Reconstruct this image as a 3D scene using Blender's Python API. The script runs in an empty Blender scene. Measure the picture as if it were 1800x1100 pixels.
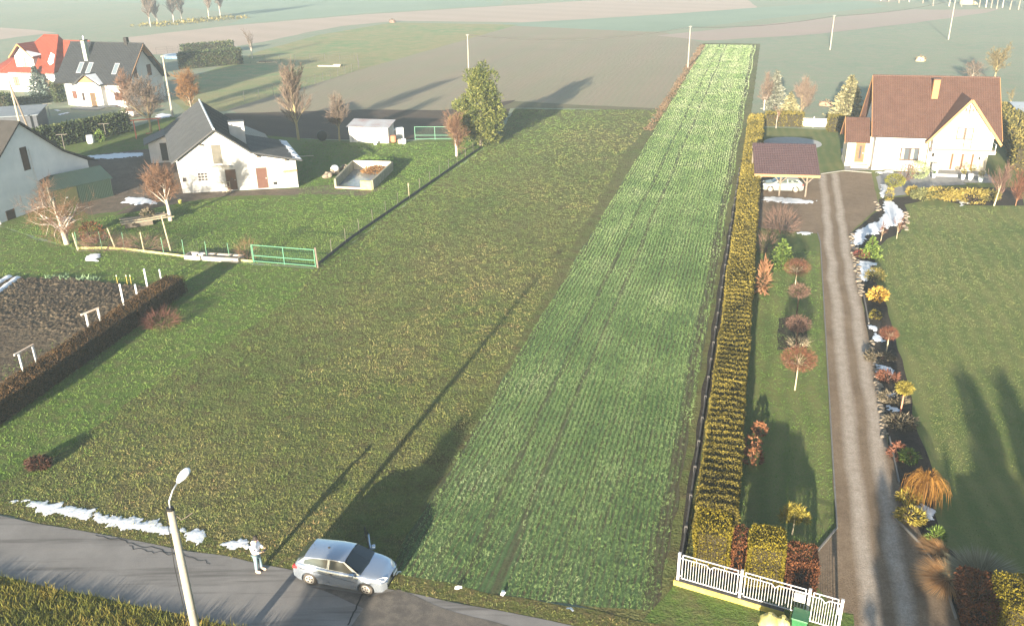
import bpy, bmesh, math, random
import numpy as np
from mathutils import Vector, Matrix
R = math.radians
sc = bpy.context.scene
col = sc.collection

# ------------------------------------------------------------------ camera
F, PITCH, ROLL, CAMH = 1520.0, R(23.5), R(1.0), 25.0        # focal length in photo pixels (1800 wide)
C = np.array([0.0, 0.0, CAMH])
FW = np.array([0, math.cos(PITCH), -math.sin(PITCH)])
_rt, _up = np.array([1.0, 0, 0]), np.array([0, math.sin(PITCH), math.cos(PITCH)])
RT = math.cos(ROLL) * _rt - math.sin(ROLL) * _up
UP = math.sin(ROLL) * _rt + math.cos(ROLL) * _up
cd = bpy.data.cameras.new('camera')
cam = bpy.data.objects.new('camera', cd)
col.objects.link(cam)
cd.sensor_width = 36.0
cd.sensor_fit = 'HORIZONTAL'
cd.lens = F / 1800 * 36.0
cd.clip_start, cd.clip_end = 0.5, 4000
cam.matrix_world = Matrix(((RT[0], UP[0], -FW[0], C[0]), (RT[1], UP[1], -FW[1], C[1]), (RT[2], UP[2], -FW[2], C[2]), (0, 0, 0, 1)))
sc.camera = cam

# ------------------------------------------------------------------ sky, sun, exposure
SUN_AZ, SUN_EL = 18.5, 10.0        # shadows run away from the camera, 18 degrees to the right
world = bpy.data.worlds.new('World')
sc.world = world
world.use_nodes = True
wn = world.node_tree
bg = wn.nodes['Background']
sky = wn.nodes.new('ShaderNodeTexSky')
sky.sky_type = 'NISHITA'
sky.sun_disc = False
sky.sun_elevation = R(SUN_EL)
sky.sun_rotation = R(180 + SUN_AZ)
sky.air_density, sky.dust_density, sky.ozone_density = 1.0, 1.0, 1.0
wn.links.new(sky.outputs[0], bg.inputs[0])
bg.inputs[1].default_value = 0.075
sd = bpy.data.lights.new('sun', 'SUN')
sd.energy, sd.angle, sd.color = 5.0, R(0.6), (1.0, 0.88, 0.70)
sun = bpy.data.objects.new('sun', sd)
col.objects.link(sun)
_tr = Vector((math.sin(R(SUN_AZ)) * math.cos(R(SUN_EL)), math.cos(R(SUN_AZ)) * math.cos(R(SUN_EL)), -math.sin(R(SUN_EL))))
sun.rotation_euler = _tr.to_track_quat('-Z', 'Y').to_euler()
sc.view_settings.view_transform = 'Standard'
sc.view_settings.look = 'None'
sc.view_settings.gamma = 1.0
sc.view_settings.exposure = 2.25
sc.cycles.max_bounces = 6
sc.cycles.volume_bounces = 1
sc.cycles.use_denoising = True

# ------------------------------------------------------------------ pixel -> place
def ray(x, y): return (x - 900) / F * RT - (y - 550) / F * UP + FW
def g(x, y, z=0.0):
    d = ray(x, y); t = (z - CAMH) / d[2]; return C + d * t
def gp(x, y): q = g(x, y); return (q[0], q[1])
def ht(b, t):
    q = g(*b); d = ray(*t); k = math.hypot(q[0], q[1]) / math.hypot(d[0], d[1]); return CAMH + d[2] * k
AX = R(15.95)                                   # parcel direction, right of +Y
U2, V2 = np.array([math.cos(AX), -math.sin(AX)]), np.array([math.sin(AX), math.cos(AX)])
def uv(u, v): p = U2 * u + V2 * v; return (p[0], p[1])
def touv(p): p = np.asarray(p)[..., :2]; return p @ U2, p @ V2

# ------------------------------------------------------------------ scene graph helpers
def link(o, parent=None):
    col.objects.link(o)
    if parent is not None: o.parent = parent
    return o
def tag(o, label, cat, group=None):
    o['label'] = label; o['category'] = cat
    if group: o['group'] = group
    return o
def thing(name, label, cat, loc=(0, 0, 0), rz=0.0, group=None):
    o = bpy.data.objects.new(name, None); o.empty_display_size = 0.3; link(o)
    o.location = (loc[0], loc[1], loc[2] if len(loc) > 2 else 0.0); o.rotation_euler = (0, 0, rz)
    return tag(o, label, cat, group)
def mesh_obj(name, me, mat=None, parent=None, smooth=False):
    if mat is not None: me.materials.append(mat)
    if smooth: me.shade_smooth()
    return link(bpy.data.objects.new(name, me), parent)
def np_mesh(name, V, Fc, tint=None):
    """V (n,3); Fc (m,k) equal-sized faces; tint per vertex"""
    me = bpy.data.meshes.new(name)
    V = np.asarray(V, np.float32); Fc = np.asarray(Fc, np.int32); k = Fc.shape[1]; m = len(Fc)
    me.vertices.add(len(V)); me.vertices.foreach_set('co', V.ravel())
    me.loops.add(m * k); me.loops.foreach_set('vertex_index', Fc.ravel())
    me.polygons.add(m); me.polygons.foreach_set('loop_start', np.arange(0, m * k, k, dtype=np.int32))
    try: me.polygons.foreach_set('loop_total', np.full(m, k, np.int32))
    except Exception: pass
    if tint is not None:
        a = me.attributes.new('tint', 'FLOAT', 'POINT'); a.data.foreach_set('value', np.asarray(tint, np.float32).ravel())
    me.update(calc_edges=True); me.validate()
    return me
class MB:
    """collects polygons, builds one mesh object"""
    def __init__(s): s.v = []; s.f = []
    def poly(s, pts, faces):
        n = len(s.v); s.v += [tuple(map(float, p)) for p in pts]; s.f += [[i + n for i in f] for f in faces]; return s
    def box(s, x0, x1, y0, y1, z0, z1):
        return s.poly([(x0, y0, z0), (x1, y0, z0), (x1, y1, z0), (x0, y1, z0), (x0, y0, z1), (x1, y0, z1), (x1, y1, z1), (x0, y1, z1)],
                      [(0, 3, 2, 1), (4, 5, 6, 7), (0, 1, 5, 4), (1, 2, 6, 5), (2, 3, 7, 6), (3, 0, 4, 7)])
    def bar(s, a, b, w, h=None):
        """square bar from a to b"""
        a, b = Vector(a), Vector(b); h = h or w; d = (b - a).normalized()
        up = Vector((0, 0, 1)) if abs(d.z) < .95 else Vector((0, 1, 0))
        x = d.cross(up).normalized(); y = x.cross(d)
        c = [x * w / 2 + y * h / 2, -x * w / 2 + y * h / 2, -x * w / 2 - y * h / 2, x * w / 2 - y * h / 2]
        return s.poly([a + k for k in c] + [b + k for k in c], [(3, 2, 1, 0), (4, 5, 6, 7)] + [(i, (i + 1) % 4, (i + 1) % 4 + 4, i + 4) for i in range(4)])
    def tube(s, pts, rad, n=6):
        pts = [Vector(p) for p in pts]; rad = rad if hasattr(rad, '__len__') else [rad] * len(pts)
        rings = []; prev = None
        for i, p in enumerate(pts):
            d = (pts[min(i + 1, len(pts) - 1)] - pts[max(i - 1, 0)]).normalized()
            up = Vector((0, 0, 1)) if abs(d.z) < .95 else Vector((0, 1, 0))
            x = d.cross(up).normalized()
            if prev is not None:
                x = (prev - d * prev.dot(d)); x = x.normalized() if x.length > 1e-5 else d.cross(up).normalized()
            prev = x; y = d.cross(x)
            rings.append([p + (x * math.cos(t) + y * math.sin(t)) * rad[i] for t in [2 * math.pi * k / n for k in range(n)]])
        V = [q for r in rings for q in r]; Fs = []
        for i in range(len(pts) - 1):
            for k in range(n): Fs.append((i * n + k, i * n + (k + 1) % n, (i + 1) * n + (k + 1) % n, (i + 1) * n + k))
        Fs.append(tuple(range(n))[::-1]); Fs.append(tuple((len(pts) - 1) * n + k for k in range(n)))
        return s.poly(V, Fs)
    def cyl(s, c, r, z0, z1, n=12, r1=None):
        r1 = r if r1 is None else r1
        V = [(c[0] + r * math.cos(2 * math.pi * k / n), c[1] + r * math.sin(2 * math.pi * k / n), z0) for k in range(n)] + \
            [(c[0] + r1 * math.cos(2 * math.pi * k / n), c[1] + r1 * math.sin(2 * math.pi * k / n), z1) for k in range(n)]
        return s.poly(V, [(k, (k + 1) % n, n + (k + 1) % n, n + k) for k in range(n)] + [tuple(range(n))[::-1], tuple(range(n, 2 * n))])
    def lathe(s, c, prof, n=14, axis='z'):
        V = []; Fs = []
        for r, z in prof:
            for k in range(n):
                a = 2 * math.pi * k / n
                if axis == 'z': V.append((c[0] + r * math.cos(a), c[1] + r * math.sin(a), c[2] + z))
                else: V.append((c[0] + r * math.cos(a), c[1] + z, c[2] + r * math.sin(a)))
        for i in range(len(prof) - 1):
            for k in range(n): Fs.append((i * n + k, i * n + (k + 1) % n, (i + 1) * n + (k + 1) % n, (i + 1) * n + k))
        Fs.append(tuple(range(n))[::-1]); Fs.append(tuple((len(prof) - 1) * n + k for k in range(n)))
        return s.poly(V, Fs)
    def prism(s, poly2, y0, y1):
        """polygon in (x,z) extruded along y"""
        n = len(poly2); V = [(p[0], y0, p[1]) for p in poly2] + [(p[0], y1, p[1]) for p in poly2]
        return s.poly(V, [tuple(range(n)), tuple(range(n, 2 * n))[::-1]] + [(i, i + n, (i + 1) % n + n, (i + 1) % n) for i in range(n)])
    def prismx(s, poly2, x0, x1):
        """polygon in (y,z) extruded along x"""
        n = len(poly2); V = [(x0, p[0], p[1]) for p in poly2] + [(x1, p[0], p[1]) for p in poly2]
        return s.poly(V, [tuple(range(n))[::-1], tuple(range(n, 2 * n))] + [(i, (i + 1) % n, (i + 1) % n + n, i + n) for i in range(n)])
    def slab(s, a, b, c, d, th=.12, rows=0, step=.035):
        """roof slope: a,b lower edge, c,d upper edge (c over b); rows = stepped courses"""
        a, b, c, d = map(Vector, (a, b, c, d)); n = (b - a).cross(d - a).normalized()
        if n.z < 0: n = -n
        s.poly([a, b, c, d, a - n * th, b - n * th, c - n * th, d - n * th], [(0, 1, 2, 3), (7, 6, 5, 4), (0, 4, 5, 1), (1, 5, 6, 2), (2, 6, 7, 3), (3, 7, 4, 0)])
        for i in range(rows):
            t0, t1 = i / rows, (i + 1) / rows
            p, q, r, t = a.lerp(d, t0), b.lerp(c, t0), b.lerp(c, t1), a.lerp(d, t1)
            lo, hi = n * (step + .004), n * .006
            s.poly([p + n * .003, q + n * .003, q + lo, p + lo, r + hi, t + hi], [(0, 1, 2, 3), (3, 2, 4, 5), (1, 4, 2), (0, 3, 5)])
        return s
    def build(s, name, mat, parent=None, smooth=False, bevel=0):
        me = bpy.data.meshes.new(name); me.from_pydata(s.v, [], s.f); me.update()
        o = mesh_obj(name, me, mat, parent, smooth)
        if bevel:
            m = o.modifiers.new('bevel', 'BEVEL'); m.width = bevel; m.segments = 2; m.limit_method = 'ANGLE'
        return o

# ------------------------------------------------------------------ materials
def lin(c):
    if isinstance(c, str): c = [int(c[i:i + 2], 16) / 255 for i in (0, 2, 4)]; return tuple(v / 12.92 if v <= .04045 else ((v + .055) / 1.055) ** 2.4 for v in c)
    return tuple(c)
MATS = {}
class NT:
    def __init__(s, name):
        s.m = bpy.data.materials.new(name); s.m.use_nodes = True; s.t = s.m.node_tree; s.b = s.t.nodes['Principled BSDF']
        s.pos = s.n('ShaderNodeTexCoord').outputs['Object']
    def n(s, typ, **kw):
        x = s.t.nodes.new(typ)
        for k, v in kw.items(): setattr(x, k, v)
        return x
    def l(s, a, b): s.t.links.new(a, b)
    def noise(s, scale, detail=4, rough=.55, vec=None, dist=0):
        x = s.n('ShaderNodeTexNoise'); x.inputs['Scale'].default_value = scale; x.inputs['Detail'].default_value = detail
        x.inputs['Roughness'].default_value = rough; x.inputs['Distortion'].default_value = dist
        s.l(vec or s.pos, x.inputs['Vector']); return x.outputs[0]
    def ramp(s, fac, stops, interp='LINEAR'):
        x = s.n('ShaderNodeValToRGB'); e = x.color_ramp.elements; x.color_ramp.interpolation = interp
        while len(e) < len(stops): e.new(.5)
        for i, (p, c) in enumerate(stops): e[i].position = p; c = lin(c) if not isinstance(c, (int, float)) else (c, c, c); e[i].color = (*c, 1)
        s.l(fac, x.inputs[0]); return x.outputs[0]
    def mix(s, fac, a, b, mode='MIX'):
        x = s.n('ShaderNodeMix', data_type='RGBA', blend_type=mode)
        for val, i in ((fac, 0), (a, 6), (b, 7)):
            if hasattr(val, 'is_output') or hasattr(val, 'links'): s.l(val, x.inputs[i])
            elif i == 0: x.inputs[0].default_value = val
            else: x.inputs[i].default_value = (*lin(val), 1)
        return x.outputs[2]
    def math(s, op, a, b=None, clamp=False):
        x = s.n('ShaderNodeMath', operation=op); x.use_clamp = clamp
        for i, val in enumerate((a, b)):
            if val is None: continue
            if hasattr(val, 'links'): s.l(val, x.inputs[i])
            else: x.inputs[i].default_value = val
        return x.outputs[0]
    def sep(s, vec):
        x = s.n('ShaderNodeSeparateXYZ'); s.l(vec, x.inputs[0]); return x.outputs
    def rot(s, ang, scale=(1, 1, 1)):
        x = s.n('ShaderNodeMapping'); x.inputs['Rotation'].default_value = (0, 0, ang); x.inputs['Scale'].default_value = scale; s.l(s.pos, x.inputs[0]); return x.outputs[0]
    def bump(s, h, strength=.5, dist=.1):
        x = s.n('ShaderNodeBump'); x.inputs['Strength'].default_value = strength; x.inputs['Distance'].default_value = dist
        s.l(h, x.inputs['Height']); s.l(x.outputs[0], s.b.inputs['Normal'])
    def done(s, colr, rough=.8, spec=.3, metal=0):
        if hasattr(colr, 'links'): s.l(colr, s.b.inputs['Base Color'])
        else: s.b.inputs['Base Color'].default_value = (*lin(colr), 1)
        s.b.inputs['Roughness'].default_value = rough; s.b.inputs['Specular IOR Level'].default_value = spec; s.b.inputs['Metallic'].default_value = metal
        return s.m
def M(name, c1, c2=None, scale=3.0, rough=.75, spec=.3, metal=0, bump=0, bscale=None, bdist=.02):
    """two-tone mottled material"""
    if name in MATS: return MATS[name]
    t = NT(name); f = t.noise(scale, 5, .6)
    c = t.ramp(f, [(.3, c1), (.7, c2 or c1)]) if c2 else c1
    if bump: t.bump(t.noise(bscale or scale * 4, 4), bump, bdist)
    MATS[name] = t.done(c, rough, spec, metal); return MATS[name]
def FOL(name, stops, rough=.7, trans=0.0):
    """foliage: colour by the 'tint' attribute of each leaf"""
    if name in MATS: return MATS[name]
    t = NT(name); a = t.n('ShaderNodeAttribute', attribute_name='tint')
    MATS[name] = t.done(t.ramp(a.outputs['Fac'], stops), rough, .15)
    return MATS[name]

# ------------------------------------------------------------------ leaves, blades, trees
rng = np.random.default_rng(7)
def unit(a): return a / np.maximum(np.linalg.norm(a, axis=-1, keepdims=True), 1e-9)
def leaf_mesh(name, P, D, L, W, tint):
    """diamond leaves at P pointing along D"""
    n = len(P); D = unit(D); X = unit(np.cross(D, unit(rng.normal(size=(n, 3)))))
    L = np.broadcast_to(L, (n,))[:, None]; W = np.broadcast_to(W, (n,))[:, None]
    V = np.stack([P, P + D * L * .45 + X * W / 2, P + D * L, P + D * L * .45 - X * W / 2], 1).reshape(-1, 3)
    return np_mesh(name, V, np.arange(n * 4).reshape(n, 4), np.repeat(tint, 4))
def blade_mesh(name, P, D, L, W, tint):
    """thin triangles"""
    n = len(P); D = unit(D); X = unit(np.cross(D, unit(rng.normal(size=(n, 3)))))
    L = np.broadcast_to(L, (n,))[:, None]; W = np.broadcast_to(W, (n,))[:, None]
    V = np.stack([P + X * W / 2, P - X * W / 2, P + D * L], 1).reshape(-1, 3)
    return np_mesh(name, V, np.arange(n * 3).reshape(n, 3), np.repeat(tint, 3))
def vnoise(P, s, seed=0):
    """cheap smooth noise 0..1 on points"""
    r = np.random.default_rng(seed); out = 0
    for k in range(9):
        w = r.normal(size=3) * s * (.6 + .28 * k); w2 = r.normal(size=3) * s * .45; out = out + np.sin(P @ w + 1.8 * np.sin(P @ w2 + r.uniform(0, 6.28)) + r.uniform(0, 6.28)) / 6
    return np.clip(.5 + .5 * out, 0, 1)
def foliage(parent, mat, blobs, n, size, elong=2.0, shell=(.55, 1.0), up=.25, name='crown', blade=False, noise=1.2, seed=1, clumps=0):
    """blobs: (x,y,z,rx,ry,rz); leaves in a shell pointing outwards, gathered in clumps"""
    r = np.random.default_rng(seed); B = np.array(blobs, float); vol = (B[:, 3] * B[:, 4] + B[:, 4] * B[:, 5] + B[:, 3] * B[:, 5]); idx = r.choice(len(B), n, p=vol / vol.sum())
    d = unit(r.normal(size=(n, 3)))
    if clumps:
        cd_ = unit(r.normal(size=(clumps, 3))); d = unit(cd_[r.integers(0, clumps, n)] + r.normal(size=(n, 3)) * (.9 / math.sqrt(clumps) + .05))
    rad = r.uniform(shell[0], shell[1], n)[:, None] ** .6
    if clumps: rad = rad * (0.8 + .3 * vnoise(d * 3, 1.5, seed + 3)[:, None])
    b = B[idx]; P = b[:, :3] + d * b[:, 3:] * rad
    D = unit(d * b[:, 3:]) + r.normal(size=(n, 3)) * .55 + np.array([0, 0, up])
    tint = np.clip(.5 * r.random(n) + .5 * vnoise(P, noise, seed), 0, 1)
    keep = P[:, 2] > .02; P, D, tint = P[keep], D[keep], tint[keep]; m = len(P)
    L = size * r.uniform(.6, 1.4, m)
    me = (blade_mesh if blade else leaf_mesh)(name, P, D, L, L / elong, tint)
    return mesh_obj(name, me, mat, parent)
def hedge_leaves(parent, mat, length, width, height, n, size, name='foliage', seed=1, end_caps=True, noise=1.0, elong=1.8, flare=0.0, wave=.08, z0=.05, fn=None):
    """leafy box along local +x from 0..length, width in y, sampled on sides and top"""
    r = np.random.default_rng(seed); A = np.array([length * height, length * height, length * width, width * height, width * height]); s = r.choice(5, n, p=A / A.sum())
    a, b = r.random(n), r.random(n); P = np.zeros((n, 3)); N = np.zeros((n, 3))
    for k in range(5):
        m = s == k
        if k < 2: P[m] = np.stack([a[m] * length, np.full(m.sum(), (-.5, .5)[k] * width), b[m] * height], 1); N[m] = (0, (-1, 1)[k], .2)
        elif k == 2: P[m] = np.stack([a[m] * length, (b[m] - .5) * width, np.full(m.sum(), height)], 1); N[m] = (0, 0, 1)
        else: P[m] = np.stack([np.full(m.sum(), (0, length)[k - 3]), (a[m] - .5) * width, b[m] * height], 1); N[m] = ((-1, 1)[k - 3], 0, .2)
    P[:, 2] = np.maximum(P[:, 2], z0)
    bulge = (vnoise(P, 1.3, seed + 5) - .5)[:, None] * wave * 2
    P += N * (bulge - r.random((n, 1)) * .12)
    # round the top edges
    top = np.clip((P[:, 2] / height - .8) / .2, 0, 1); P[:, 1] *= 1 - .12 * top ** 2 + flare * (1 - P[:, 2] / height)
    D = N + r.normal(size=(n, 3)) * .7 + np.array([0, 0, .25])
    tint = np.clip(.5 * r.random(n) + .5 * vnoise(P, noise, seed), 0, 1)
    L = size * r.uniform(.6, 1.4, n)
    if fn is not None: P, L, tint = fn(P, L, tint)
    return mesh_obj(name, leaf_mesh(name, P, D, L, L / elong, tint), mat, parent)
def grow(base, height, r0, levels, spread, nb, ratio, seed, up=.3, trunk_frac=.35, wob=.12, lean=(0, 0)):
    """returns segments (p, q, rp, rq, level)"""
    r = random.Random(seed); segs = []
    def branch(p, d, length, rad, lev):
        n = 4 if lev < 2 else (3 if lev < levels - 1 else 2); pts = [p]; q = p; dd = d
        for i in range(n):
            dd = (dd + Vector((r.uniform(-1, 1), r.uniform(-1, 1), r.uniform(-1, 1))) * wob * (.35 if lev == 0 else 1) + Vector((0, 0, up * .12))).normalized()
            q2 = q + dd * length / n; ra, rb = rad * (1 - .75 * i / n), rad * (1 - .75 * (i + 1) / n); segs.append((q, q2, ra, rb, lev))
            if lev < levels - 1:
                t0 = trunk_frac if lev == 0 else .2
                if (i + 1) / n > t0:
                    for _ in range(max(1, round(nb[min(lev, len(nb) - 1)] * (1.6 if lev == 0 else 1) / n))):
                        ax = dd.orthogonal().normalized(); ax.rotate(Matrix.Rotation(r.uniform(0, 6.28), 3, dd)); sp = spread * r.uniform(.6, 1.3)
                        nd = (dd * math.cos(sp) + ax * math.sin(sp)); nd = (nd + Vector((0, 0, up * .5))).normalized()
                        branch(q.lerp(q2, r.random()), nd, length * ratio * r.uniform(.7, 1.2) * (1 - (.35 if lev == 0 else .15) * i / n), rb * .62, lev + 1)
            q = q2
    branch(Vector(base), Vector((lean[0], lean[1], 1)).normalized(), height * .62, r0, 0)
    return segs
def seg_mesh(name, segs, mat, parent, sides=5, minr=.006, tint=None):
    if not segs: return None
    P = np.array([s[0] for s in segs]); Q = np.array([s[1] for s in segs]); a = np.maximum([s[2] for s in segs], minr); b = np.maximum([s[3] for s in segs], minr * .8)
    D = unit(Q - P); ref = np.where(np.abs(D[:, 2:3]) < .9, np.array([[0, 0, 1.]]), np.array([[0, 1., 0]])); X = unit(np.cross(D, ref)); Y = np.cross(D, X); n = len(P); V = []
    for k in range(sides):
        t = 2 * math.pi * k / sides; o = X * math.cos(t) + Y * math.sin(t); V += [P + o * a[:, None], Q + o * b[:, None]]
    V = np.stack(V, 1); Fc = np.array([[2 * k, 2 * ((k + 1) % sides), 2 * ((k + 1) % sides) + 1, 2 * k + 1] for k in range(sides)])
    Fc = (Fc[None] + (np.arange(n) * 2 * sides)[:, None, None]).reshape(-1, 4)
    tt = np.repeat(np.random.default_rng(3).random(n) if tint is None else tint, 2 * sides)
    return mesh_obj(name, np_mesh(name, V.reshape(-1, 3), Fc, tt), mat, parent, smooth=True)
def bare_tree(name, label, loc, h, r0, bark, twig, seed=1, levels=4, spread=.7, nb=(8, 6, 5, 4), ratio=.5, up=.3, trunk_frac=.35, twigr=.012, split=2, group=None, lean=(0, 0), wob=.14, cat='tree', fuzz=0, fuzzr=.008, fuzzl=.5):
    t = thing(name, label, cat, loc, 0, group)
    segs = grow((0, 0, 0), h, r0, levels, spread, nb, ratio * 1.18, seed, up, trunk_frac, wob, lean)
    zt = max(s[1].z for s in segs); k = h / zt
    segs = [(s[0] * k, s[1] * k, s[2], s[3], s[4]) for s in segs]
    seg_mesh('trunk', [s for s in segs if s[4] < split], bark, t, 6)
    tw = [s for s in segs if s[4] >= split]
    if fuzz:
        r = random.Random(seed + 9); ends = [s for s in segs if s[4] >= levels - 2]; extra = []
        for _ in range(fuzz):
            s = r.choice(ends); p = s[0].lerp(s[1], r.random()); d = ((s[1] - s[0]).normalized() + Vector((r.uniform(-1, 1), r.uniform(-1, 1), r.uniform(-.6, 1))) * .9).normalized()
            extra.append((p, p + d * fuzzl * r.uniform(.4, 1.2), fuzzr, fuzzr * .5, levels))
        tw += extra
    seg_mesh('crown', tw, twig, t, 3, twigr)
    return t
# ================================================================== ground, fields, road
def jitter_outline(pts, step, amp, seed):
    r = np.random.default_rng(seed); out = []; pts = [np.array(p[:2], float) for p in pts]; n = len(pts)
    ph = r.uniform(0, 6.28, 8); fr = r.uniform(.25, 2.2, 8); s = 0.0
    for i in range(n):
        a, b = pts[i], pts[(i + 1) % n]; L = np.linalg.norm(b - a); k = max(1, int(L / step)); nv = np.array([-(b - a)[1], (b - a)[0]]) / max(L, 1e-6)
        for j in range(k):
            q = a + (b - a) * j / k; w = sum(math.sin(fr[m] * (s + L * j / k) + ph[m]) for m in range(8)) / 4; out.append(q + nv * w * amp)
        s += L
    return out
def sheet(name, pts, mat, z, step=1.0, amp=.08, seed=1, kind='structure', px=True, parent=None):
    if px: pts = [gp(*p) for p in pts]
    o = jitter_outline(pts, step, amp, seed) if amp else [np.array(p) for p in pts]
    me = bpy.data.meshes.new(name); me.from_pydata([(p[0], p[1], z) for p in o], [], [list(range(len(o)))]); me.update()
    if me.polygons[0].normal.z < 0: me.flip_normals()
    ob = mesh_obj(name, me, mat, parent)
    if kind and parent is None: ob['kind'] = kind
    return ob
def inside(P, poly):
    poly = np.asarray(poly, float); x, y = P[:, 0], P[:, 1]; c = np.zeros(len(P), bool); j = len(poly) - 1
    for i in range(len(poly)):
        xi, yi, xj, yj = *poly[i], *poly[j]
        c ^= ((yi > y) != (yj > y)) & (x < (xj - xi) * (y - yi) / (yj - yi + 1e-12) + xi); j = i
    return c
def scatter(poly, density, seed):
    """density: points per m2, or function of distance from camera"""
    r = np.random.default_rng(seed); poly = np.asarray(poly, float); lo, hi = poly.min(0), poly.max(0); dmax = density(0) if callable(density) else density
    n = int((hi - lo).prod() * dmax); P = lo + r.random((n, 2)) * (hi - lo)
    if callable(density): P = P[r.random(n) < np.vectorize(density)(np.hypot(P[:, 0], P[:, 1])) / dmax]
    return P[inside(P, poly)]
def tufts(name, P2, mat, h, w, nb, lean=.5, seed=1, nscale=.6, label=None, cat='grass', spread=.06, bias=None):
    r = np.random.default_rng(seed); n = len(P2) * nb; P = np.zeros((n, 3)); P[:, :2] = np.repeat(P2, nb, 0) + r.normal(size=(n, 2)) * spread
    D = np.concatenate([r.normal(size=(n, 2)) * lean, np.ones((n, 1))], 1); hh = np.repeat(r.uniform(.55, 1.35, len(P2)), nb) * h * r.uniform(.7, 1.2, n); w = w * (np.maximum(np.hypot(P[:, 0], P[:, 1]), 30) / 30) ** .7
    t = np.clip(.45 * np.repeat(r.random(len(P2)), nb) + .55 * vnoise(P, nscale, seed) + (0 if bias is None else bias(P)), 0, 1)
    o = mesh_obj(name, blade_mesh(name, P, D, hh, w * r.uniform(.7, 1.4, n), t), mat)
    o['kind'] = 'stuff'
    if label: o['label'] = label
    return o

def ground_mat(name, a, b, c=None, s1=.12, s2=1.6, s3=9.0, bump=.6, bdist=.12, frost=None):
    """large patches a/b, medium mottling towards c, fine relief"""
    t = NT(name); big = t.noise(s1, 3, .6); med = t.noise(s2, 4, .65); fine = t.noise(s3, 3, .7)
    k = t.ramp(big, [(.35, a), (.65, b)])
    if c: k = t.mix(t.ramp(med, [(.42, 0.0), (.68, 1.0)]), k, c)
    k = t.mix(.55, k, t.ramp(fine, [(.3, (.35, .35, .35)), (.7, (1, 1, 1))]), 'MULTIPLY')
    t.bump(t.math('ADD', fine, t.math('MULTIPLY', med, 1.5)), bump, bdist)
    return t.done(k, .95, .1)
m_ground = ground_mat('pasture', (.24, .27, .18), (.20, .25, .17), (.27, .26, .19), s1=.03, s2=.4, s3=4, bump=.5)
m_meadow = ground_mat('meadow', (.105, .135, .04), (.15, .145, .058), (.105, .088, .04), s1=.10, s2=.9, s3=7, bump=1.0, bdist=.16)
m_lawn = ground_mat('lawn', (.085, .137, .029), (.111, .163, .039), (.130, .130, .052), s1=.15, s2=1.2, s3=9, bump=.8, bdist=.10)
m_hay = ground_mat('hay_meadow', (.25, .235, .11), (.16, .24, .10), (.30, .255, .13), s1=.035, s2=.3, s3=3, bump=.5)
m_verge = ground_mat('verge', (.111, .111, .036), (.091, .111, .033), (.143, .111, .052), s1=.4, s2=2.2, s3=12, bump=.9, bdist=.08)
m_dirt = ground_mat('trodden_earth', (.130, .098, .072), (.169, .130, .098), (.098, .078, .058), s1=.25, s2=1.3, s3=8, bump=.7, bdist=.05)
m_mulch = ground_mat('mulch', (.045, .036, .03), (.06, .048, .038), (.03, .025, .02), s1=.6, s2=3, s3=14, bump=.9, bdist=.04)
def plough_mat(name, a, b, c, period, ang, furrow=.5, s1=.05):
    t = NT(name); v = t.rot(-ang); x = t.sep(v)[0]
    wob = t.math('MULTIPLY', t.noise(.2, 4), 2.2)
    st = t.math('SINE', t.math('MULTIPLY', t.math('ADD', x, wob), 2 * math.pi / period)); st2 = t.math('SINE', t.math('MULTIPLY', x, 2 * math.pi / (period * 7.3)))
    k = t.ramp(t.noise(s1, 4), [(.35, a), (.65, b)])
    k = t.mix(t.math('MULTIPLY', t.math('ADD', t.math('MULTIPLY', st, .25), t.math('ADD', t.math('MULTIPLY', st2, .25), .5)), furrow, True), k, c)
    fine = t.noise(5, 3, .7); k = t.mix(.45, k, t.ramp(fine, [(.3, (.45, .45, .45)), (.7, (1, 1, 1))]), 'MULTIPLY')
    t.bump(t.math('ADD', t.math('MULTIPLY', st, .12), fine), .6, .10)
    return t.done(k, .95, .1)
PX = -AX
m_ploughL = plough_mat('ploughed_beige', (.27, .215, .155), (.24, .205, .145), (.22, .22, .14), 1.1, -AX, .6)
m_ploughD = plough_mat('ploughed_shaded', (.074, .054, .043), (.087, .065, .048), (.061, .043, .035), .6, -AX + 1.3, .5)  # dark fresh soil, with the shade behind the farm also put into it
m_stubble = plough_mat('stubble', (.42, .32, .26), (.38, .30, .245), (.33, .27, .21), 2.2, -AX + 1.2, .7, .02)
m_ploughP = plough_mat('ploughed_far', (.35, .26, .225), (.31, .245, .21), (.30, .26, .20), 2.0, -AX + 1.4, .6, .02)
m_frost = ground_mat('winter_wheat', (.20, .26, .19), (.23, .29, .21), None, s1=.03, s3=3, bump=.4)

gr = sheet('ground', [(-1500, -1500), (1500, -1500), (1500, 1500), (-1500, 1500)], m_ground, 0, amp=0, px=False)
# far fields
sheet('stubble_field', [(225, 66), (400, 46), (640, 26), (900, 10), (1120, -4), (1300, -14), (1330, 14), (1160, 26), (930, 40), (700, 37), (600, 46), (450, 76), (330, 96), (240, 96)], m_stubble, .004, 6, .5, 3)
sheet('wheat_field', [(880, 42), (1160, 27), (1330, 14), (1520, 2), (1560, 12), (1350, 33), (1170, 56), (910, 50)], m_frost, .0055, 6, .4, 4)
sheet('wheat_field', [(60, -8), (330, -20), (900, -30), (880, 9), (640, 24), (400, 44), (440, 28), (300, 10)], m_frost, .003, 6, .5, 5)
sheet('ploughed_field', [(1155, 63), (1350, 43), (1605, 17), (1660, 18), (1760, 16), (1732, 23), (1605, 41), (1440, 60), (1350, 66), (1240, 72)], m_ploughP, .0105, 6, .4, 6)
sheet('ploughed_field', [(-40, 46), (60, 53), (100, 58), (40, 64), (-40, 76)], m_stubble, .004, 6, .4, 7)
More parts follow.
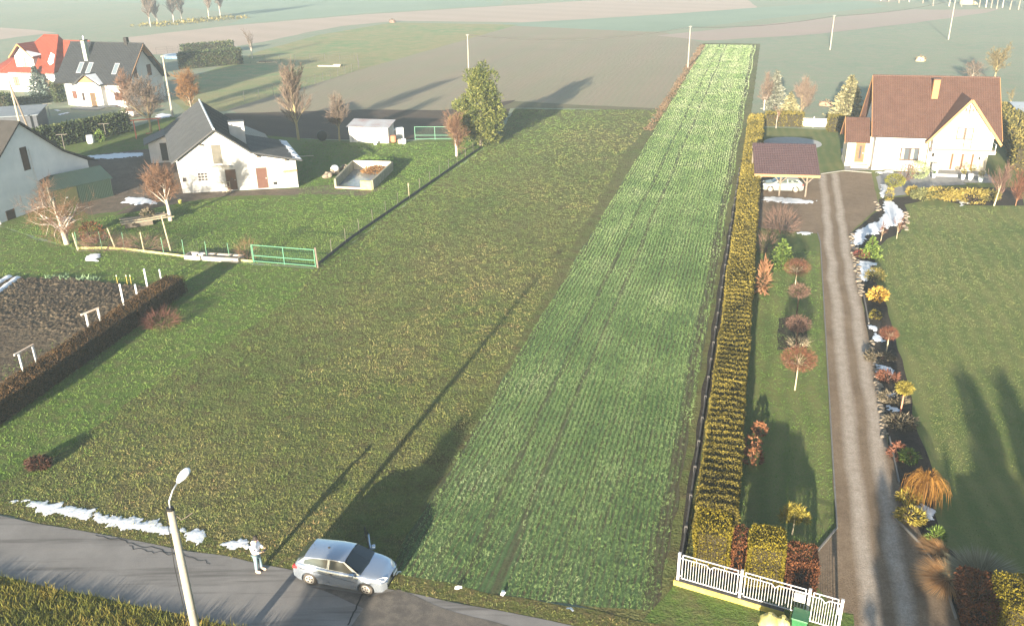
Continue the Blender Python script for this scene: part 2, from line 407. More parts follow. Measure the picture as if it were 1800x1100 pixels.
sheet('ploughed_field', [(1420, -2), (1560, -12), (1800, -30), (1900, -20), (1560, 4)], m_ploughP, .0075, 6, .4, 16)
sheet('hay_field', [(300, 172), (330, 140), (450, 92), (560, 62), (690, 40), (910, 44), (640, 122), (520, 160), (395, 196), (330, 200)], m_hay, .006, 4, .25, 8)
sheet('ploughed_field', [(400, 192), (520, 158), (640, 121), (905, 46), (1170, 58), (1240, 77), (1160, 192), (1000, 184), (905, 178), (870, 200), (780, 198), (640, 196), (430, 205)], m_ploughL, .008, 3, .2, 9)
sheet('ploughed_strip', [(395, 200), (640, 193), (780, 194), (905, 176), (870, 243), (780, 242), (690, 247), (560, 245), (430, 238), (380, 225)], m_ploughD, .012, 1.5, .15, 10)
# field paths and mown grass
m_track = ground_mat('grass_track', (.13, .13, .07), (.16, .14, .085), None, s1=.2, s3=5, bump=.5)
sheet('field_path', [(870, 194), (905, 178), (1000, 184), (1162, 191), (1158, 196), (1000, 191), (910, 190)], m_track, .016, 2, .15, 11)

# farmyard grass, yard earth
sheet('farm_lawn', [(-60, 420), (-60, 300), (60, 265), (230, 225), (300, 205), (420, 235), (560, 246), (700, 250), (782, 243), (868, 247), (557, 470), (445, 462), (205, 438), (137, 438), (0, 397)], m_lawn, .014, 2, .12, 12)
sheet('farm_yard', [(120, 300), (165, 272), (265, 262), (330, 300), (325, 345), (250, 352), (205, 372), (160, 378), (135, 370)], m_dirt, .020, .8, .18, 13)
sheet('farm_path', [(245, 352), (325, 340), (525, 331), (590, 324), (680, 330), (640, 345), (560, 342), (500, 343), (400, 345), (320, 356), (240, 372), (205, 378)], m_dirt, .024, .6, .18, 14)
sheet('left_lawn', [(-160, 480), (-60, 412), (0, 400), (137, 441), (205, 441), (447, 464), (558, 473), (640, 520), (520, 640), (380, 760), (240, 860), (0, 900), (-160, 960)], m_lawn, .022, 2, .35, 15)
# the parcel: rough meadow beside the young crop
meadow_px = [(556, 471), (868, 249), (905, 192), (1160, 194), (1100, 270), (745, 890), (690, 1010), (525, 985), (300, 945), (0, 890), (-160, 860), (0, 840), (130, 780), (260, 685), (400, 598), (520, 520)]
sheet('meadow', meadow_px, m_meadow, .027, 1.2, .35, 17)

sheet('grass_margin', [uv(-17.5, 29), uv(-17.5, 112), uv(-14.6, 122), uv(-14.6, 228), uv(-.9, 228), uv(-.9, 30), uv(-1.3, 26.6)], m_meadow, .0245, 2, .1, 19, px=False)
sheet('front_grass', [uv(-2.5, 26.8), uv(-1.2, 30.4), uv(5.6, 29.4), uv(5.4, 26.2)], m_lawn, .0365, .5, .08, 20, px=False)
# ---- the young crop
CROP = [uv(-13.7, 225.5), uv(-1.9, 225.5), uv(-2.0, 27.6), uv(-7.7, 26.9), uv(-13.5, 26.6)]
t = NT('crop_soil'); vv = t.rot(AX); s_ = t.sep(vv); u_ = s_[0]
rows = t.math('SINE', t.math('MULTIPLY', t.math('ADD', u_, t.math('MULTIPLY', t.noise(.25, 2), .22)), 2 * math.pi / .27)); big = t.noise(.09, 3); med = t.noise(1.3, 4, .7); fine = t.noise(9, 3, .7)
k = t.ramp(t.math('ADD', t.math('MULTIPLY', big, .6), t.math('MULTIPLY', med, .4)), [(.35, (.06, .115, .042)), (.62, (.105, .16, .066))])
k = t.mix(t.math('MULTIPLY', t.ramp(t.math('ADD', t.math('MULTIPLY', rows, .22), med), [(.2, 1.0), (.46, 0.0)]), .75), k, (.09, .065, .045))
# bare wheel tracks of the drill
w_ = t.math('MULTIPLY', t.math('SUBTRACT', t.noise(.18, 2), .5), .9); u2_ = t.math('ADD', u_, w_)
for uc, wd, st_ in ((-10.3, .13, .6), (-8.75, .12, .6), (-2.45, .2, .8), (-1.95, .22, .85), (-13.35, .25, .6), (-6.4, .07, .4), (-5.0, .07, .4), (-4.0, .06, .35), (-11.7, .07, .4), (-12.6, .06, .35), (-7.5, .06, .3)):
    d_ = t.math('ABSOLUTE', t.math('SUBTRACT', u2_, uc)); mk = t.math('MULTIPLY', t.ramp(t.math('DIVIDE', d_, wd * 2.2), [(.25, 1.0), (1.0, 0.0)]), t.ramp(med, [(.3, .25), (.6, st_)]))
    k = t.mix(mk, k, (.085, .058, .042))
k = t.mix(.5, k, t.ramp(fine, [(.3, (.4, .4, .4)), (.7, (1, 1, 1))]), 'MULTIPLY')
t.bump(t.math('ADD', t.math('MULTIPLY', rows, .35), t.math('ADD', fine, med)), .9, .10)
m_crop = t.done(k, .95, .1)
sheet('crop_field', CROP, m_crop, .032, 1.0, .14, 18, px=False)
m_croptuft = FOL('crop_leaves', [(0, (.055, .10, .028)), (.4, (.12, .195, .06)), (.75, (.19, .265, .10)), (1, (.28, .33, .18))])
r_ = np.random.default_rng(5); cu = np.arange(-13.65, -2.0, .27); PP = []
for u0 in cu:
    v0, step = 27.0, .062
    while v0 < 225:
        if min(abs(u0 + 10.3), abs(u0 + 8.75), abs(u0 + 2.4) * .7) > .13 or r_.random() < .4: PP.append((u0 + r_.normal() * .03 + .12 * math.sin(v0 * .21) + (.5 * max(0, 33 - v0) ** 1.1 * .2 if u0 > -9 else -.5 * max(0, 33 - v0) ** 1.1 * .12), v0))
        v0 += step * (1 + max(0, v0 - 45) / 38) * r_.uniform(.5, 1.5)
PP = np.array(PP); PP = np.stack([PP[:, 0] * U2[0] + PP[:, 1] * V2[0], PP[:, 0] * U2[1] + PP[:, 1] * V2[1]], 1)
PP = PP[inside(PP, CROP)]; dist = np.hypot(PP[:, 0], PP[:, 1])
tufts('crop', PP, m_croptuft, .14, .028, 4, .9, 21, .45, 'rows of young green cereal seedlings on the long strip', spread=.045, bias=lambda P: np.clip((P[:, 1] - 55) / 110, 0, 1) * .30 + .22 * (vnoise(P, .12, 77) - .5) + .10 * np.sin((P[:, 0] * U2[0] + P[:, 1] * U2[1]) * 2.1 + 1.5 * vnoise(P, .1, 5)))

# dry reddish grass along the far left edge of the crop
dp = scatter([uv(-14.9, 121), uv(-14.9, 224), uv(-13.9, 224), uv(-13.9, 121)], 7, 39)
tufts('dry_grass', dp, FOL('dry_blades', [(0, (.06, .04, .022)), (.5, (.11, .072, .042)), (1, (.16, .11, .065))]), .26, .06, 5, .8, 39, .5, 'strip of dry reddish grass beside the far part of the crop', spread=.2)
# ---- grass blades
m_meadowtuft = FOL('meadow_blades', [(0, (.043, .069, .017)), (.35, (.095, .132, .034)), (.65, (.162, .174, .050)), (.88, (.235, .202, .084)), (1, (.235, .157, .073))])
m_lawntuft = FOL('lawn_blades', [(0, (.039, .078, .016)), (.4, (.085, .156, .026)), (.8, (.143, .208, .046)), (1, (.195, .195, .065))])
dens = lambda d: 60 * (30 / max(d, 30)) ** 1.7
MW = [gp(*p) for p in meadow_px]
_la, _lb = np.array(gp(0, 840)), np.array(gp(520, 520)); _ln = np.array([(_lb - _la)[1], -(_lb - _la)[0]]) / np.linalg.norm(_lb - _la)
def leftd(P): return (P[:, :2] - _la) @ _ln                   # metres into the meadow from the mown lawn edge
tufts('meadow_grass', scatter(MW, dens, 31), m_meadowtuft, .13, .03, 5, .95, 31, .8, 'rough tussocky meadow grass with dry brown patches', spread=.09, bias=lambda P: .5 * (vnoise(P, .16, 91) - .5) + .12 * (vnoise(P, .9, 92) - .5) - .22 * np.clip(1 - leftd(P) / 9, 0, 1))
LW = [gp(*p) for p in [(0, 640), (330, 505), (555, 474), (520, 522), (400, 602), (250, 692), (120, 792), (0, 850), (-100, 900), (-100, 740), (0, 748)]]
tufts('lawn_grass', scatter(LW, lambda d: 50 * (30 / max(d, 30)) ** 1.6, 32), m_lawntuft, .11, .032, 5, .8, 32, .4, 'short green grass beside the brown hedge', spread=.08)
_bp = scatter(MW, lambda d: 40 * (30 / max(d, 30)) ** 1.6, 36); _bp = _bp[np.random.default_rng(8).random(len(_bp)) < np.exp(-np.maximum(leftd(_bp), 0) / 2.5)]
tufts('edge_grass', _bp, m_lawntuft, .11, .032, 5, .8, 36, .4, 'green grass thinning out into the rough meadow', spread=.09)
LW2 = [gp(*p) for p in [(-40, 410), (0, 402), (137, 442), (447, 465), (556, 474), (335, 503), (240, 499), (120, 488), (-60, 490)]]
tufts('lawn_grass', scatter(LW2, lambda d: 55 * (30 / max(d, 30)) ** 1.5, 35), m_lawntuft, .10, .03, 5, .8, 35, .35, 'green grass between the wire fence and the vegetable plot', spread=.09)
FL = [gp(*p) for p in [(0, 400), (137, 441), (447, 464), (557, 470), (868, 249), (700, 252), (530, 250), (525, 345), (320, 358), (200, 380)]]
tufts('yard_grass', scatter(FL, lambda d: 70 * (30 / max(d, 30)) ** 1.45, 33), m_lawntuft, .10, .028, 5, .8, 33, .3, 'green farmyard grass in front of the white barn', spread=.12)

# ---- road
m_road = NT('asphalt'); t = m_road
v = t.rot(R(15.8)); s_ = t.sep(v); n1 = t.noise(.5, 4, .65); n2 = t.noise(25, 2, .6); st = t.n('ShaderNodeMapping'); st.inputs['Rotation'].default_value = (0, 0, R(15.8)); st.inputs['Scale'].default_value = (.12, 1.8, 1); t.l(t.pos, st.inputs[0]); n3 = t.noise(.9, 4, .6, st.outputs[0])
k = t.ramp(n1, [(.3, (.165, .155, .147)), (.7, (.225, .212, .20))]); k = t.mix(t.ramp(n3, [(.54, 0.0), (.68, .7)]), k, (.079, .072, .066)); k = t.mix(t.ramp(n3, [(.22, .5), (.4, 0.0)]), k, (.230, .208, .180))
k = t.mix(.4, k, t.ramp(n2, [(.3, (.55, .55, .55)), (.7, (1, 1, 1))]), 'MULTIPLY'); t.bump(n2, .35, .01); m_road = t.done(k, .85, .25)
far_e = [g(0, 908), g(446, 989), g(991, 1097)]; near_e = [g(0, 1013.6), g(397, 1098)]
dirv = (far_e[2] - far_e[0])[:2]; dirv = dirv / np.linalg.norm(dirv)
RA = far_e[0][:2] - dirv * 45; RB = far_e[2][:2] + dirv * 60; nrm = np.array([dirv[1], -dirv[0]]); wid = (near_e[0][:2] - far_e[0][:2]) @ nrm
road = sheet('road', [RA, far_e[1][:2] * 0 + far_e[0][:2], far_e[1][:2], far_e[2][:2], RB, RB + nrm * wid, RA + nrm * wid], m_road, .045, .5, .05, 41, px=False)
sheet('road_patch', [(545, 1030), (655, 1048), (700, 1038), (760, 1062), (830, 1085), (905, 1104), (615, 1104), (640, 1070)], ground_mat('asphalt_patch', (.111, .099, .088), (.145, .128, .112), (.187, .162, .136), s1=.5, s2=2, s3=20, bump=.3, bdist=.01), .049, .6, .06, 42)
# crack lines sealed with tar
mt = M('tar', (.018, .017, .016), rough=.6)
tar = MB()
def ribbon(mb, pts, w, z):
    for a, b in zip(pts, pts[1:]):
        a, b = np.array(a), np.array(b); d = (b - a) / max(np.linalg.norm(b - a), 1e-6); n = np.array([-d[1], d[0]]) * w / 2
        mb.poly([(*(a - n), z), (*(b - n), z), (*(b + n), z), (*(a + n), z)], [(0, 1, 2, 3)])
rr = random.Random(4)
def wig(a, b, n, amp):
    a, b = np.array(a), np.array(b); nv = np.array([-(b - a)[1], (b - a)[0]]) / np.linalg.norm(b - a); return [a + (b - a) * i / n + nv * rr.uniform(-amp, amp) for i in range(n + 1)]
ribbon(tar, wig(gp(170, 940), gp(310, 975), 22, .10), .035, .053); ribbon(tar, wig(gp(225, 962), gp(310, 978), 14, .12), .03, .0535); ribbon(tar, wig(gp(315, 975), gp(372, 990), 10, .1), .03, .054); ribbon(tar, wig(gp(637, 1045), gp(612, 1100), 10, .03), .06, .0545)
o = tar.build('tar_seams', mt, road)
# verges
def off(p, d): return tuple(np.array(p[:2]) - nrm * d)
vA = RA; vB = RB
sheet('verge', [off(RA, -.03), off(far_e[1], -.03), off(far_e[2], -.03), off(RB, -.03), off(RB, 1.0), off(far_e[2], 1.0), off(far_e[1], .95), off(RA, .95)], m_verge, .038, .5, .10, 43, px=False)
sheet('south_verge', [tuple(RA + nrm * (wid - .05)), tuple(RB + nrm * (wid - .05)), tuple(RB + nrm * (wid + 25)), tuple(RA + nrm * (wid + 25))], m_verge, .040, .5, .12, 44, px=False)
m_yellow = FOL('autumn_blades', [(0, (.035, .05, .01)), (.3, (.085, .10, .018)), (.6, (.16, .15, .028)), (.85, (.23, .17, .04)), (1, (.24, .12, .04))])
VP_ = [off(RA, .02), off(far_e[1], .02), off(far_e[2], .02), off(RB, .02), off(RB, .8), off(far_e[2], .8), off(far_e[1], .6), off(RA, .6)]
pv = scatter(VP_, 55, 45); pv = pv[(pv[:, 0] > -27) & (pv[:, 0] < 6)]
tufts('verge_grass', pv, m_meadowtuft, .12, .03, 4, .8, 45, 1.2, 'short weedy grass along the far road edge', bias=lambda P: .08, spread=.05)
SV = [tuple(RA + nrm * (wid + .05)), tuple(RB + nrm * (wid + .05)), tuple(RB + nrm * (wid + 5)), tuple(RA + nrm * (wid + 5))]
ps = scatter(SV, 80, 46); ps = ps[(ps[:, 0] > -25) & (ps[:, 0] < -4)]
tufts('roadside_grass', ps, m_yellow, .32, .035, 4, .55, 46, .8, 'tall yellowing grass in the corner below the road', spread=.07)

# ---- right-hand garden
m_lawn2 = NT('garden_lawn'); t = m_lawn2; vv = t.rot(AX); u_ = t.sep(vv)[0]
st = t.math('SINE', t.math('MULTIPLY', t.math('ADD', u_, t.math('MULTIPLY', t.noise(.12, 2), 2.2)), 2 * math.pi / 1.15)); big = t.noise(.16, 3); med = t.noise(2.2, 4, .7); fine = t.noise(14, 3, .7)
k = t.ramp(t.math('ADD', t.math('MULTIPLY', st, .10), big), [(.35, (.101, .135, .041)), (.68, (.162, .169, .061))]); k = t.mix(t.ramp(med, [(.5, 0.0), (.75, .5)]), k, (.189, .155, .068))
k = t.mix(.5, k, t.ramp(fine, [(.3, (.5, .5, .5)), (.7, (1, 1, 1))]), 'MULTIPLY'); t.bump(t.math('ADD', fine, med), .6, .05); m_lawn2 = t.done(k, .95, .1)
GARD = [uv(-1.2, 30.3), uv(-1.2, 126), uv(40, 126), uv(75, 110), uv(75, 20), uv(22, 22), uv(7, 27.6), uv(5.5, 28.2)]
sheet('garden_lawn', GARD, m_lawn2, .020, 2, .05, 51, px=False)
GL = [uv(.6, 32), uv(.6, 74), uv(6.2, 74), uv(5.1, 34)]
tufts('strip_grass', scatter(GL, lambda d: 70 * (30 / max(d, 30)) ** 1.5, 52), m_lawntuft, .07, .03, 5, .8, 52, .4, 'mown grass strip between hedge and gravel drive', spread=.1)
GR_ = [gp(*p) for p in [(1545, 440), (1590, 412), (1600, 362), (1810, 364), (1810, 1000), (1700, 960), (1660, 820), (1600, 640), (1560, 520)]]
tufts('lawn_blades', scatter(GR_, lambda d: 70 * (30 / max(d, 30)) ** 1.6, 53), FOL('lawn_blades2', [(0, (.061, .095, .024)), (.5, (.115, .149, .041)), (1, (.216, .203, .081))]), .07, .03, 5, .8, 53, .35, 'mown lawn right of the rock border', spread=.12)
# gravel drive with two worn wheel tracks
t = NT('gravel'); ang = R(90 - 72.9); v = t.rot(ang); u_ = t.sep(v)[0]; med = t.noise(1.6, 4, .7); fine = t.noise(30, 2, .7); big = t.noise(.25, 3)
p0 = g(1440, 425)[:2]; uL = p0[0] * math.cos(ang) - p0[1] * math.sin(ang)
k = t.ramp(t.math('ADD', t.math('MULTIPLY', big, .5), t.math('MULTIPLY', med, .5)), [(.35, (.195, .14, .092)), (.65, (.29, .215, .148))])
for uc in (.85, 2.15):
    d_ = t.math('ABSOLUTE', t.math('SUBTRACT', t.math('ADD', u_, t.math('MULTIPLY', t.math('SUBTRACT', t.noise(.2, 2), .5), .5)), uL + uc)); k = t.mix(t.math('MULTIPLY', t.ramp(t.math('DIVIDE', d_, .5), [(.3, 1.0), (1, 0.0)]), t.ramp(med, [(.3, .6), (.6, .95)])), k, (.50, .43, .36))
k = t.mix(.6, k, t.ramp(fine, [(.3, (.4, .4, .4)), (.7, (1, 1, 1))]), 'MULTIPLY'); k = t.mix(.55, k, t.ramp(t.noise(11, 3, .75), [(.35, (.5, .48, .45)), (.65, (1, 1, 1))]), 'MULTIPLY'); t.bump(t.math('ADD', fine, t.noise(11, 3, .75)), .9, .04); m_gravel = t.done(k, .95, .15)
drive_px = [(1432, 976), (1470, 930), (1462, 800), (1452, 620), (1441, 428), (1437, 412), (1330, 400), (1325, 340), (1342, 312), (1442, 308), (1485, 302), (1532, 306), (1541, 345), (1545, 365), (1512, 393), (1497, 408), (1506, 470), (1520, 560), (1548, 700), (1565, 800), (1590, 880), (1625, 950), (1662, 1010), (1690, 1120), (1470, 1125), (1472, 1075), (1425, 1020)]
sheet('driveway', drive_px, m_gravel, .034, .6, .05, 54)
m_conc = M('concrete', (.27, .245, .21), (.35, .32, .275), 2.5, .9, .2, bump=.25, bscale=20)
m_kerb = M('kerb_stone', (.132, .126, .117), (.180, .171, .156), 4, .9, .2, bump=.3, bscale=25)
def kerb(name, label, px, seed):
    pts = [g(*p) for p in px]; t_ = thing(name, label, 'kerb', pts[0], 0)
    for a, b in zip(pts, pts[1:]):
        L = np.linalg.norm(b - a); k = max(1, round(L / 1.0))
        for i in range(k):
            p, q = a + (b - a) * (i + .01) / k - pts[0], a + (b - a) * (i + .99) / k - pts[0]
            MB().bar((p[0], p[1], .07), (q[0], q[1], .07), .07, .14).build('kerb_block', m_kerb, t_)
kerb('kerb', 'grey kerb edging between the garden strip and the gravel drive', [(1432, 976), (1471, 930), (1463, 800), (1453, 620), (1442, 428), (1437, 411)], 1)
kerb('kerb', 'grey kerb stones under the front hedge, right edge of the drive', [(1565, 905), (1620, 960), (1655, 1010), (1680, 1090)], 2)
kerb('kerb', 'short grey kerb between drive and dark planting bed by the yellow shrub', [(1518, 520), (1527, 570)], 3)
kerb('kerb', 'short grey kerb between drive and weeping golden shrub', [(1563, 770), (1580, 850)], 4)
kerb('kerb', 'pale kerb along the top of the gravel yard before the entrance', [(1443, 307), (1484, 301), (1532, 305)], 5)
# dark planting beds along the drive
BED = [(1545, 350), (1600, 345), (1640, 330), (1790, 330), (1800, 362), (1700, 362), (1640, 350), (1590, 360), (1596, 385), (1585, 410), (1560, 420), (1540, 440), (1535, 480), (1560, 540), (1570, 590), (1600, 680), (1612, 760), (1650, 850), (1640, 900), (1660, 960), (1760, 1010), (1780, 1120), (1690, 1120), (1660, 1010), (1622, 950), (1588, 880), (1565, 800), (1547, 700), (1520, 560), (1506, 470), (1497, 410), (1512, 396), (1546, 368)]
sheet('planting_bed', BED, m_mulch, .029, .5, .10, 55)
sheet('planting_bed', [(1368, 560), (1392, 556), (1418, 562), (1420, 612), (1366, 616)], m_mulch, .030, .4, .04, 56)
sheet('planting_bed', [(1200, 990), (1285, 470), (1320, 300), (1338, 205), (1318, 205), (1300, 300), (1266, 480), (1190, 985), (1190, 1022), (1420, 1085), (1428, 985), (1300, 940), (1283, 960)], m_mulch, .026, .5, .08, 57)
m_pave = M('paving', (.17, .175, .18), (.235, .235, .235), 3, .8, .3, bump=.2, bscale=15)
sheet('garden_path', [(1540, 312), (1560, 303), (1640, 303), (1655, 306), (1700, 325), (1640, 328), (1600, 342), (1562, 346), (1548, 345)], m_pave, .031, .5, .05, 58)
sheet('terrace', [(1478, 262), (1502, 262), (1532, 300), (1485, 300)], m_pave, .033, .5, .02, 59)
sheet('terrace', [(1640, 305), (1740, 308), (1750, 322), (1650, 322)], m_pave, .035, .5, .02, 60)
# a grey trampoline-like disc of gravel behind the carport
disc = g(1393, 252); sheet('gravel_circle', [(disc[0] + 3.6 * math.cos(a), disc[1] + 3.6 * math.sin(a)) for a in np.linspace(0, 2 * math.pi, 40, False)], M('pale_gravel', (.28, .28, .27), (.36, .35, .33), 3, .9, bump=.3, bscale=30), .036, 1, .02, 61, px=False)

# ---- haze: one closed box of thin pale air round everything
hz = MB().box(-1560, 1560, -1560, 1560, -1.0, 27.0)
hm = bpy.data.materials.new('haze'); hm.use_nodes = True; ht_ = hm.node_tree; ht_.nodes.remove(ht_.nodes['Principled BSDF'])
pv_ = ht_.nodes.new('ShaderNodeVolumePrincipled'); pv_.inputs['Color'].default_value = (.72, .87, 1.0, 1); pv_.inputs['Density'].default_value = .00045; pv_.inputs['Anisotropy'].default_value = 0.0
ht_.links.new(pv_.outputs[0], ht_.nodes['Material Output'].inputs['Volume'])
hz = hz.build('haze', hm); hz['kind'] = 'stuff'; hz['label'] = 'thin pale morning haze over the fields'
# ================================================================== buildings
m_white = M('white_plaster', (.45, .445, .435), (.51, .505, .495), .8, .9, .2, bump=.12, bscale=12)
m_oldwhite = M('limewash', (.33, .33, .325), (.46, .455, .445), .9, .95, .1, bump=.3, bscale=9)
m_greywall = M('grey_render', (.50, .52, .53), (.62, .63, .63), .6, .95, .1, bump=.3, bscale=7)
m_cream = M('cream_plaster', (.34, .31, .25), (.38, .35, .29), 1.0, .9, .2)
m_wood = M('orange_timber', (.28, .14, .055), (.36, .19, .08), 6, .6, .3)
m_brownwood = M('brown_timber', (.038, .018, .011), (.055, .027, .016), 6, .6, .3)
m_beam = M('grey_timber', (.11, .09, .07), (.17, .14, .11), 5, .85, .2)
m_glass = M('window_glass', (.06, .07, .08), rough=.08, spec=.6)
m_blind = M('curtain', (.26, .215, .155), (.34, .285, .21), 4, .7)
m_darkpane = M('dark_pane', (.035, .03, .028), rough=.3, spec=.5)
m_oldpane = M('dusty_pane', (.07, .065, .05), (.11, .10, .08), 2, .35, .4)
m_plinth = M('stone_plinth', (.32, .29, .24), (.42, .38, .32), 5, .9, bump=.4, bscale=14)
m_snow = M('snow', (.576, .605, .634), (.634, .648, .670), 2, .6, .3, bump=.3, bscale=10)
m_metal = M('galvanised', (.42, .43, .44), (.50, .51, .52), 4, .45, .4, metal=.6)
m_black = M('black_plastic', (.015, .015, .016), rough=.5)
m_whitepaint = M('white_paint', (.74, .74, .73), rough=.5)
def tile_mat(name, a, b, pitch, axis=0, rough=.55):
    t = NT(name); x = t.sep(t.pos)[axis]; st = t.math('SINE', t.math('MULTIPLY', x, 2 * math.pi / pitch)); n = t.noise(1.2, 4, .65)
    k = t.ramp(n, [(.3, a), (.7, b)]); k = t.mix(t.math('MULTIPLY', t.math('ADD', st, 1), .18), k, tuple(v * .55 for v in a)); t.bump(st, .5, .03)
    return t.done(k, rough, .35)
m_tileBrown = tile_mat('brown_metal_tiles', (.068, .036, .027), (.092, .050, .037), .24)
m_tileGrey = tile_mat('graphite_tiles', (.019, .020, .022), (.026, .028, .030), .3)
m_tileRed = tile_mat('red_tiles', (.150, .025, .011), (.180, .035, .015), .3)
m_sheetGrey = tile_mat('grey_sheet_roof', (.025, .026, .029), (.034, .037, .038), .28, 1, .5)
m_barnroof = M('old_cement_roof', (.023, .022, .020), (.037, .033, .030), 1.2, .95, bump=.4, bscale=10)
m_dark = M('soot_dark', (.02, .018, .017), rough=.9)

def pane_pts(face, a, o, z):
    ax, p, s = face
    return (a, p + s * o, z) if ax == 'y' else (p + s * o, a, z)
def fbox(mb, face, a0, a1, z0, z1, o0, o1):
    P0, P1 = pane_pts(face, a0, o0, z0), pane_pts(face, a1, o1, z1)
    return mb.box(min(P0[0], P1[0]), max(P0[0], P1[0]), min(P0[1], P1[1]), max(P0[1], P1[1]), z0, z1)
def window(parent, face, a0, a1, z0, z1, fm, pm, mull=1, fw=.08, sill=False, name='window', trans=()):
    mb = MB(); fbox(mb, face, a0, a0 + fw, z0, z1, -.03, .05); fbox(mb, face, a1 - fw, a1, z0, z1, -.03, .05); fbox(mb, face, a0 + fw, a1 - fw, z0, z0 + fw, -.03, .047); fbox(mb, face, a0 + fw, a1 - fw, z1 - fw, z1, -.03, .047)
    for i in range(mull):
        c = a0 + (a1 - a0) * (i + 1) / (mull + 1); fbox(mb, face, c - fw * .5, c + fw * .5, z0 + fw, z1 - fw, -.03, .044)
    for zz in trans: fbox(mb, face, a0 + fw, a1 - fw, zz - .03, zz + .03, -.03, .040)
    w = mb.build(name, fm, parent)
    for i in range(mull + 1):
        e = a0 + (a1 - a0) * i / (mull + 1); f = a0 + (a1 - a0) * (i + 1) / (mull + 1)
        mb = MB(); fbox(mb, face, e + fw * .5, f - fw * .5, z0 + fw, z1 - fw, -.03, .012); mb.build('pane', pm, w)
    if sill: mb = MB(); fbox(mb, face, a0 - .08, a1 + .08, z0 - .07, z0 - .005, -.03, .14); mb.build('sill', m_plinth, w)
    return w
def door(parent, face, a0, a1, z0, z1, fm, dm, handle=True, light=None):
    mb = MB(); fbox(mb, face, a0 - .07, a0, z0, z1 + .07, -.03, .05); fbox(mb, face, a1, a1 + .07, z0, z1 + .07, -.03, .05); fbox(mb, face, a0, a1, z1, z1 + .07, -.03, .047)
    d = MB(); fbox(d, face, a0, a1, z0, z1, -.03, .02); d = d.build('door', dm, parent); mb.build('frame', fm, d)
    if handle: h = MB(); fbox(h, face, a1 - .16, a1 - .06, (z0 + z1) / 2 - .05, (z0 + z1) / 2 + .03, .02, .08); h.build('handle', m_metal, d)
    if light: l = MB(); fbox(l, face, *light, .02, .026); l.build('pane', m_darkpane, d)
    return d

# ---------- white house with brown tiled roof
H = thing('brown_roof_house', 'white house with brown tiled roof and balcony gable beside the gravel drive', 'house', (41.2, 96.46), R(-14))
MB().prismx([(0, .42), (9.6, .42), (9.6, 3.7), (4.8, 9.25), (0, 3.7)], 0, 5.55).build('wall', m_white, H)
MB().prismx([(0.25, .42), (9.6, .42), (9.6, 3.7), (4.8, 9.25), (0.25, 3.99)], 5.55, 11.8).build('wall', m_cream, H)
MB().box(-.05, 11.85, -.05, 9.65, -.3, .42).build('plinth', m_plinth, H)
bay = MB().prism([(5.75, 2.62), (11.75, 2.62), (11.75, 4.35), (8.75, 8.05), (5.75, 4.35)], -.78, 3.0).build('gable_wall', m_white, H)
roof = MB(); zr, ze, sl = 9.75, 4.02, (9.75 - 4.02) / 5.5
roof.slab((-.6, -.7, ze), (12.6, -.7, ze), (12.6, 4.8, zr), (-.6, 4.8, zr), .16, 26); roof.slab((12.6, 10.3, ze), (-.6, 10.3, ze), (-.6, 4.8, zr), (12.6, 4.8, zr), .16, 26)
roof = roof.build('roof', m_tileBrown, H)
MB().tube([(-.62, 4.8, zr + .04), (12.62, 4.8, zr + .04)], .1, 8).build('ridge_cap', m_tileBrown, roof)
for x in (-.66, 12.62):
    MB().prismx([(-.75, ze - .2), (-.75, ze + .03), (4.8, zr + .06), (4.8, zr - .2)], x, x + .05).build('barge_board', m_wood, roof); MB().prismx([(10.35, ze - .2), (10.35, ze + .03), (4.8, zr + .06), (4.8, zr - .2)], x, x + .05).build('barge_board', m_wood, roof)
MB().tube([(-.6, -.78, ze - .08), (5.1, -.78, ze - .08)], .07, 8).build('gutter', m_brownwood, roof)
MB().tube([(5.35, -.7, ze - .1), (5.5, -.08, 3.3), (5.5, -.08, .1)], .05, 6).build('downpipe', m_brownwood, H)
t_ = tile_mat('brown_metal_tiles_bay', (.068, .036, .027), (.092, .050, .037), .24, 1)
broof = MB(); zb = 8.32; x0b, xm, x1b, zeb = 5.0, 8.75, 12.45, 3.62
for s, xe in ((1, x0b), (-1, x1b)):
    sl2 = (zb - zeb) / abs(xm - xe); yb = lambda z: -.7 + (z - ze) / sl
    A_, B_, C_, D_ = (xe, -1.4, zeb), (xm, -1.4, zb), (xm, yb(zb) + .1, zb), (xe, -.72, zeb)
    xk = xe + (xm - xe) * (4.02 - zeb) / (zb - zeb)
    nrm_ = Vector((-s * sl2, 0, 1)).normalized() * .14
    top = [Vector(A_), Vector(B_), Vector(C_), Vector((xk, -.7, 4.02)), Vector((xe, -.7, zeb))]
    broof.poly([*top, *[p - nrm_ for p in top]], [(0, 1, 2, 3, 4) if s < 0 else (4, 3, 2, 1, 0), (5, 6, 7, 8, 9)] + [(i, (i + 1) % 5, (i + 1) % 5 + 5, i + 5) for i in range(5)])
    for i in range(16):
        f0, f1 = i / 16, (i + 1) / 16; xa, xb = xe + (xm - xe) * f0, xe + (xm - xe) * f1; za, zb_ = zeb + (zb - zeb) * f0, zeb + (zb - zeb) * f1; up_ = Vector((-s * sl2, 0, 1)).normalized()
        ya, yb_ = max(-.7, yb(za)), max(-.7, yb(zb_)); L_ = up_ * .035; h_ = up_ * .006
        broof.poly([Vector((xa, -1.4, za)) + L_, Vector((xa, ya, za)) + L_, Vector((xb, yb_, zb_)) + h_, Vector((xb, -1.4, zb_)) + h_, Vector((xa, -1.4, za)), Vector((xa, ya, za))], [(0, 1, 2, 3), (0, 4, 5, 1)])
broof = broof.build('gable_roof', t_, H)
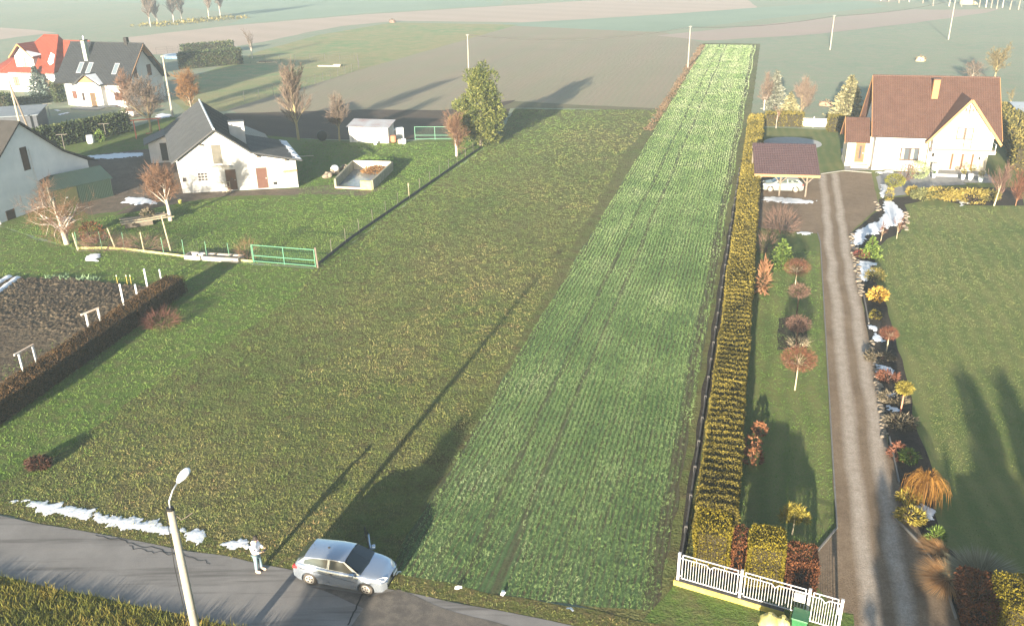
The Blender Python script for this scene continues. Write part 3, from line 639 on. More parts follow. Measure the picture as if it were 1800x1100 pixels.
for xe in (x0b, x1b):
    d = Vector((xm - xe, 0, zb - zeb)); MB().bar((xe, -1.45, zeb - .06), (xm, -1.45, zb - .06), .09, .26).build('barge_board', m_wood, broof)
    MB().bar((xe, -1.12, zeb - .2), (xm, -1.12, zb - .2), .6, .05).build('soffit', m_wood, broof)
for k, (x, z) in enumerate(((8.75, 7.1), (8.4, 7.1), (9.1, 7.1))): MB().bar((x, -1.3, z - .35 if k == 0 else z - .1), (x, -1.3, z + .65 if k == 0 else z + .3), .07).build('gable_ornament', m_beam, broof)
MB().bar((8.05, -1.3, 7.15), (9.45, -1.3, 7.15), .08).build('gable_ornament', m_beam, broof)
ch = MB().box(5.55, 6.2, 2.75, 3.4, 7.2, 9.7).build('chimney', M('orange_brick', (.30, .13, .05), (.38, .18, .08), 8, .85, bump=.3, bscale=20), roof)
MB().box(5.47, 6.28, 2.67, 3.48, 9.7, 9.84).build('chimney_cap', m_brownwood, ch)
bal = MB().box(5.62, 11.95, -1.7, -.6, 2.6, 2.84).build('balcony', m_white, H)
MB().box(5.57, 12.0, -1.75, -.74, 2.842, 2.9).build('balcony_floor', M('pink_tile', (.38, .27, .23), (.45, .33, .28), 6, .6), bal)
for x in (5.68, 11.88): MB().bar((x, -1.65, 2.9), (x, -1.65, 3.7), .06).build('rail_post', m_metal, bal)
for x0 in (5.68, 11.88): MB().bar((x0, -1.65, 3.66), (x0, -.75, 3.66), .04).build('rail', m_metal, bal)
window(H, ('y', -.78, -1), 7.95, 8.78, 3.95, 5.25, m_brownwood, m_blind, 0); window(H, ('y', -.78, -1), 8.8, 9.65, 2.95, 5.25, m_brownwood, m_blind, 0, trans=(4.0,))
for k in range(5): MB().bar((8.9 + .15 * k, -.95, 2.95), (8.9 + .15 * k, -.95, 3.85), .02).build('guard_bar', m_metal, bal)
MB().bar((8.8, -.95, 3.86), (9.65, -.95, 3.86), .03).build('guard_rail', m_metal, bal)
window(H, ('y', 0, -1), 2.72, 4.7, 1.28, 2.68, m_brownwood, m_glass, 1, .1, True)
for x in (2.86, 3.86): mb = MB(); mb.box(x, x + .3, -.018, -.013, 1.38, 2.58); mb.build('curtain', m_blind, H)
for a0, a1 in ((7.05, 8.15), (8.25, 9.2), (9.3, 10.2)): window(H, ('y', .25, -1), a0, a1, .45, 2.5, m_cream, m_blind, 0, .05, trans=(1.15,))
for x in (8.2, 9.25, 10.28): MB().box(x - .09, x + .09, .12, .248, .42, 2.6).build('window_post', M('window_brown', (.085, .038, .017), (.11, .05, .024), 5), H)
MB().box(5.7, 11.7, -1.9, .2, -.05, .36).build('terrace_step', m_pave, H)
lamp = MB().lathe((6.2, .1, 1.75), [(.02, 0), (.1, .05), (.13, .3), (.05, .42), (.02, .55)], 8).build('wall_lantern', m_dark, H)
MB().lathe((10.95, .08, 1.6), [(.02, 0), (.07, .05), (.08, .2), (.02, .35)], 8).build('wall_lantern', m_dark, H)
ds = MB(); n = 16; V = [(0, 0, 0)] + [(.48 * math.cos(a), -.0, .48 * math.sin(a)) for a in np.linspace(0, 2 * math.pi, n, False)]
V = [(11.25 + p[0], -1.2 + .12 * (1 if i == 0 else 0), 4.45 + p[2]) for i, p in enumerate(V)]; ds.poly(V, [(0, i + 1, (i + 1) % n + 1) for i in range(n)]); ds = ds.build('satellite_dish', m_whitepaint, H, True); MB().bar((11.25, -.78, 4.45), (11.25, -1.08, 4.45), .05).build('dish_arm', m_metal, ds)
# entrance porch
MB().prismx([(1.5, .45), (5.0, .45), (5.0, 3.2), (3.2, 4.9), (1.5, 3.2)], -2.75, -.02).build('porch_wall', m_cream, H); MB().box(-2.8, 0, 1.45, 5.0, -.1, .45).build('porch_plinth', m_plinth, H)
pr_ = MB(); pr_.slab((-3.15, .7, 2.95), (-.45, .7, 2.95), (-.45, 3.2, 5.3), (-3.15, 3.2, 5.3), .14, 10); pr_.slab((-.45, 5.6, 2.95), (-3.15, 5.6, 2.95), (-3.15, 3.2, 5.3), (-.45, 3.2, 5.3), .14, 10); pr_ = pr_.build('porch_roof', m_tileBrown, H)
MB().prismx([(.65, 2.75), (.65, 2.98), (3.2, 5.36), (5.65, 2.98), (5.65, 2.75), (3.2, 5.1)], -3.2, -3.15).build('barge_board', m_wood, pr_)
door(H, ('y', 1.5, -1), -1.75, -.85, .5, 2.65, m_wood, M('orange_door', (.17, .055, .02), (.21, .075, .03), 5, .45), True, (-1.4, -1.15, .9, 2.4))
MB().box(-2.2, -.3, .9, 1.45, -.05, .3).build('step', m_plinth, H); MB().box(-2.2, -.3, .55, .9, -.05, .16).build('step', m_plinth, H)

# ---------- carport with the parked hatchback
CP = thing('carport', 'open timber carport with brown tiled roof beside the hedge', 'carport', (27.7, 86.49), R(-10))
cr = MB().slab((-2.65, -.5, 2.42), (3.8, -.5, 2.42), (3.95, 5.2, 4.35), (-2.55, 5.2, 4.35), .14, 18); cr = cr.build('roof', tile_mat('plum_tiles', (.064, .037, .038), (.084, .050, .051), .24), CP)
MB().box(-2.65, 3.8, -.56, -.5, 2.16, 2.42).build('fascia', m_wood, cr); MB().box(-2.6, 3.75, -.08, .08, 2.12, 2.30).build('beam', m_beam, CP); MB().box(-2.6, 3.75, 4.9, 5.06, 3.85, 4.05).build('beam', m_beam, CP)
for x in (-2.4, 0.05, 2.65):
    MB().box(x - .08, x + .08, -.08, .08, 0, 2.12).build('post', m_beam, CP); MB().box(x - .08, x + .08, 4.9, 5.06, 0, 3.85).build('post', m_beam, CP)
    for s in (-1, 1): MB().bar((x, 0, 1.4), (x + s * .65, 0, 2.12), .09).build('brace', m_beam, CP)

# ---------- left: white house with graphite roof
H2 = thing('grey_roof_house', 'white two-storey house with graphite roof and snow on its porch gable', 'house', (-74.58, 149.15), R(-18))
MB().prismx([(0, -.1), (9.2, -.1), (9.2, 3.7), (4.6, 9.2), (0, 3.7)], 0, 12.6).build('wall', m_white, H2)
r2 = MB(); r2.slab((-1.5, -.6, 3.85), (13.6, -.6, 3.85), (13.7, 4.6, 9.75), (-1.3, 4.6, 9.75), .16, 22); r2.slab((13.6, 9.8, 3.85), (-1.5, 9.8, 3.85), (-1.3, 4.6, 9.75), (13.7, 4.6, 9.75), .16, 22); r2 = r2.build('roof', m_tileGrey, H2)
for y0 in (-.6, 9.8): MB().bar((13.55, y0, 3.72), (13.65, 4.6, 9.6), .06, .26).build('barge_board', m_wood, r2)
for s, y0 in ((1, -.6), (-1, 9.8)): MB().slab((12.6, y0, 3.66), (13.55, y0, 3.66), (13.55, 4.6, 9.55), (12.6, 4.6, 9.55), .03).build('soffit', m_wood, r2)
c_ = MB().box(3.1, 3.8, 2.2, 2.95, 6.6, 10.3).build('chimney', M('green_grey_render', (.20, .24, .20), (.25, .29, .25), 3), r2); MB().box(3.0, 3.9, 2.1, 3.05, 10.3, 10.42).build('chimney_cap', m_dark, c_); MB().cyl((3.45, 2.6), .1, 10.42, 11.0, 8).build('flue', m_metal, c_)
c_ = MB().box(10.0, 10.6, 4.3, 4.9, 9.4, 10.7).build('chimney', m_dark, r2)
for x in (2.3, 4.2, 9.5):
    k_ = MB(); z = lambda y: 3.85 + (y + .6) / 5.2 * 5.9
    k_.slab((x, .6, z(.6) + .07), (x + .95, .6, z(.6) + .07), (x + .95, 2.0, z(2.0) + .07), (x, 2.0, z(2.0) + .07), .1); k_ = k_.build('skylight', m_metal, r2)
    MB().slab((x + .1, .7, z(.7) + .085), (x + .85, .7, z(.7) + .085), (x + .85, 1.9, z(1.9) + .085), (x + .1, 1.9, z(1.9) + .085), .012).build('pane', M('sky_glass', (.10, .125, .145), rough=.15, spec=.6), k_)
MB().prism([(3.5, -.1), (8.3, -.1), (8.3, 3.75), (5.9, 5.1), (3.5, 3.75)], -1.0, 2.0).build('porch_wall', m_white, H2)
r3 = MB(); r3.slab((5.9, -1.6, 5.5), (5.9, 3.2, 5.5), (3.1, 3.2, 3.7), (3.1, -1.6, 3.7), .14); r3.slab((5.9, 3.2, 5.5), (5.9, -1.6, 5.5), (8.75, -1.6, 3.7), (8.75, 3.2, 3.7), .14); r3 = r3.build('porch_roof', m_tileGrey, H2)
MB().prism([(3.9, 4.05), (7.9, 4.05), (5.9, 5.25)], -1.15, -1.02).build('gable_boards', m_wood, H2)
for a, b in (((3.1, 3.62), (5.9, 5.42)), ((5.9, 5.42), (8.75, 3.62))): MB().bar((a[0], -1.62, a[1]), (b[0], -1.62, b[1]), .06, .2).build('barge_board', m_tileGrey, r3)
sn = MB().slab((6.2, -1.5, 5.36), (6.3, .9, 5.30), (8.55, .5, 3.9), (8.6, -1.4, 3.88), .1); sn.slab((5.2, -1.5, 5.12), (3.2, -1.5, 3.86), (3.3, -.2, 3.92), (4.6, -.2, 4.75), .1); sn.build('roof_snow', m_snow, r3)
fy = ('y', 0, -1); fx = ('x', 12.6, 1)
window(H2, fy, 1.3, 2.2, 1.2, 2.4, m_brownwood, M('red_curtain', (.08, .03, .02), (.1, .042, .028), 4), 0, sill=True); window(H2, fy, 9.9, 11.4, 1.2, 2.45, m_brownwood, MATS['red_curtain'], 1, sill=True); window(H2, ('y', -1.0, -1), 4.2, 4.7, 1.1, 2.4, m_brownwood, m_darkpane, 0); door(H2, ('y', -1.0, -1), 5.9, 6.9, .05, 2.4, m_wood, M('tan_door', (.07, .042, .022), (.09, .058, .032), 5))
for a in (2.1, 5.6):
    window(H2, fx, a, a + 1.0, 4.4, 6.2, m_brownwood, MATS['red_curtain'], 0)
window(H2, fx, 4.2, 5.9, 1.0, 2.6, m_brownwood, MATS['red_curtain'], 1)
MB().tube([(12.5, -.08, 3.7), (12.5, -.08, 0)], .06, 6).build('downpipe', m_brownwood, H2); MB().tube([(.1, -.08, 3.7), (.1, -.08, 0)], .05, 6).build('downpipe', m_metal, H2)
MB().box(3.3, 8.6, -3.2, -1.0, 0, .15).build('porch_slab', m_pave, H2)
for x0, x1 in ((-1.5, 3.0), (8.8, 13.6)): MB().tube([(x0, -.7, 3.74), (x1, -.7, 3.74)], .08, 8).build('gutter', m_dark, r2)
MB().tube([(-1.3, 4.6, 9.8), (13.7, 4.6, 9.8)], .1, 8).build('ridge_cap', m_tileGrey, r2)

# ---------- far left: house with red roof
b = g(22, 161)
H3 = thing('red_roof_house', 'white house with bright red hipped roof and arched dormer window', 'house', (b[0], b[1]), R(-18))
MB().box(0, 10.6, 0, 8.2, -.1, 3.75).build('wall', m_white, H3); MB().box(-5.5, -.02, 1.2, 8.0, -.1, 3.2).build('wall', m_white, H3)
hip = MB(); e, p = [(-1.0, -.7, 3.7), (11.3, -.7, 3.7), (11.3, 8.9, 3.7), (-1.0, 8.9, 3.7)], [(6.2, 4.1, 9.75), (9.5, 4.1, 9.75)]
hip.poly(e + p, [(0, 1, 5, 4), (1, 2, 5), (2, 3, 4, 5), (3, 0, 4), (3, 2, 1, 0)]); hip.poly([(-6.2, .6, 3.15), (-.5, .6, 3.15), (3.5, 4.4, 6.4), (-3.0, 4.4, 5.6), (-6.2, 8.4, 3.15), (-.5, 8.4, 3.15)], [(0, 1, 2, 3), (0, 3, 4), (4, 3, 2, 5), (5, 1, 0, 4)])
hip.poly([(12.3, 2.2, 4.4), (16.0, 4.6, 8.9), (9.3, 4.6, 8.9), (12.3, 7.6, 4.4), (9.0, 2.2, 4.4), (9.0, 7.6, 4.4)], [(0, 1, 2, 4), (1, 3, 5, 2), (0, 3, 1), (4, 5, 3, 0)])
hip = hip.build('roof', m_tileRed, H3)
MB().prism([(2.4, 3.6), (6.6, 3.6), (6.6, 6.4), (4.4, 8.1), (2.4, 6.4)], 0, 3.2).build('dormer_wall', m_white, H3)
dr = MB(); dr.slab((4.4, -.7, 8.7), (4.4, 4.0, 8.7), (1.7, 2.0, 6.25), (1.7, -.7, 6.25), .14); dr.slab((4.4, 4.0, 8.7), (4.4, -.7, 8.7), (7.3, -.7, 6.25), (7.3, 2.0, 6.25), .14); dr = dr.build('dormer_roof', m_tileRed, H3)
for x in (1.7, 7.3): MB().bar((x, -.72, 6.15), (4.4, -.72, 8.58), .05, .22).build('barge_board', m_wood, dr)
window(H3, ('y', 0, -1), 4.0, 5.2, 4.1, 6.2, m_brownwood, m_blind, 1); window(H3, ('y', 0, -1), .9, 2.2, 1.1, 2.7, m_brownwood, M('red_curtain2', (.28, .14, .10)), 1); window(H3, ('y', 0, -1), 8.3, 9.5, .3, 2.4, m_wood, m_blind, 1)
MB().slab((5.6, -.6, 7.35 + .3), (7.2, -.6, 6.2 + .3), (7.1, 1.7, 6.28 + .3), (6.9, 1.7, 6.45 + .3), .08).build('roof_snow', m_snow, dr)
MB().poly([(9.3, 1.7, 7.0), (10.2, 1.5, 6.62), (10.6, .4, 5.3), (9.9, .2, 4.95), (9.2, .6, 5.5)], [(0, 1, 2, 3, 4)][:1]).build('roof_snow', m_snow, hip)

MB().tube([(-1.0, -.78, 3.62), (11.3, -.78, 3.62)], .08, 8).build('gutter', m_tileRed, hip)
for a_, b_ in (((-1.0, -.7, 3.72), (6.2, 4.1, 9.78)), ((11.3, -.7, 3.72), (9.5, 4.1, 9.78)), ((6.2, 4.1, 9.78), (9.5, 4.1, 9.78))): MB().tube([a_, b_], .12, 6).build('ridge_cap', m_tileRed, hip)
# ---------- white farm building with dark sheet roof
FB = thing('farm_building', 'whitewashed farm building with dark sheet metal roof and wide white chimney', 'barn', (-35.51, 91.62), R(8))
MB().prism([(0, -.1), (8.2, -.1), (8.2, 3.75), (4.15, 6.55), (0, 3.55)], 0, 18.5).build('wall', m_oldwhite, FB); MB().prism([(8.2, -.1), (12.3, -.1), (12.3, 2.95), (8.2, 3.75)], 0, 9.6).build('lean_to_wall', m_oldwhite, FB); MB().prism([(8.2, -.1), (11.0, -.1), (11.0, 2.2), (8.2, 3.6)], 11.0, 18.4).build('lean_to_wall', m_oldwhite, FB)
MB().prism([(-2.9, -.1), (0, -.1), (0, 3.5), (-2.9, 2.35)], 15.3, 18.6).build('annex_wall', m_oldwhite, FB)
rf = MB(); rf.slab((4.15, -.55, 6.85), (4.15, 18.9, 6.85), (-.75, 18.9, 3.45), (-.75, -.55, 3.45), .14); rf.slab((4.15, 18.9, 6.85), (4.15, -.55, 6.85), (7.75, -.55, 4.2), (7.75, 18.9, 4.2), .14); rf = rf.build('roof', m_sheetGrey, FB)
MB().slab((7.6, -.55, 4.24), (7.6, 9.9, 4.24), (12.95, 9.9, 3.12), (12.95, -.55, 3.12), .12).build('lean_to_roof', m_sheetGrey, FB); MB().slab((7.7, 10.4, 4.22), (7.7, 18.8, 4.22), (11.6, 18.8, 2.3), (11.6, 10.4, 2.3), .12).build('lean_to_roof', m_sheetGrey, FB)
MB().slab((-.6, 14.9, 3.54), (-.6, 18.9, 3.54), (-3.4, 18.9, 2.38), (-3.4, 14.9, 2.38), .12).build('annex_roof', m_sheetGrey, FB)
rb = MB()
for y in np.arange(-.4, 18.9, .62):
    rb.bar((4.15, y, 6.88), (7.75, y, 4.23), .05, .05)
    if y < 9.9: rb.bar((7.7, y, 4.24), (12.9, y, 3.15), .05, .05)
    rb.bar((4.15, y, 6.88), (-.7, y, 3.5), .03, .03)
rb = rb.build('roof_seams', m_sheetGrey, rf); rb['kind'] = 'stuff'
MB().tube([(4.15, -.6, 6.9), (4.15, 18.9, 6.9)], .12, 8).build('ridge_cap', M('pale_metal', (.30, .34, .37), (.36, .40, .42), 3, .4), rf)
c_ = MB().box(6.1, 7.7, 3.6, 4.3, 3.9, 6.75).build('chimney', m_oldwhite, FB); MB().box(6.03, 7.77, 3.53, 4.37, 6.75, 6.85).build('chimney_cap', m_sheetGrey, c_)
for x in (5.5, 5.85, 6.5): MB().cyl((0, 0), .08, -.06, .0, 8).build('vent', m_dark, c_).matrix_local = Matrix.Translation((x, 3.6, 6.5)) @ Matrix.Rotation(math.pi / 2, 4, 'X')
sr = random.Random(2); sn = MB()
for i in range(24): y = -.3 + i * .42; sn.slab((12.93, y, 3.16), (12.93, y + .43, 3.16), (12.93 - sr.uniform(.5, .95), y + .43, 3.16 + .17), (12.93 - sr.uniform(.5, .95), y, 3.16 + .17), .05)
sn.build('roof_snow', m_snow, FB)
ff = ('y', 0, -1)
window(FB, ff, 3.6, 4.7, 3.0, 5.15, m_oldwhite, m_oldpane, 0, .05, name='hay_door'); MB().box(3.35, 5.25, -.55, 0, 2.72, 2.88).build('ledge', m_plinth, FB)
window(FB, ff, 1.8, 2.85, 1.25, 2.2, m_oldwhite, m_darkpane, 2, .05, trans=(1.55, 1.87)); window(FB, ff, .15, .6, 1.25, 1.75, m_oldwhite, m_darkpane, 0, .03)
door(FB, ff, 4.75, 5.75, .1, 2.3, m_beam, M('rust_door', (.07, .036, .022), (.11, .058, .035), 3, .8), True, (5.2, 5.45, 1.25, 1.42)); door(FB, ff, 8.0, 9.05, .1, 2.35, m_beam, M('red_plank_door', (.07, .03, .02), (.09, .042, .028), 3, .8))
window(FB, ff, 9.6, 10.1, .4, .8, m_oldwhite, m_dark, 0, .03, name='hatch')
for x0, z0 in ((2.6, 5.2), (6.1, 5.35), (8.3, 3.7), (11.2, 3.15)): MB().bar((x0, .2, z0), (x0, -.5, z0), .16).build('beam_end', m_beam, FB)
for k in range(7): MB().bar((10.95 + .2 * k, -.12, .35), (10.95 + .2 * k, -.12, 1.8), .03).build('lattice_bar', m_oldwhite, FB)
MB().bar((10.8, -.2, 1.85), (12.3, -.2, 1.95), .12, .25).build('awning', M('rusty', (.22, .10, .06), (.32, .17, .10), 5), FB)
window(FB, ('y', 15.3, -1), -1.6, -.7, .2, 2.5, m_oldwhite, m_dark, 0, .05, name='doorway')

for o_ in FB.children_recursive:                     # the yard side stands askew to the long axis
    if o_.type == 'MESH' and not o_.name.startswith('vent'):
        for v_ in o_.data.vertices: v_.co.x -= .25 * v_.co.y

# ---------- grey barn at the left edge
b = g(0, 393)
BA = thing('grey_barn', 'big grey rendered barn with gable wall and cement sheet roof', 'barn', (b[0], b[1]), R(72))
MB().prism([(-2.4, -.1), (12.7, -.1), (12.7, 3.35), (9.6, 5.0), (4.82, 8.85), (-2.4, 2.75)], 0, 15).build('wall', m_greywall, BA)
rf = MB(); rf.slab((4.82, -.35, 9.1), (4.82, 15.3, 9.1), (-3.0, 15.3, 2.45), (-3.0, -.35, 2.45), .14); rf.slab((4.82, 15.3, 9.1), (4.82, -.35, 9.1), (9.7, -.35, 5.1), (9.7, 15.3, 5.1), .14); rf.slab((9.6, 15.3, 5.18), (9.6, -.35, 5.18), (13.9, -.35, 3.1), (13.9, 15.3, 3.1), .12); rf.build('roof', m_barnroof, BA)
window(BA, ff, 4.3, 5.1, 4.2, 6.5, m_brownwood, m_brownwood, 0, .06, name='loft_door'); door(BA, ff, 1.0, 1.9, 0, .9, m_brownwood, m_brownwood, False)
ld = MB().bar((5.4, -.15, 0), (5.25, -.15, 6.2), .05).build('pipe', m_metal, BA); MB().bar((-.2, -.3, 0), (-.35, -.3, 1.4), .12).build('corner_post', m_whitepaint, BA)

# ---------- dark green sheet-metal garage
b = g(150, 356)
m_green = tile_mat('shaded_green_sheet', (.011, .027, .018), (.016, .034, .023), .18); m_greenr = tile_mat('shaded_green_roof', (.020, .038, .029), (.027, .047, .036), .2)  # greens darkened so the shade on the garage sits in their colour
GA = thing('green_garage', 'dark green sheet metal garage between the grey barn and birch', 'garage', (b[0], b[1]), R(50))
MB().prismx([(0, 0), (4.2, 0), (4.2, 2.05), (2.1, 2.95), (0, 2.05)], -3.2, 3.1).build('wall', m_green, GA)
MB().slab((-3.4, -.25, 2.0), (3.3, -.25, 2.0), (3.3, 2.1, 3.02), (-3.4, 2.1, 3.02), .06, 0).build('roof', m_greenr, GA); MB().slab((3.3, 4.45, 2.0), (-3.4, 4.45, 2.0), (-3.4, 2.1, 3.02), (3.3, 2.1, 3.02), .06).build('roof', m_greenr, GA)
d_ = MB().box(-2.9, -.6, -.03, 0, .05, 1.95).build('door', M('olive_door', (.035, .038, .013), (.05, .053, .02), 3), GA); MB().box(-1.85, -1.65, -.07, -.03, .9, 1.0).build('handle', m_metal, d_)

# ---------- board shed in the yard
b = g(615, 250)
SH = thing('board_shed', 'small whitewashed board shed with grey corrugated roof by the ploughed strip', 'shed', (b[0], b[1]), R(-13))
MB().prismx([(0, -.05), (2.3, -.05), (2.3, 2.5), (0, 2.1)], 0, 5.5).build('core_wall', m_beam, SH)
mm = [M('whitewashed_board', (.50, .49, .46), (.62, .60, .56), 3, .9), M('greyed_board', (.40, .39, .37), (.50, .48, .45), 3, .9)]
x = 0; kr = random.Random(6)
while x < 5.45:
    w = kr.uniform(.24, .36); x1 = min(x + w, 5.5)
    if not (3.0 < x < 4.7): MB().box(x + .01, x1 - .01, -.03, 0, 0, 2.1).build('board', mm[kr.random() < .35], SH)
    else: MB().box(x + .01, x1 - .01, -.03, 0, 0, 1.45).build('board', mm[kr.random() < .35], SH)
    x = x1
MB().box(3.05, 4.7, -.02, 0, 1.5, 2.05).build('brick_panel', M('patchy_brick', (.42, .16, .07), (.62, .52, .40), 5, .9), SH)
for k in range(4): MB().box(5.5, 5.53, .03 + k * .57, .57 + k * .57, 0, 2.1 + k * .09).build('board', mm[1], SH)
cw = MB()
for k in range(28):
    xa, xb = -.25 + k * .215, -.25 + (k + 1) * .215; xm_ = (xa + xb) / 2
    cw.poly([(xa, -.35, 2.08), (xm_, -.35, 2.13), (xb, -.35, 2.08), (xa, 2.6, 2.62), (xm_, 2.6, 2.67), (xb, 2.6, 2.62)], [(0, 1, 4, 3), (1, 2, 5, 4)])
cw.build('roof', M('corrugated_sheet', (.30, .33, .36), (.22, .16, .15), .55, .45, .4), SH)

# ---------- dark flat-roofed shed at the left edge
b = g(70, 232)
DS = thing('dark_shed', 'low dark boarded shed with flat grey roof behind the barn', 'shed', (b[0], b[1]), R(14))
MB().box(-14, 0, 0, 6, 0, 2.5).build('wall', M('dark_boards', (.045, .05, .06), (.06, .065, .075), 2, .8), DS); MB().slab((-14.3, -.3, 2.52), (.3, -.3, 2.52), (.3, 6.3, 2.95), (-14.3, 6.3, 2.95), .1).build('roof', M('flat_felt', (.13, .15, .17), (.17, .19, .21), 2, .8), DS)
# ---------- glimpsed grey roof beyond the right-hand hedge
b = g(1795, 232)
RS = thing('grey_roof_shed', 'shed with pale grey roof behind the clipped hedge at the right edge', 'shed', (b[0], b[1]), R(-14))
MB().box(0, 9, 0, 6, 0, 2.2).build('wall', m_oldwhite, RS); MB().slab((-.4, -.4, 2.2), (9.3, -.4, 2.2), (9.3, 6.3, 2.9), (-.4, 6.3, 2.9), .1).build('roof', M('pale_sheet', (.24, .27, .30), (.30, .33, .36), 2, .5), RS)
# ================================================================== right-hand garden: hedges, shrubs, fence
def ppm(y): return math.cos(PITCH) * (y + 111) / CAMH         # photo pixels per metre on the ground at row y
m_hedgeG = FOL('golden_thuja', [(0, (.02, .02, .005)), (.3, (.055, .047, .009)), (.6, (.11, .09, .016)), (.85, (.165, .13, .024)), (1, (.225, .175, .032))])
m_hedgeY = FOL('yellow_thuja', [(0, (.033, .028, .004)), (.35, (.104, .084, .008)), (.7, (.190, .152, .013)), (1, (.266, .209, .024))])
m_core = M('hedge_core', (.02, .017, .008), (.035, .028, .012), 3, .95)
def hedge(name, label, loc, rz, L, W, Ht, n, size, mat, core=True, parts=None, **kw):
    t_ = thing(name, label, 'hedge', loc, rz)
    if core: MB().box(.12, L - .12, -W / 2 + .16, W / 2 - .16, 0, Ht - .16).build('inner_branches', m_core, t_)
    if parts:
        for (a, b, nn, sz) in parts:
            o = hedge_leaves(t_, mat, b - a, W, Ht, nn, sz, seed=int(a) + 3, **kw); o.location = (a, 0, 0)
    else: hedge_leaves(t_, mat, L, W, Ht, n, size, **kw)
    return t_
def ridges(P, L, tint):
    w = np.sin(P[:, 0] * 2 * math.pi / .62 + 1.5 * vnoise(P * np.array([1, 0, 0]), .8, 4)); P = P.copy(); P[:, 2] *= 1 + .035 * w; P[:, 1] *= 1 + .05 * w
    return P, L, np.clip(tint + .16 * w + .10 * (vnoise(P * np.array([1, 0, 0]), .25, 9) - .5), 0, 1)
hb = uv(-.1, 32.3)
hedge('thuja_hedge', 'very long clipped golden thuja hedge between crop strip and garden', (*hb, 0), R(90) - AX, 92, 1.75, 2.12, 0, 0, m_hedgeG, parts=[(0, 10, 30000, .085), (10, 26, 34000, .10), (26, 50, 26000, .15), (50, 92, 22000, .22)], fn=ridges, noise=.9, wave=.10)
hb = uv(-.15, 30.6)
hedge('thuja_bush', 'bright yellow thuja block at the near end of the long hedge', (*hb, 0), R(90) - AX, 1.75, 1.5, 1.95, 8500, .075, m_hedgeY, noise=1.5, seed=4)
# plinth fence on the field side of the hedge
PF = thing('plinth_fence', 'low dark concrete plinth fence running beside the long hedge', 'fence', (*uv(-1.38, 30.5), 0), R(90) - AX)
m_dconc = M('dark_concrete', (.05, .048, .045), (.08, .075, .07), 3, .9, bump=.3, bscale=12)
for k in range(28):
    MB().box(k * 2.5 + .01, k * 2.5 + 2.38, -.04, .04, 0, .36).build('plinth_panel', m_dconc, PF); MB().box(k * 2.5 + 2.39, k * 2.5 + 2.5, -.07, .07, 0, .42).build('plinth_post', m_dconc, PF)

# front fence with balusters
FE = thing('front_fence', 'white steel fence panels with yellow plinth in front of the garden', 'fence', (*gp(1191, 1027), 0), 0)
base_ = g(1191, 1027); posts = [g(1191, 1027), g(1299, 1058), g(1416, 1093), g(1473, 1106)]
m_fwhite = M('fence_white', (.468, .461, .468), (.507, .501, .507), 8, .4, .4)
fd = posts[2] - posts[0]; fa = math.atan2(fd[1], fd[0]); FE.rotation_euler = (0, 0, fa)
fx_ = [0.0] + [float((p - base_)[0] * math.cos(fa) + (p - base_)[1] * math.sin(fa)) for p in posts[1:]]
zb0 = .28
MB().box(-.15, fx_[2] - .85, -.13, .13, 0, zb0).build('plinth', M('yellow_plinth', (.372, .300, .048), (.420, .360, .096), 3, .85), FE)
MB().box(-.12, fx_[2] - .85, -.10, .10, zb0, zb0 + .015).build('plinth_cap', m_dconc, FE)
for i, x in enumerate(fx_):
    p_ = MB().box(x - .05, x + .05, -.05, .05, 0 if i > 1 else zb0, 1.62 if i < 3 else 1.55).build('post', m_fwhite, FE); MB().box(x - .06, x + .06, -.06, .06, 1.62 if i < 3 else 1.55, 1.65 if i < 3 else 1.58).build('post_cap', m_fwhite, p_)
def panel(a, b, nb, z0, z1, name='panel'):
    w = b - a; zi = z1 - .2; nd = .16; c = a + w * .5
    f = MB(); f.box(a, a + .035, -.018, .018, z0, z1); f.box(b - .035, b, -.018, .018, z0, z1); f.box(a + .035, b - .035, -.017, .017, z1 - .035, z1); f.box(a + .035, b - .035, -.017, .017, z0, z0 + .035)
    f = f.build(name, m_fwhite, FE); pts = [(a + .03, zi), (c - .14, zi), (c, zi - nd), (c + .14, zi), (b - .03, zi)]
    for p, q in zip(pts, pts[1:]): MB().bar((p[0], 0, p[1]), (q[0], 0, q[1]), .025, .03).build('notched_rail', m_fwhite, f)
    for k in range(nb):
        x = a + .035 + (w - .07) * (k + 1) / (nb + 1); zt = zi - nd * max(0, 1 - abs(x - c) / .14); MB().box(x - .009, x + .009, -.009, .009, z0 + .03, zt).build('baluster', m_fwhite, f)
    for x in (a + w * .25, a + w * .75): MB().box(x - .009, x + .009, -.009, .009, zi, z1 - .03).build('baluster', m_fwhite, f)
    for x in ((a - .1, a), (b, b + .1)):
        for z in (z0 + .12, zi): MB().box(x[0], x[1], -.012, .012, z - .015, z + .015).build('bracket', m_fwhite, f)
    return f
panel(fx_[0] + .13, fx_[1] - .13, 19, zb0 + .1, 1.6); panel(fx_[1] + .13, fx_[2] - .13, 19, zb0 + .1, 1.6); gt = panel(fx_[2] + .13, fx_[3] - .13, 8, .12, 1.55, 'wicket_gate')
MB().box(fx_[3] - .16, fx_[3] - .06, -.05, .05, .85, 1.15).build('lock_box', m_fwhite, gt)
MBX = thing('mailbox', 'grey metal letterbox fixed to the white fence panel', 'mailbox', (base_[0] + math.cos(fa) * (fx_[2] - .36), base_[1] + math.sin(fa) * (fx_[2] - .36), 0), fa)
MB().box(-.19, .19, -.14, -.02, 1.0, 1.36).build('box', M('letterbox_grey', (.42, .43, .40), (.5, .5, .47), 4, .5), MBX, bevel=.01); MB().box(-.16, .16, -.15, -.14, 1.26, 1.3).build('slot', m_metal, MBX)
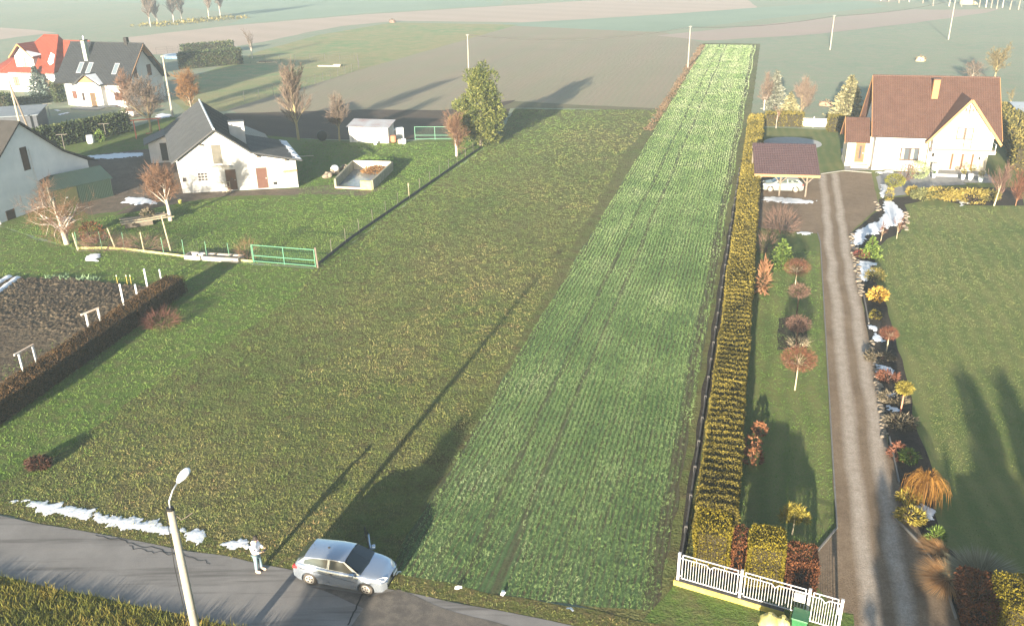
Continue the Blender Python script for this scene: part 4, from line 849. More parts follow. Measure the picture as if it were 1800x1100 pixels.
# yellow refuse bags, green bin
m_bag = M('yellow_bag', (.372, .336, .096), (.432, .396, .168), 4, .45, .4, bump=.4, bscale=9)
def bag(label, px, r, h, seed):
    p = g(*px); bm = bmesh.new(); bmesh.ops.create_icosphere(bm, subdivisions=3, radius=1)
    for v in bm.verts:
        n = vnoise(np.array([v.co]), 2.6, seed)[0]; k = .82 + .34 * n; v.co = Vector((v.co.x * r * k, v.co.y * r * k, max(0, (v.co.z * .5 + .5) * h * (.85 + .3 * n)))); 
        t1 = v.co.z / h
        if t1 > .8: v.co.x *= 1 - (t1 - .8) * 3.2; v.co.y *= 1 - (t1 - .8) * 3.2
    me = bpy.data.meshes.new('bag'); bm.to_mesh(me); bm.free(); t_ = thing('refuse_bag', label, 'bag', p); mesh_obj('sack', me, m_bag, t_, True); MB().lathe((0, 0, h * .93), [(.03, 0), (.06, .06), (.09, .12)], 7).build('tied_neck', m_bag, t_); return t_
bag('large tied yellow refuse bag left of the green bin', (1350, 1106), .42, .75, 2); bag('smaller tied yellow refuse bag leaning against the green bin', (1374, 1110), .30, .72, 5)
bn = g(1403, 1114); BN = thing('wheelie_bin', 'green plastic wheelie bin by the white fence post', 'bin', bn, fa)
m_bin = M('bin_green', (.02, .10, .035), (.03, .13, .05), 3, .4, .4); MB().poly([(-.22, -.25, .05), (.22, -.25, .05), (.22, .22, .05), (-.22, .22, .05), (-.29, -.33, .92), (.29, -.33, .92), (.29, .3, .92), (-.29, .3, .92)], [(3, 2, 1, 0), (4, 5, 6, 7), (0, 1, 5, 4), (1, 2, 6, 5), (2, 3, 7, 6), (3, 0, 4, 7)]).build('body', m_bin, BN, bevel=.02)
MB().box(-.31, .31, -.36, .33, .93, .99).build('lid', m_bin, BN, bevel=.02); MB().tube([(-.25, .36, .95), (.25, .36, .95)], .02, 6).build('handle', m_bin, BN)
for x in (-.24, .24): MB().lathe((x, .27, .1), [(.1, -.03), (.1, .03)], 10, 'y').build('wheel', m_black, BN)
# block hedges behind the fence
m_beech = FOL('copper_beech_leaves', [(0, (.024, .010, .006)), (.4, (.088, .032, .014)), (.8, (.176, .068, .024)), (1, (.256, .104, .036))])
q = gp(1310, 1042); hedge('thuja_bush', 'tall rounded yellow thuja block behind the fence', (q[0], q[1], 0), R(90) - AX, 1.55, 1.45, 2.25, 12000, .075, m_hedgeY, noise=1.5, seed=5).location.x += .72
q = gp(1282, 1008); hedge('beech_hedge', 'narrow copper brown beech clump between the two yellow thuja blocks', (q[0] + .35, q[1], 0), R(90) - AX, 1.6, .55, 1.35, 2400, .09, m_beech, core=False, seed=6)
q = gp(1380, 1042); hedge('beech_hedge', 'wide copper brown beech block right of the yellow thuja', (q[0] + .6, q[1] - .1, 0), R(90) - AX, 1.5, 1.15, 1.45, 5000, .09, m_beech, core=False, seed=7)
q = gp(1745, 1140); hedge('thuja_bush', 'yellow thuja block in the bottom right corner', (q[0] + 1.2, q[1], 0), R(90) - AX, 2.2, 1.9, 1.7, 12000, .075, m_hedgeY, noise=1.5, seed=8)
q = gp(1690, 1115); hedge('beech_hedge', 'copper brown beech block beside the drive in the bottom right', (q[0] + .75, q[1], 0), R(90) - AX, 2.3, 1.3, 1.3, 6500, .10, m_beech, core=False, seed=9)
# right boundary hedge and back cubes
m_hedgeO = FOL('olive_hedge', [(0, (.02, .022, .008)), (.4, (.08, .075, .02)), (.8, (.19, .15, .04)), (1, (.28, .20, .06))])
q0, q1 = gp(1790, 300), gp(1762, 218); hedge('clipped_hedge', 'clipped olive hedge along the right boundary beside the house', (q0[0] + .8, q0[1], 0), math.atan2(q1[1] - q0[1], q1[0] - q0[0]), math.hypot(q1[0] - q0[0], q1[1] - q0[1]) + 3, 2.6, 2.4, 5200, .3, m_hedgeO, seed=11)
for lab, px, w, d, h in (('clipped golden cube hedge left of the white garden gate', (1376, 223), 2.9, 2.0, 1.75), ('clipped golden cube hedge right of the white garden gate', (1459, 233), 1.9, 2.2, 2.0), ('clipped golden cube hedge in the back corner by the long hedge', (1348, 222), 2.6, 2.0, 1.7)):
    q = gp(*px); hedge('cube_hedge', lab, (q[0], q[1] + d / 2, 0), R(-16), w, d, h, 1000, .26, m_hedgeG, seed=int(px[0]))
BG = thing('garden_gate', 'low white picket fence with gate between golden cube hedges', 'fence', (*gp(1402, 223), 0), 0)
a, b = g(1402, 223), g(1460, 225); d = b - a; BG.rotation_euler = (0, 0, math.atan2(d[1], d[0])); L_ = float(np.linalg.norm(d)); mp = M('cream_pickets', (.50, .47, .38), (.58, .55, .45), 4, .8)
for z in (.3, 1.1): MB().box(0, L_, -.03, .0, z, z + .08).build('rail', mp, BG)
for k in range(30): MB().box(k * L_ / 30, k * L_ / 30 + .09, -.055, -.032, .08, 1.25).build('picket', mp, BG)
for x in (0, L_ * .47, L_): MB().box(x - .06, x + .06, -.06, .06, 0, 1.45).build('post', mp, BG)

# ---- single shrubs and small trees
def bush(name, label, px, wpx, h, mat, n=900, size=.12, elong=2, flat=1.0, blade=False, seed=1, cat='shrub', shell=(.5, 1), stems=True, z0=0.0, clumps=0, part='foliage', up=.25):
    q = g(*px); r = wpx / ppm(px[1]) / 2; t_ = thing(name, label, cat, (q[0], q[1], 0), 0)
    if stems:
        mb = MB(); k_ = random.Random(seed)
        for i in range(5): a = k_.uniform(0, 6.28); mb.tube([(0, 0, 0), (math.cos(a) * r * .45, math.sin(a) * r * .45, z0 + h * .55)], [.025, .01], 5)
        mb.build('stems', m_brownwood, t_)
    foliage(t_, mat, [(0, 0, z0 + (h - z0) * .45, r, r * flat, (h - z0) * .55)], n, size, elong, shell, up, part, blade, 2.0, seed, clumps)
    return t_
def lollipop(label, px, top, wpx, mat, trunk, seed=1, n=700, twig=True):
    q = g(*px); h = ht(px, top); r = wpx / ppm(px[1]) / 2; t_ = thing('ball_tree', label, 'tree', (q[0], q[1], 0)); zc = h - r * .62
    MB().tube([(0, 0, 0), (.02, .01, zc * .5), (0, 0, zc)], [.045, .04, .03], 7).build('trunk', trunk, t_)
    rr_ = random.Random(seed); lim = []
    for i in range(26):
        d = Vector((rr_.gauss(0, 1), rr_.gauss(0, 1), rr_.uniform(-.1, 1))).normalized(); lim.append((Vector((0, 0, zc - r * .35)), Vector((d.x * r * .8, d.y * r * .8, zc - r * .2 + d.z * r * .62)), .016, .006, 1))
    seg_mesh('limbs', lim, trunk, t_, 4, .005)
    foliage(t_, mat, [(0, 0, zc, r, r, r * .66)], int(n * 2.6), .17, 9 if twig else 2.2, (.3, 1), .2, 'crown', twig, 2.5, seed)
    return t_
m_redtw = FOL('red_twigs', [(0, (.05, .022, .014)), (.5, (.125, .05, .03)), (1, (.2, .09, .055))])
m_browntw = FOL('brown_twigs', [(0, (.05, .03, .025)), (.5, (.13, .075, .055)), (1, (.22, .13, .10))])
m_palebark = M('pale_bark', (.325, .273, .169), (.390, .338, .234), 8, .85)
lollipop('round red-twigged ball tree on the strip lawn, nearest and largest', (1397, 686), (1398, 612), 60, m_redtw, m_palebark, 1, 1500)
lollipop('red-twigged ball tree on the strip lawn next to the round conifer', (1397, 505), (1401, 457), 44, m_redtw, m_palebark, 2, 900)
lollipop('brown-twigged ball tree behind the bed on the strip lawn', (1399, 560), (1403, 500), 36, m_browntw, m_brownwood, 3, 550)
lollipop('brown-twigged ball tree standing in the dark lawn bed', (1398, 612), (1403, 556), 42, m_browntw, m_brownwood, 4, 650)
lollipop('small red-twigged ball tree in the rock border', (1557, 622), (1567, 577), 30, m_redtw, m_palebark, 5, 650)
lollipop('small olive ball tree with reddish stem in the rock border', (1582, 727), (1587, 674), 24, FOL('olive_ball', [(0, (.07, .06, .01)), (1, (.24, .20, .04))]), M('red_stem', (.42, .16, .10), (.5, .22, .14), 5), 6, 800, False)
m_conG = FOL('green_conifer', [(0, (.02, .035, .008)), (.4, (.06, .10, .02)), (.8, (.12, .17, .03)), (1, (.18, .22, .05))])
m_conY = FOL('golden_conifer', [(0, (.04, .04, .008)), (.4, (.14, .12, .02)), (.8, (.28, .22, .04)), (1, (.38, .29, .06))])
m_conD = FOL('dark_conifer', [(0, (.01, .02, .008)), (.5, (.035, .055, .02)), (1, (.07, .09, .03))])
def cone_tree(name, label, px, top, wpx, mat, n=1800, size=.2, seed=1, tiers=9, elong=2.2, group=None, loc=None, h=None, w=None, bottom=.06, tip=1.0, droop=-.15):
    if loc is None: q = g(*px); h = ht(px, top); w = wpx / ppm(px[1])
    else: q = loc
    t_ = thing(name, label, 'tree', (q[0], q[1], 0), 0, group); r_ = np.random.default_rng(seed)
    MB().tube([(0, 0, 0), (0, 0, h * .95)], [max(.05, h * .018), .012], 7).build('trunk', m_brownwood, t_)
    P, D, T = [], [], []
    for k in range(tiers):
        f = k / (tiers - 1); z = h * (bottom + (.93 - bottom) * f); R_ = w / 2 * (1 - f) ** tip + .02 * h; nb_ = max(5, int(13 * (1 - f) + 5))
        for j in range(nb_):
            a = 2 * math.pi * (j + r_.random()) / nb_; L_ = R_ * r_.uniform(.75, 1.12); m_ = max(4, int(n / tiers / nb_ * (1.5 - f))); s_ = r_.random(m_) ** .7
            bp = np.stack([np.cos(a) * L_ * s_, np.sin(a) * L_ * s_, z + droop * L_ * s_ + r_.normal(size=m_) * size * .3], 1); bp[:, :2] += r_.normal(size=(m_, 2)) * (L_ * .12)
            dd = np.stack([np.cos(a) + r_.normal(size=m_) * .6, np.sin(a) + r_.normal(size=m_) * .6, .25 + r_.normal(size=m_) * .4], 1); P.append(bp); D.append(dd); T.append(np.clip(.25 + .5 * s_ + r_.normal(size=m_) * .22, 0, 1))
    P, D, T = map(np.concatenate, (P, D, T)); P[:, 2] = np.maximum(P[:, 2], .04); L_ = size * r_.uniform(.6, 1.4, len(P))
    mesh_obj('crown', leaf_mesh('crown', P, D, L_, L_ / elong, T), mat, t_); return t_
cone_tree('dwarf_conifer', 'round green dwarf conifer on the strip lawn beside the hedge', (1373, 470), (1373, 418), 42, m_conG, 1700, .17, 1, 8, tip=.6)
bush('dry_pampas', 'tall dry straw-brown plant standing by the hedge', (1340, 516), 15, 2.6, FOL('straw', [(0, (.07, .03, .015)), (.5, (.15, .075, .038)), (1, (.24, .14, .075))]), 300, .6, 6, .8, False, 2, stems=True, up=.9)
bush('bare_shrub', 'bare brown shrub at the corner of the gravel yard', (1372, 412), 58, 2.3, m_browntw, 700, .8, 40, 1, True, 3, up=.9)
bush('bare_shrub', 'sparse bare shrub in the corner between hedge and strip lawn', (1345, 445), 30, 1.6, m_browntw, 260, .7, 40, 1, True, 4, up=.9)
m_hyd = FOL('hydrangea_heads', [(0, (.048, .018, .009)), (.5, (.156, .066, .030)), (1, (.270, .132, .066))])
for lab, px, w, sd_ in (('copper hydrangea clump by the hedge, nearest of three', (1322, 812), 34, 1), ('copper hydrangea clump by the hedge, middle of three', (1322, 790), 30, 2), ('copper hydrangea clump by the hedge, farthest of three', (1334, 764), 20, 3)):
    bush('hydrangea', lab, px, w, .75, m_hyd, 160, .17, 1.2, 1, False, sd_, shell=(.7, 1))
q = g(1392, 940); PT = thing('young_pine', 'small yellow-green pine on the strip lawn near the fence', 'tree', (q[0], q[1], 0)); MB().tube([(0, 0, 0), (.03, 0, .7), (.0, 0, 1.2)], [.04, .03, .02], 6).build('trunk', m_palebark, PT)
foliage(PT, m_conY, [(.0, 0, 1.05, .3, .3, .35), (-.38, .05, 1.0, .25, .25, .25), (.4, 0, .95, .28, .25, .24), (.12, -.1, 1.35, .22, .22, .25), (-.2, .1, 1.35, .18, .18, .22)], 1500, .2, 6, (.2, 1), .5, 'crown', False, 2, 4)
bush('striped_grass', 'pale tufted bed plant in the dark lawn bed', (1402, 608), 34, .5, FOL('pale_straw', [(0, (.14, .10, .05)), (1, (.46, .40, .28))]), 260, .4, 14, .8, True, 5, stems=False, up=.5)
# border along the drive, top to bottom
bush('domed_bush', 'olive green domed bush on the paved path by the house', (1571, 332), 34, 1.55, FOL('box_leaves', [(0, (.05, .055, .006)), (.5, (.14, .14, .015)), (1, (.24, .22, .03))]), 1500, .12, 1.8, 1, seed=1, z0=.35)
bush('globe_shrub', 'reddish globe shrub under the living room window', (1591, 317), 26, 1.9, m_redtw, 700, .22, 7, 1, True, 2)
bush('globe_shrub', 'pale green globe shrub beside the reddish one', (1614, 313), 30, 1.95, FOL('pale_green', [(0, (.12, .16, .06)), (1, (.34, .38, .18))]), 1200, .14, 2, 1, seed=3)
m_jun = FOL('golden_juniper', [(0, (.06, .05, .01)), (.4, (.16, .125, .025)), (.8, (.28, .22, .06)), (1, (.38, .32, .12))])
for lab, px, w, h, mt_ in (('golden spreading juniper left of the snow gap', (1655, 352), 66, 1.3, m_jun), ('golden spreading juniper right of the snow gap', (1708, 356), 62, 1.35, m_jun), ('dull green juniper beside the golden ones', (1626, 350), 56, 1.0, FOL('dull_juniper', [(0, (.05, .06, .02)), (1, (.19, .19, .08))])), ('small yellow shrub on the dark bed before the house', (1603, 342), 18, .8, m_jun), ('brownish shrub between juniper and driftwood stakes', (1738, 352), 34, 1.1, m_hedgeO)):
    bush('juniper', lab, px, w, h, mt_, 1300, .26, 3.2, .7, seed=px[0], clumps=16)
bush('small_conifer', 'slim green shrub beside the snowy path', (1562, 354), 14, 1.5, m_conY, 350, .16, 2.2, 1, seed=9)
bare_tree('bare_shrub', 'tall orange-brown bare shrub at the right edge by the terrace', (*gp(1758, 352), 0), 4.2, .05, m_browntw, m_browntw, 8, 4, .5, (7, 6, 5), .6, .5, .1, .012, cat='shrub')
bare_tree('bare_shrub', 'spreading orange-twigged bare shrub by the right edge of the lawn', (*gp(1785, 362), 0), 4.0, .05, M('orange_bark', (.170, .085, .040), (.210, .110, .060), 5), m_redtw, 9, 4, .6, (7, 6, 5), .6, .4, .1, .012, cat='shrub')
bare_tree('stake_tree', 'leaning pale dead stem on the bed by the lawn', (*gp(1747, 362), 0), 2.4, .09, m_palebark, m_browntw, 10, 2, .3, (3,), .3, .5, .5, .015, lean=(.15, 0))
for lab, px, h, sd_ in (('slim red-twigged sapling on the lawn edge by the snow', (1576, 420), 2.2, 21), ('slim pale-twigged sapling beside the snow patch', (1548, 424), 1.9, 22)):
    bare_tree('sapling', lab, (*gp(*px), 0), h, .035, m_palebark, m_redtw, sd_, 4, .6, (6, 5, 4), .55, .3, .3, .01)
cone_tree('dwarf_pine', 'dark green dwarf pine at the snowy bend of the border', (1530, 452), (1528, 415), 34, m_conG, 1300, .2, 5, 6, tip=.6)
bush('barberry', 'dark red barberry mound below the dwarf pine', (1515, 452), 30, .55, FOL('barberry', [(0, (.04, .012, .01)), (1, (.17, .04, .03))]), 420, .13, 2.2, 1, seed=4)
bush('low_shrub', 'brownish green heath shrub below the barberry', (1537, 492), 34, .9, m_hedgeO, 600, .2, 4, 1, seed=5)
bush('low_shrub', 'orange-yellow leafy shrub beside the drive', (1541, 528), 32, 1.0, FOL('amber_leaves', [(0, (.143, .072, .013)), (.5, (.325, .195, .033)), (1, (.429, .299, .065))]), 600, .2, 1.8, 1, seed=6)
bush('low_shrub', 'small ochre shrub in the dark bed below the orange one', (1538, 560), 18, .6, m_conY, 260, .14, 2, 1, seed=7)
m_heath = FOL('grey_heath', [(0, (.039, .033, .019)), (.5, (.104, .085, .055)), (1, (.182, .153, .107))])
for lab, px, w, h in (('grey-brown heather mat beside the drive above the barberry', (1545, 632), 56, .5), ('red-brown barberry in front of a snow patch', (1560, 668), 36, .6), ('grey heather mat beside the small olive ball tree', (1570, 705), 52, .5), ('wide grey heather mat below the olive ball tree', (1582, 748), 64, .55), ('dry orange shrub leaning over the drive edge', (1578, 806), 34, .8), ('small green yucca behind the weeping shrub', (1597, 812), 30, .7), ('low golden juniper under the weeping shrub', (1598, 882), 46, .6), ('low golden juniper beside the snow patch by the drive', (1600, 915), 50, .6), ('dark green dwarf pine by the big grass tuft', (1640, 952), 34, .7)):
    mt_ = m_heath if 'heather' in lab else (m_redtw if 'barberry' in lab or 'orange' in lab else (m_conY if 'golden' in lab else m_conG))
    bush('low_shrub', lab, px, w, h, mt_, 900, .2, 4 if 'pine' not in lab else 6, .8, 'heather' in lab, px[1], clumps=10)
# weeping golden shrub
q = g(1622, 884); W_ = thing('weeping_shrub', 'weeping golden-orange shrub drooping over the border', 'shrub', (q[0], q[1], 0)); MB().tube([(0, 0, 0), (.05, 0, .8), (0, 0, 1.35)], [.06, .05, .03], 7).build('trunk', m_brownwood, W_)
rw = random.Random(3); sg = []; tt = []
for i in range(250):
    a = rw.uniform(0, 6.28); rr_ = rw.uniform(.2, 1.05); z1 = 1.5 + rw.uniform(-.15, .3); p = Vector((0, 0, 1.3)); c1 = Vector((math.cos(a) * rr_ * .55, math.sin(a) * rr_ * .55, z1)); c2 = Vector((math.cos(a) * rr_, math.sin(a) * rr_, 1.15)); e = Vector((math.cos(a) * rr_ * rw.uniform(.95, 1.25), math.sin(a) * rr_ * rw.uniform(.95, 1.25), rw.uniform(.05, .8))); tn = rw.random()
    for u_, v_ in ((p, c1), (c1, c2), (c2, e)): sg.append((u_, v_, .008, .006, 2)); tt.append(tn)
seg_mesh('crown', sg, FOL('weeping_twigs', [(0, (.09, .04, .008)), (.5, (.2, .095, .018)), (1, (.3, .16, .035))]), W_, 3, .008, np.array(tt))
def grass_tuft(label, px, h, r, mat, n, seed, lean=(0, 0), name='ornamental_grass'):
    q = g(*px); t_ = thing(name, label, 'grass', (q[0], q[1], 0)); k_ = np.random.default_rng(seed); a = k_.uniform(0, 6.28, n); s = np.sqrt(k_.random(n)); P = np.stack([np.cos(a) * s * r * .25, np.sin(a) * s * r * .25, np.zeros(n)], 1)
    D = np.stack([np.cos(a) * s * r + lean[0], np.sin(a) * s * r + lean[1], h * k_.uniform(.5, 1, n)], 1); L_ = np.linalg.norm(D, axis=1); tn = np.clip(k_.random(n) * .6 + .4 * s, 0, 1)
    mid = P + D * .6; tip = P + D + np.stack([np.cos(a) * .3 * r, np.sin(a) * .3 * r, -.25 * h * s], 1); X = unit(np.cross(D, np.array([0, 0, 1.])))*.014
    V = np.stack([P - X, P + X, mid + X, mid - X, tip], 1).reshape(-1, 3); b0 = np.arange(n)[:, None] * 5
    me = bpy.data.meshes.new('blades'); F4 = (b0 + np.array([[0, 1, 2, 3]])).tolist(); F3 = (b0 + np.array([[3, 2, 4]])).tolist(); me.from_pydata(V.tolist(), [], F4 + F3); at = me.attributes.new('tint', 'FLOAT', 'POINT'); at.data.foreach_set('value', np.repeat(tn, 5).astype(np.float32)); me.update()
    mesh_obj('blades', me, mat, t_); return t_
m_olivegrass = FOL('grey_grass', [(0, (.06, .055, .03)), (.5, (.17, .15, .085)), (1, (.28, .25, .16))]); m_orgrass = FOL('orange_grass', [(0, (.15, .075, .025)), (.5, (.34, .18, .07)), (1, (.50, .30, .14))])
grass_tuft('big grey-olive ornamental grass mound at lower right', (1715, 1030), 1.25, 1.2, m_olivegrass, 1900, 1, (.25, 0)); grass_tuft('fallen orange ornamental grass beside the grey mound', (1668, 1022), .7, .95, m_orgrass, 900, 2, (-.35, -.2)); grass_tuft('fan of pale dry stalks pointing over the drive edge', (1662, 975), .55, .5, m_orgrass, 420, 3, (-.55, .3))

# stones edging the border
m_stone = M('fieldstone', (.143, .117, .088), (.221, .182, .137), 2.2, .9, bump=.4, bscale=8); ks = random.Random(11); stones = []
def stone_mesh(seed):
    bm = bmesh.new(); bmesh.ops.create_icosphere(bm, subdivisions=2, radius=1)
    for v in bm.verts: v.co *= .75 + .5 * vnoise(np.array([v.co]), 1.6, seed)[0]
    me = bpy.data.meshes.new('stone'); bm.to_mesh(me); bm.free(); me.materials.append(m_stone); me.shade_smooth(); return me
SM = [stone_mesh(s) for s in range(6)]
RB_ = thing('stone_edging', 'row of brown fieldstones edging the snowy border along the drive', 'stones', (*gp(1500, 430), 0)); o0 = g(1500, 430)
for (xa, ya, xb, yb, n_) in ((1498, 412, 1506, 470, 26), (1506, 470, 1516, 520, 22), (1540, 640, 1556, 770, 34), (1595, 372, 1592, 405, 16), (1541, 356, 1546, 372, 8), (1530, 600, 1540, 640, 10)):
    for i in range(n_):
        f = (i + ks.random()) / n_; p = g(xa + (xb - xa) * f + ks.uniform(-4, 4), ya + (yb - ya) * f) - o0; s = ks.uniform(.10, .22); o = link(bpy.data.objects.new('stone', SM[ks.randrange(6)]), RB_); o.location = (p[0], p[1], s * .25); o.scale = (s * ks.uniform(.8, 1.3), s, s * .65); o.rotation_euler = (0, 0, ks.uniform(0, 6))
# pots on the terrace
def pot(label, px, h, r, mat, plant, ph):
    q = g(*px); t_ = thing('plant_pot', label, 'plant pot', (q[0], q[1], 0)); MB().lathe((0, 0, .33), [(r * .65, 0), (r, h), (r * .85, h), (r * .8, h - .06)], 14).build('pot', mat, t_, True); MB().tube([(0, 0, .33 + h - .06), (0, 0, .33 + h + ph * .6)], .025, 5).build('stem', m_brownwood, t_)
    foliage(t_, plant, [(0, 0, .33 + h + ph * .7, ph * .4, ph * .4, ph * .35)], 180, .12, 2, name='leaves')
pot('white pot with small bushy plant, leftmost on the terrace', (1640, 318), .45, .22, m_whitepaint, m_conG, .3); pot('white pot with a yellowish plant in the middle of the terrace', (1691, 321), .5, .22, m_whitepaint, m_conY, .6); pot('tall white square-shouldered pot with a small tree', (1704, 322), .65, .26, m_whitepaint, m_conY, 1.0); pot('grey-green pot at the right end of the terrace', (1722, 325), .42, .28, M('grey_pot', (.33, .38, .36), rough=.6), m_hedgeO, .7)
AC = thing('white_cabinet', 'white garden cabinet beside the terrace glass doors', 'cabinet', (*gp(1641, 309), 0), R(-14)); MB().box(-.3, .3, -.25, .25, .3, 1.35).build('body', m_whitepaint, AC, bevel=.02); MB().box(-.33, .33, -.28, .28, 1.35, 1.41).build('top', m_metal, AC)
# ================================================================== left side: trees, fences, garden, yard clutter
m_birch = M('birch_bark', (.496, .448, .384), (.240, .200, .160), 5, .85, bump=.2, bscale=12)
m_bark = M('grey_bark', (.16, .13, .10), (.24, .20, .15), 6, .9, bump=.3, bscale=14)
m_mossbark = M('yellow_lichen_bark', (.238, .189, .084), (.294, .245, .119), 5, .9)
m_rtw = FOL('russet_twigs', [(0, (.07, .04, .025)), (.5, (.16, .085, .05)), (1, (.26, .15, .09))])
m_ptw = FOL('plum_twigs', [(0, (.06, .045, .035)), (.5, (.13, .095, .07)), (1, (.21, .155, .115))])
m_otw = FOL('orange_twigs', [(0, (.081, .034, .009)), (.5, (.179, .081, .022)), (1, (.246, .134, .045))])
m_ytw = FOL('lichen_twigs', [(0, (.062, .045, .022)), (.5, (.140, .106, .045)), (1, (.213, .174, .078))])
bare_tree('birch_tree', 'pollarded white birch with crooked limbs in front of the grey barn', (*gp(118, 429), 0), 6.8, .30, m_birch, m_rtw, 4, 5, .95, (7, 5, 6, 5), .55, .12, .22, .008, 3, wob=.3, fuzz=600, fuzzr=.005, fuzzl=.8)
bare_tree('birch_tree', 'bushy russet birch beside the corner of the white farm building', (*gp(300, 388), 0), 6.2, .24, m_birch, m_rtw, 12, 5, .7, (9, 7, 6, 5), .52, .35, .3, .009, 2, fuzz=1100, fuzzr=.005, fuzzl=.8)
bare_tree('birch_tree', 'small red-twigged birch with forked white stem by the mesh fence', (*gp(803, 275), 0), 6.0, .2, m_birch, m_rtw, 7, 5, .6, (8, 7, 6, 5), .55, .3, .3, .009, 2, fuzz=1100, fuzzr=.005, fuzzl=.8)
bare_tree('fruit_tree', 'tall bare tree with yellow lichen behind the farm building', (*gp(525, 246), 0), 10.6, .20, m_mossbark, m_ptw, 3, 5, .5, (9, 7, 5, 4), .5, .45, .35, .022, 2, fuzz=600, fuzzl=.9, fuzzr=.009)
bare_tree('fruit_tree', 'small bare tree left of the board shed', (*gp(597, 248), 0), 6.3, .14, m_mossbark, m_ptw, 5, 5, .6, (8, 6, 5, 4), .5, .35, .35, .018, 2, fuzz=500, fuzzl=.8, fuzzr=.008)
bare_tree('garden_tree', 'bare lichen-covered tree in front of the graphite-roofed house', (*gp(266, 234), 0), 8.6, .20, m_mossbark, m_ptw, 6, 5, .75, (9, 7, 5, 4), .52, .3, .3, .02, 2, fuzz=700, fuzzl=.9, fuzzr=.009)
bare_tree('willow_tree', 'bushy orange-twigged willow right of the graphite-roofed house', (*gp(336, 190), 0), 6.4, .18, m_bark, m_otw, 8, 5, .75, (9, 8, 6, 4), .5, .3, .22, .018, 2, fuzz=1100, fuzzl=.9, fuzzr=.009)
bare_tree('garden_tree', 'thin reddish tree touching the front of the graphite-roofed house', (*gp(226, 195), 0), 6.8, .10, m_bark, m_rtw, 10, 5, .55, (8, 6, 5), .5, .3, .2, .016, 2, fuzz=900, fuzzl=.8, fuzzr=.011)
bare_tree('field_tree', 'pale slender bare tree at the end of the thuja hedge', (*gp(444, 103), 0), 7.0, .12, m_birch, m_ptw, 13, 4, .5, (7, 6, 4), .5, .4, .3, .02, 2)
# evergreen by the fence: tall irregular conifer
q = g(846, 256); CT = thing('tall_conifer', 'tall shaggy yellow-green conifer at the end of the mesh fence', 'tree', (q[0], q[1], 0)); MB().tube([(0, 0, 0), (.1, 0, 4), (-.1, .1, 9.8)], [.28, .2, .04], 8).build('trunk', m_bark, CT)
m_tallcon = FOL('yellow_green_conifer', [(0, (.012, .02, .006)), (.3, (.04, .055, .014)), (.6, (.095, .105, .026)), (.85, (.16, .16, .045)), (1, (.24, .215, .07))]); kc = np.random.default_rng(6); bl = []  # yellow-green needles, the tree's own colour
for i in range(64):
    f = (i + .5) / 64; z = .9 + 8.6 * f; prof = 3.6 * math.sin(math.pi * min(1, .25 + f * .78)) ** .8 * (1 - .25 * f); a = i * 2.4 + kc.uniform(-.5, .5); ro = prof * kc.uniform(.35, 1.05); s = kc.uniform(.7, 1.35) * (1 - .25 * f); bl.append((math.cos(a) * ro, math.sin(a) * ro, z, s, s, s * .75))
bl += [(.5, 0, 9.7, .9, .9, .9), (-1.2, 0, 8.9, .9, .9, .8), (1.7, 0, 8.7, .8, .8, .8)]
foliage(CT, m_tallcon, bl, 15000, .36, 2.6, (.3, 1), .45, noise=1.3, seed=6)
# mesh fence along the meadow
m_wire = M('fence_wire', (.06, .055, .05), rough=.7); m_fpost = M('fence_post', (.10, .09, .075), (.15, .13, .11), 5, .85)
def mesh_fence(label, pxs, n, h, postm, plinth=.15, pm=m_fpost, wires=7, pr=.03, name='mesh_fence', wr=.006, vstep=.5, odd=()):
    P = [g(*p) for p in pxs]; o = P[0]; t_ = thing(name, label, 'fence', (o[0], o[1], 0)); seg = [np.linalg.norm(b - a) for a, b in zip(P, P[1:])]; tot = sum(seg)
    def at(d):
        for a, b, s in zip(P, P[1:], seg):
            if d <= s + 1e-6: return a + (b - a) * d / s - o
            d -= s
        return P[-1] - o
    for i in range(n + 1):
        p = at(tot * i / n); k = random.Random(i); MB().tube([(p[0], p[1], 0), (p[0] + k.uniform(-.04, .04), p[1] + k.uniform(-.04, .04), h + (.25 if i in odd else 0))], pr * (1.8 if i in odd else 1), 6).build('post', m_palebark if i in odd else postm, t_)
    if plinth:
        for i in range(n): a, b = at(tot * (i + .02) / n), at(tot * (i + .98) / n); MB().bar((a[0], a[1], plinth / 2), (b[0], b[1], plinth / 2), .06, plinth).build('plinth_board', pm, t_)
    w = []; m_ = max(2, int(tot / vstep)); pts = [at(tot * i / m_) for i in range(m_ + 1)]
    for i in range(m_):
        a, b = Vector((*pts[i][:2], 0)), Vector((*pts[i + 1][:2], 0))
        for j in range(wires): z = plinth + (h - plinth - .05) * j / (wires - 1); w.append((a + Vector((0, 0, z)), b + Vector((0, 0, z)), wr, wr, 1))
        w.append((a + Vector((0, 0, plinth)), a + Vector((0, 0, h - .05)), wr, wr, 1))
    o_ = seg_mesh('wire_mesh', w, m_wire, t_, 3, wr); o_['kind'] = 'stuff'; return t_
mesh_fence('long wire mesh fence with dark plinth between farmyard and meadow', [(558, 468), (617, 420), (725, 345), (838, 266), (872, 244)], 17, 1.4, m_fpost, .28, m_dconc, odd=(7,))
gpost = M('green_post', (.08, .20, .12), (.12, .26, .16), 4, .6); m_yplinth = M('mossy_plinth', (.36, .32, .10), (.46, .42, .18), 2, .9)
mesh_fence('sagging wire fence with green posts and yellow plinth before the farmyard', [(137, 438), (205, 437), (323, 452), (445, 461)], 8, 1.6, gpost, .2, m_yplinth, odd=(3,), name='wire_fence')
mesh_fence('dark wire fence on the far side of the hay field', [(430, 178), (520, 160), (632, 122), (628, 106), (560, 108), (440, 112)], 24, 1.7, m_wire, 0, pr=.04, wires=4, wr=.01, vstep=2.4, name='field_fence')
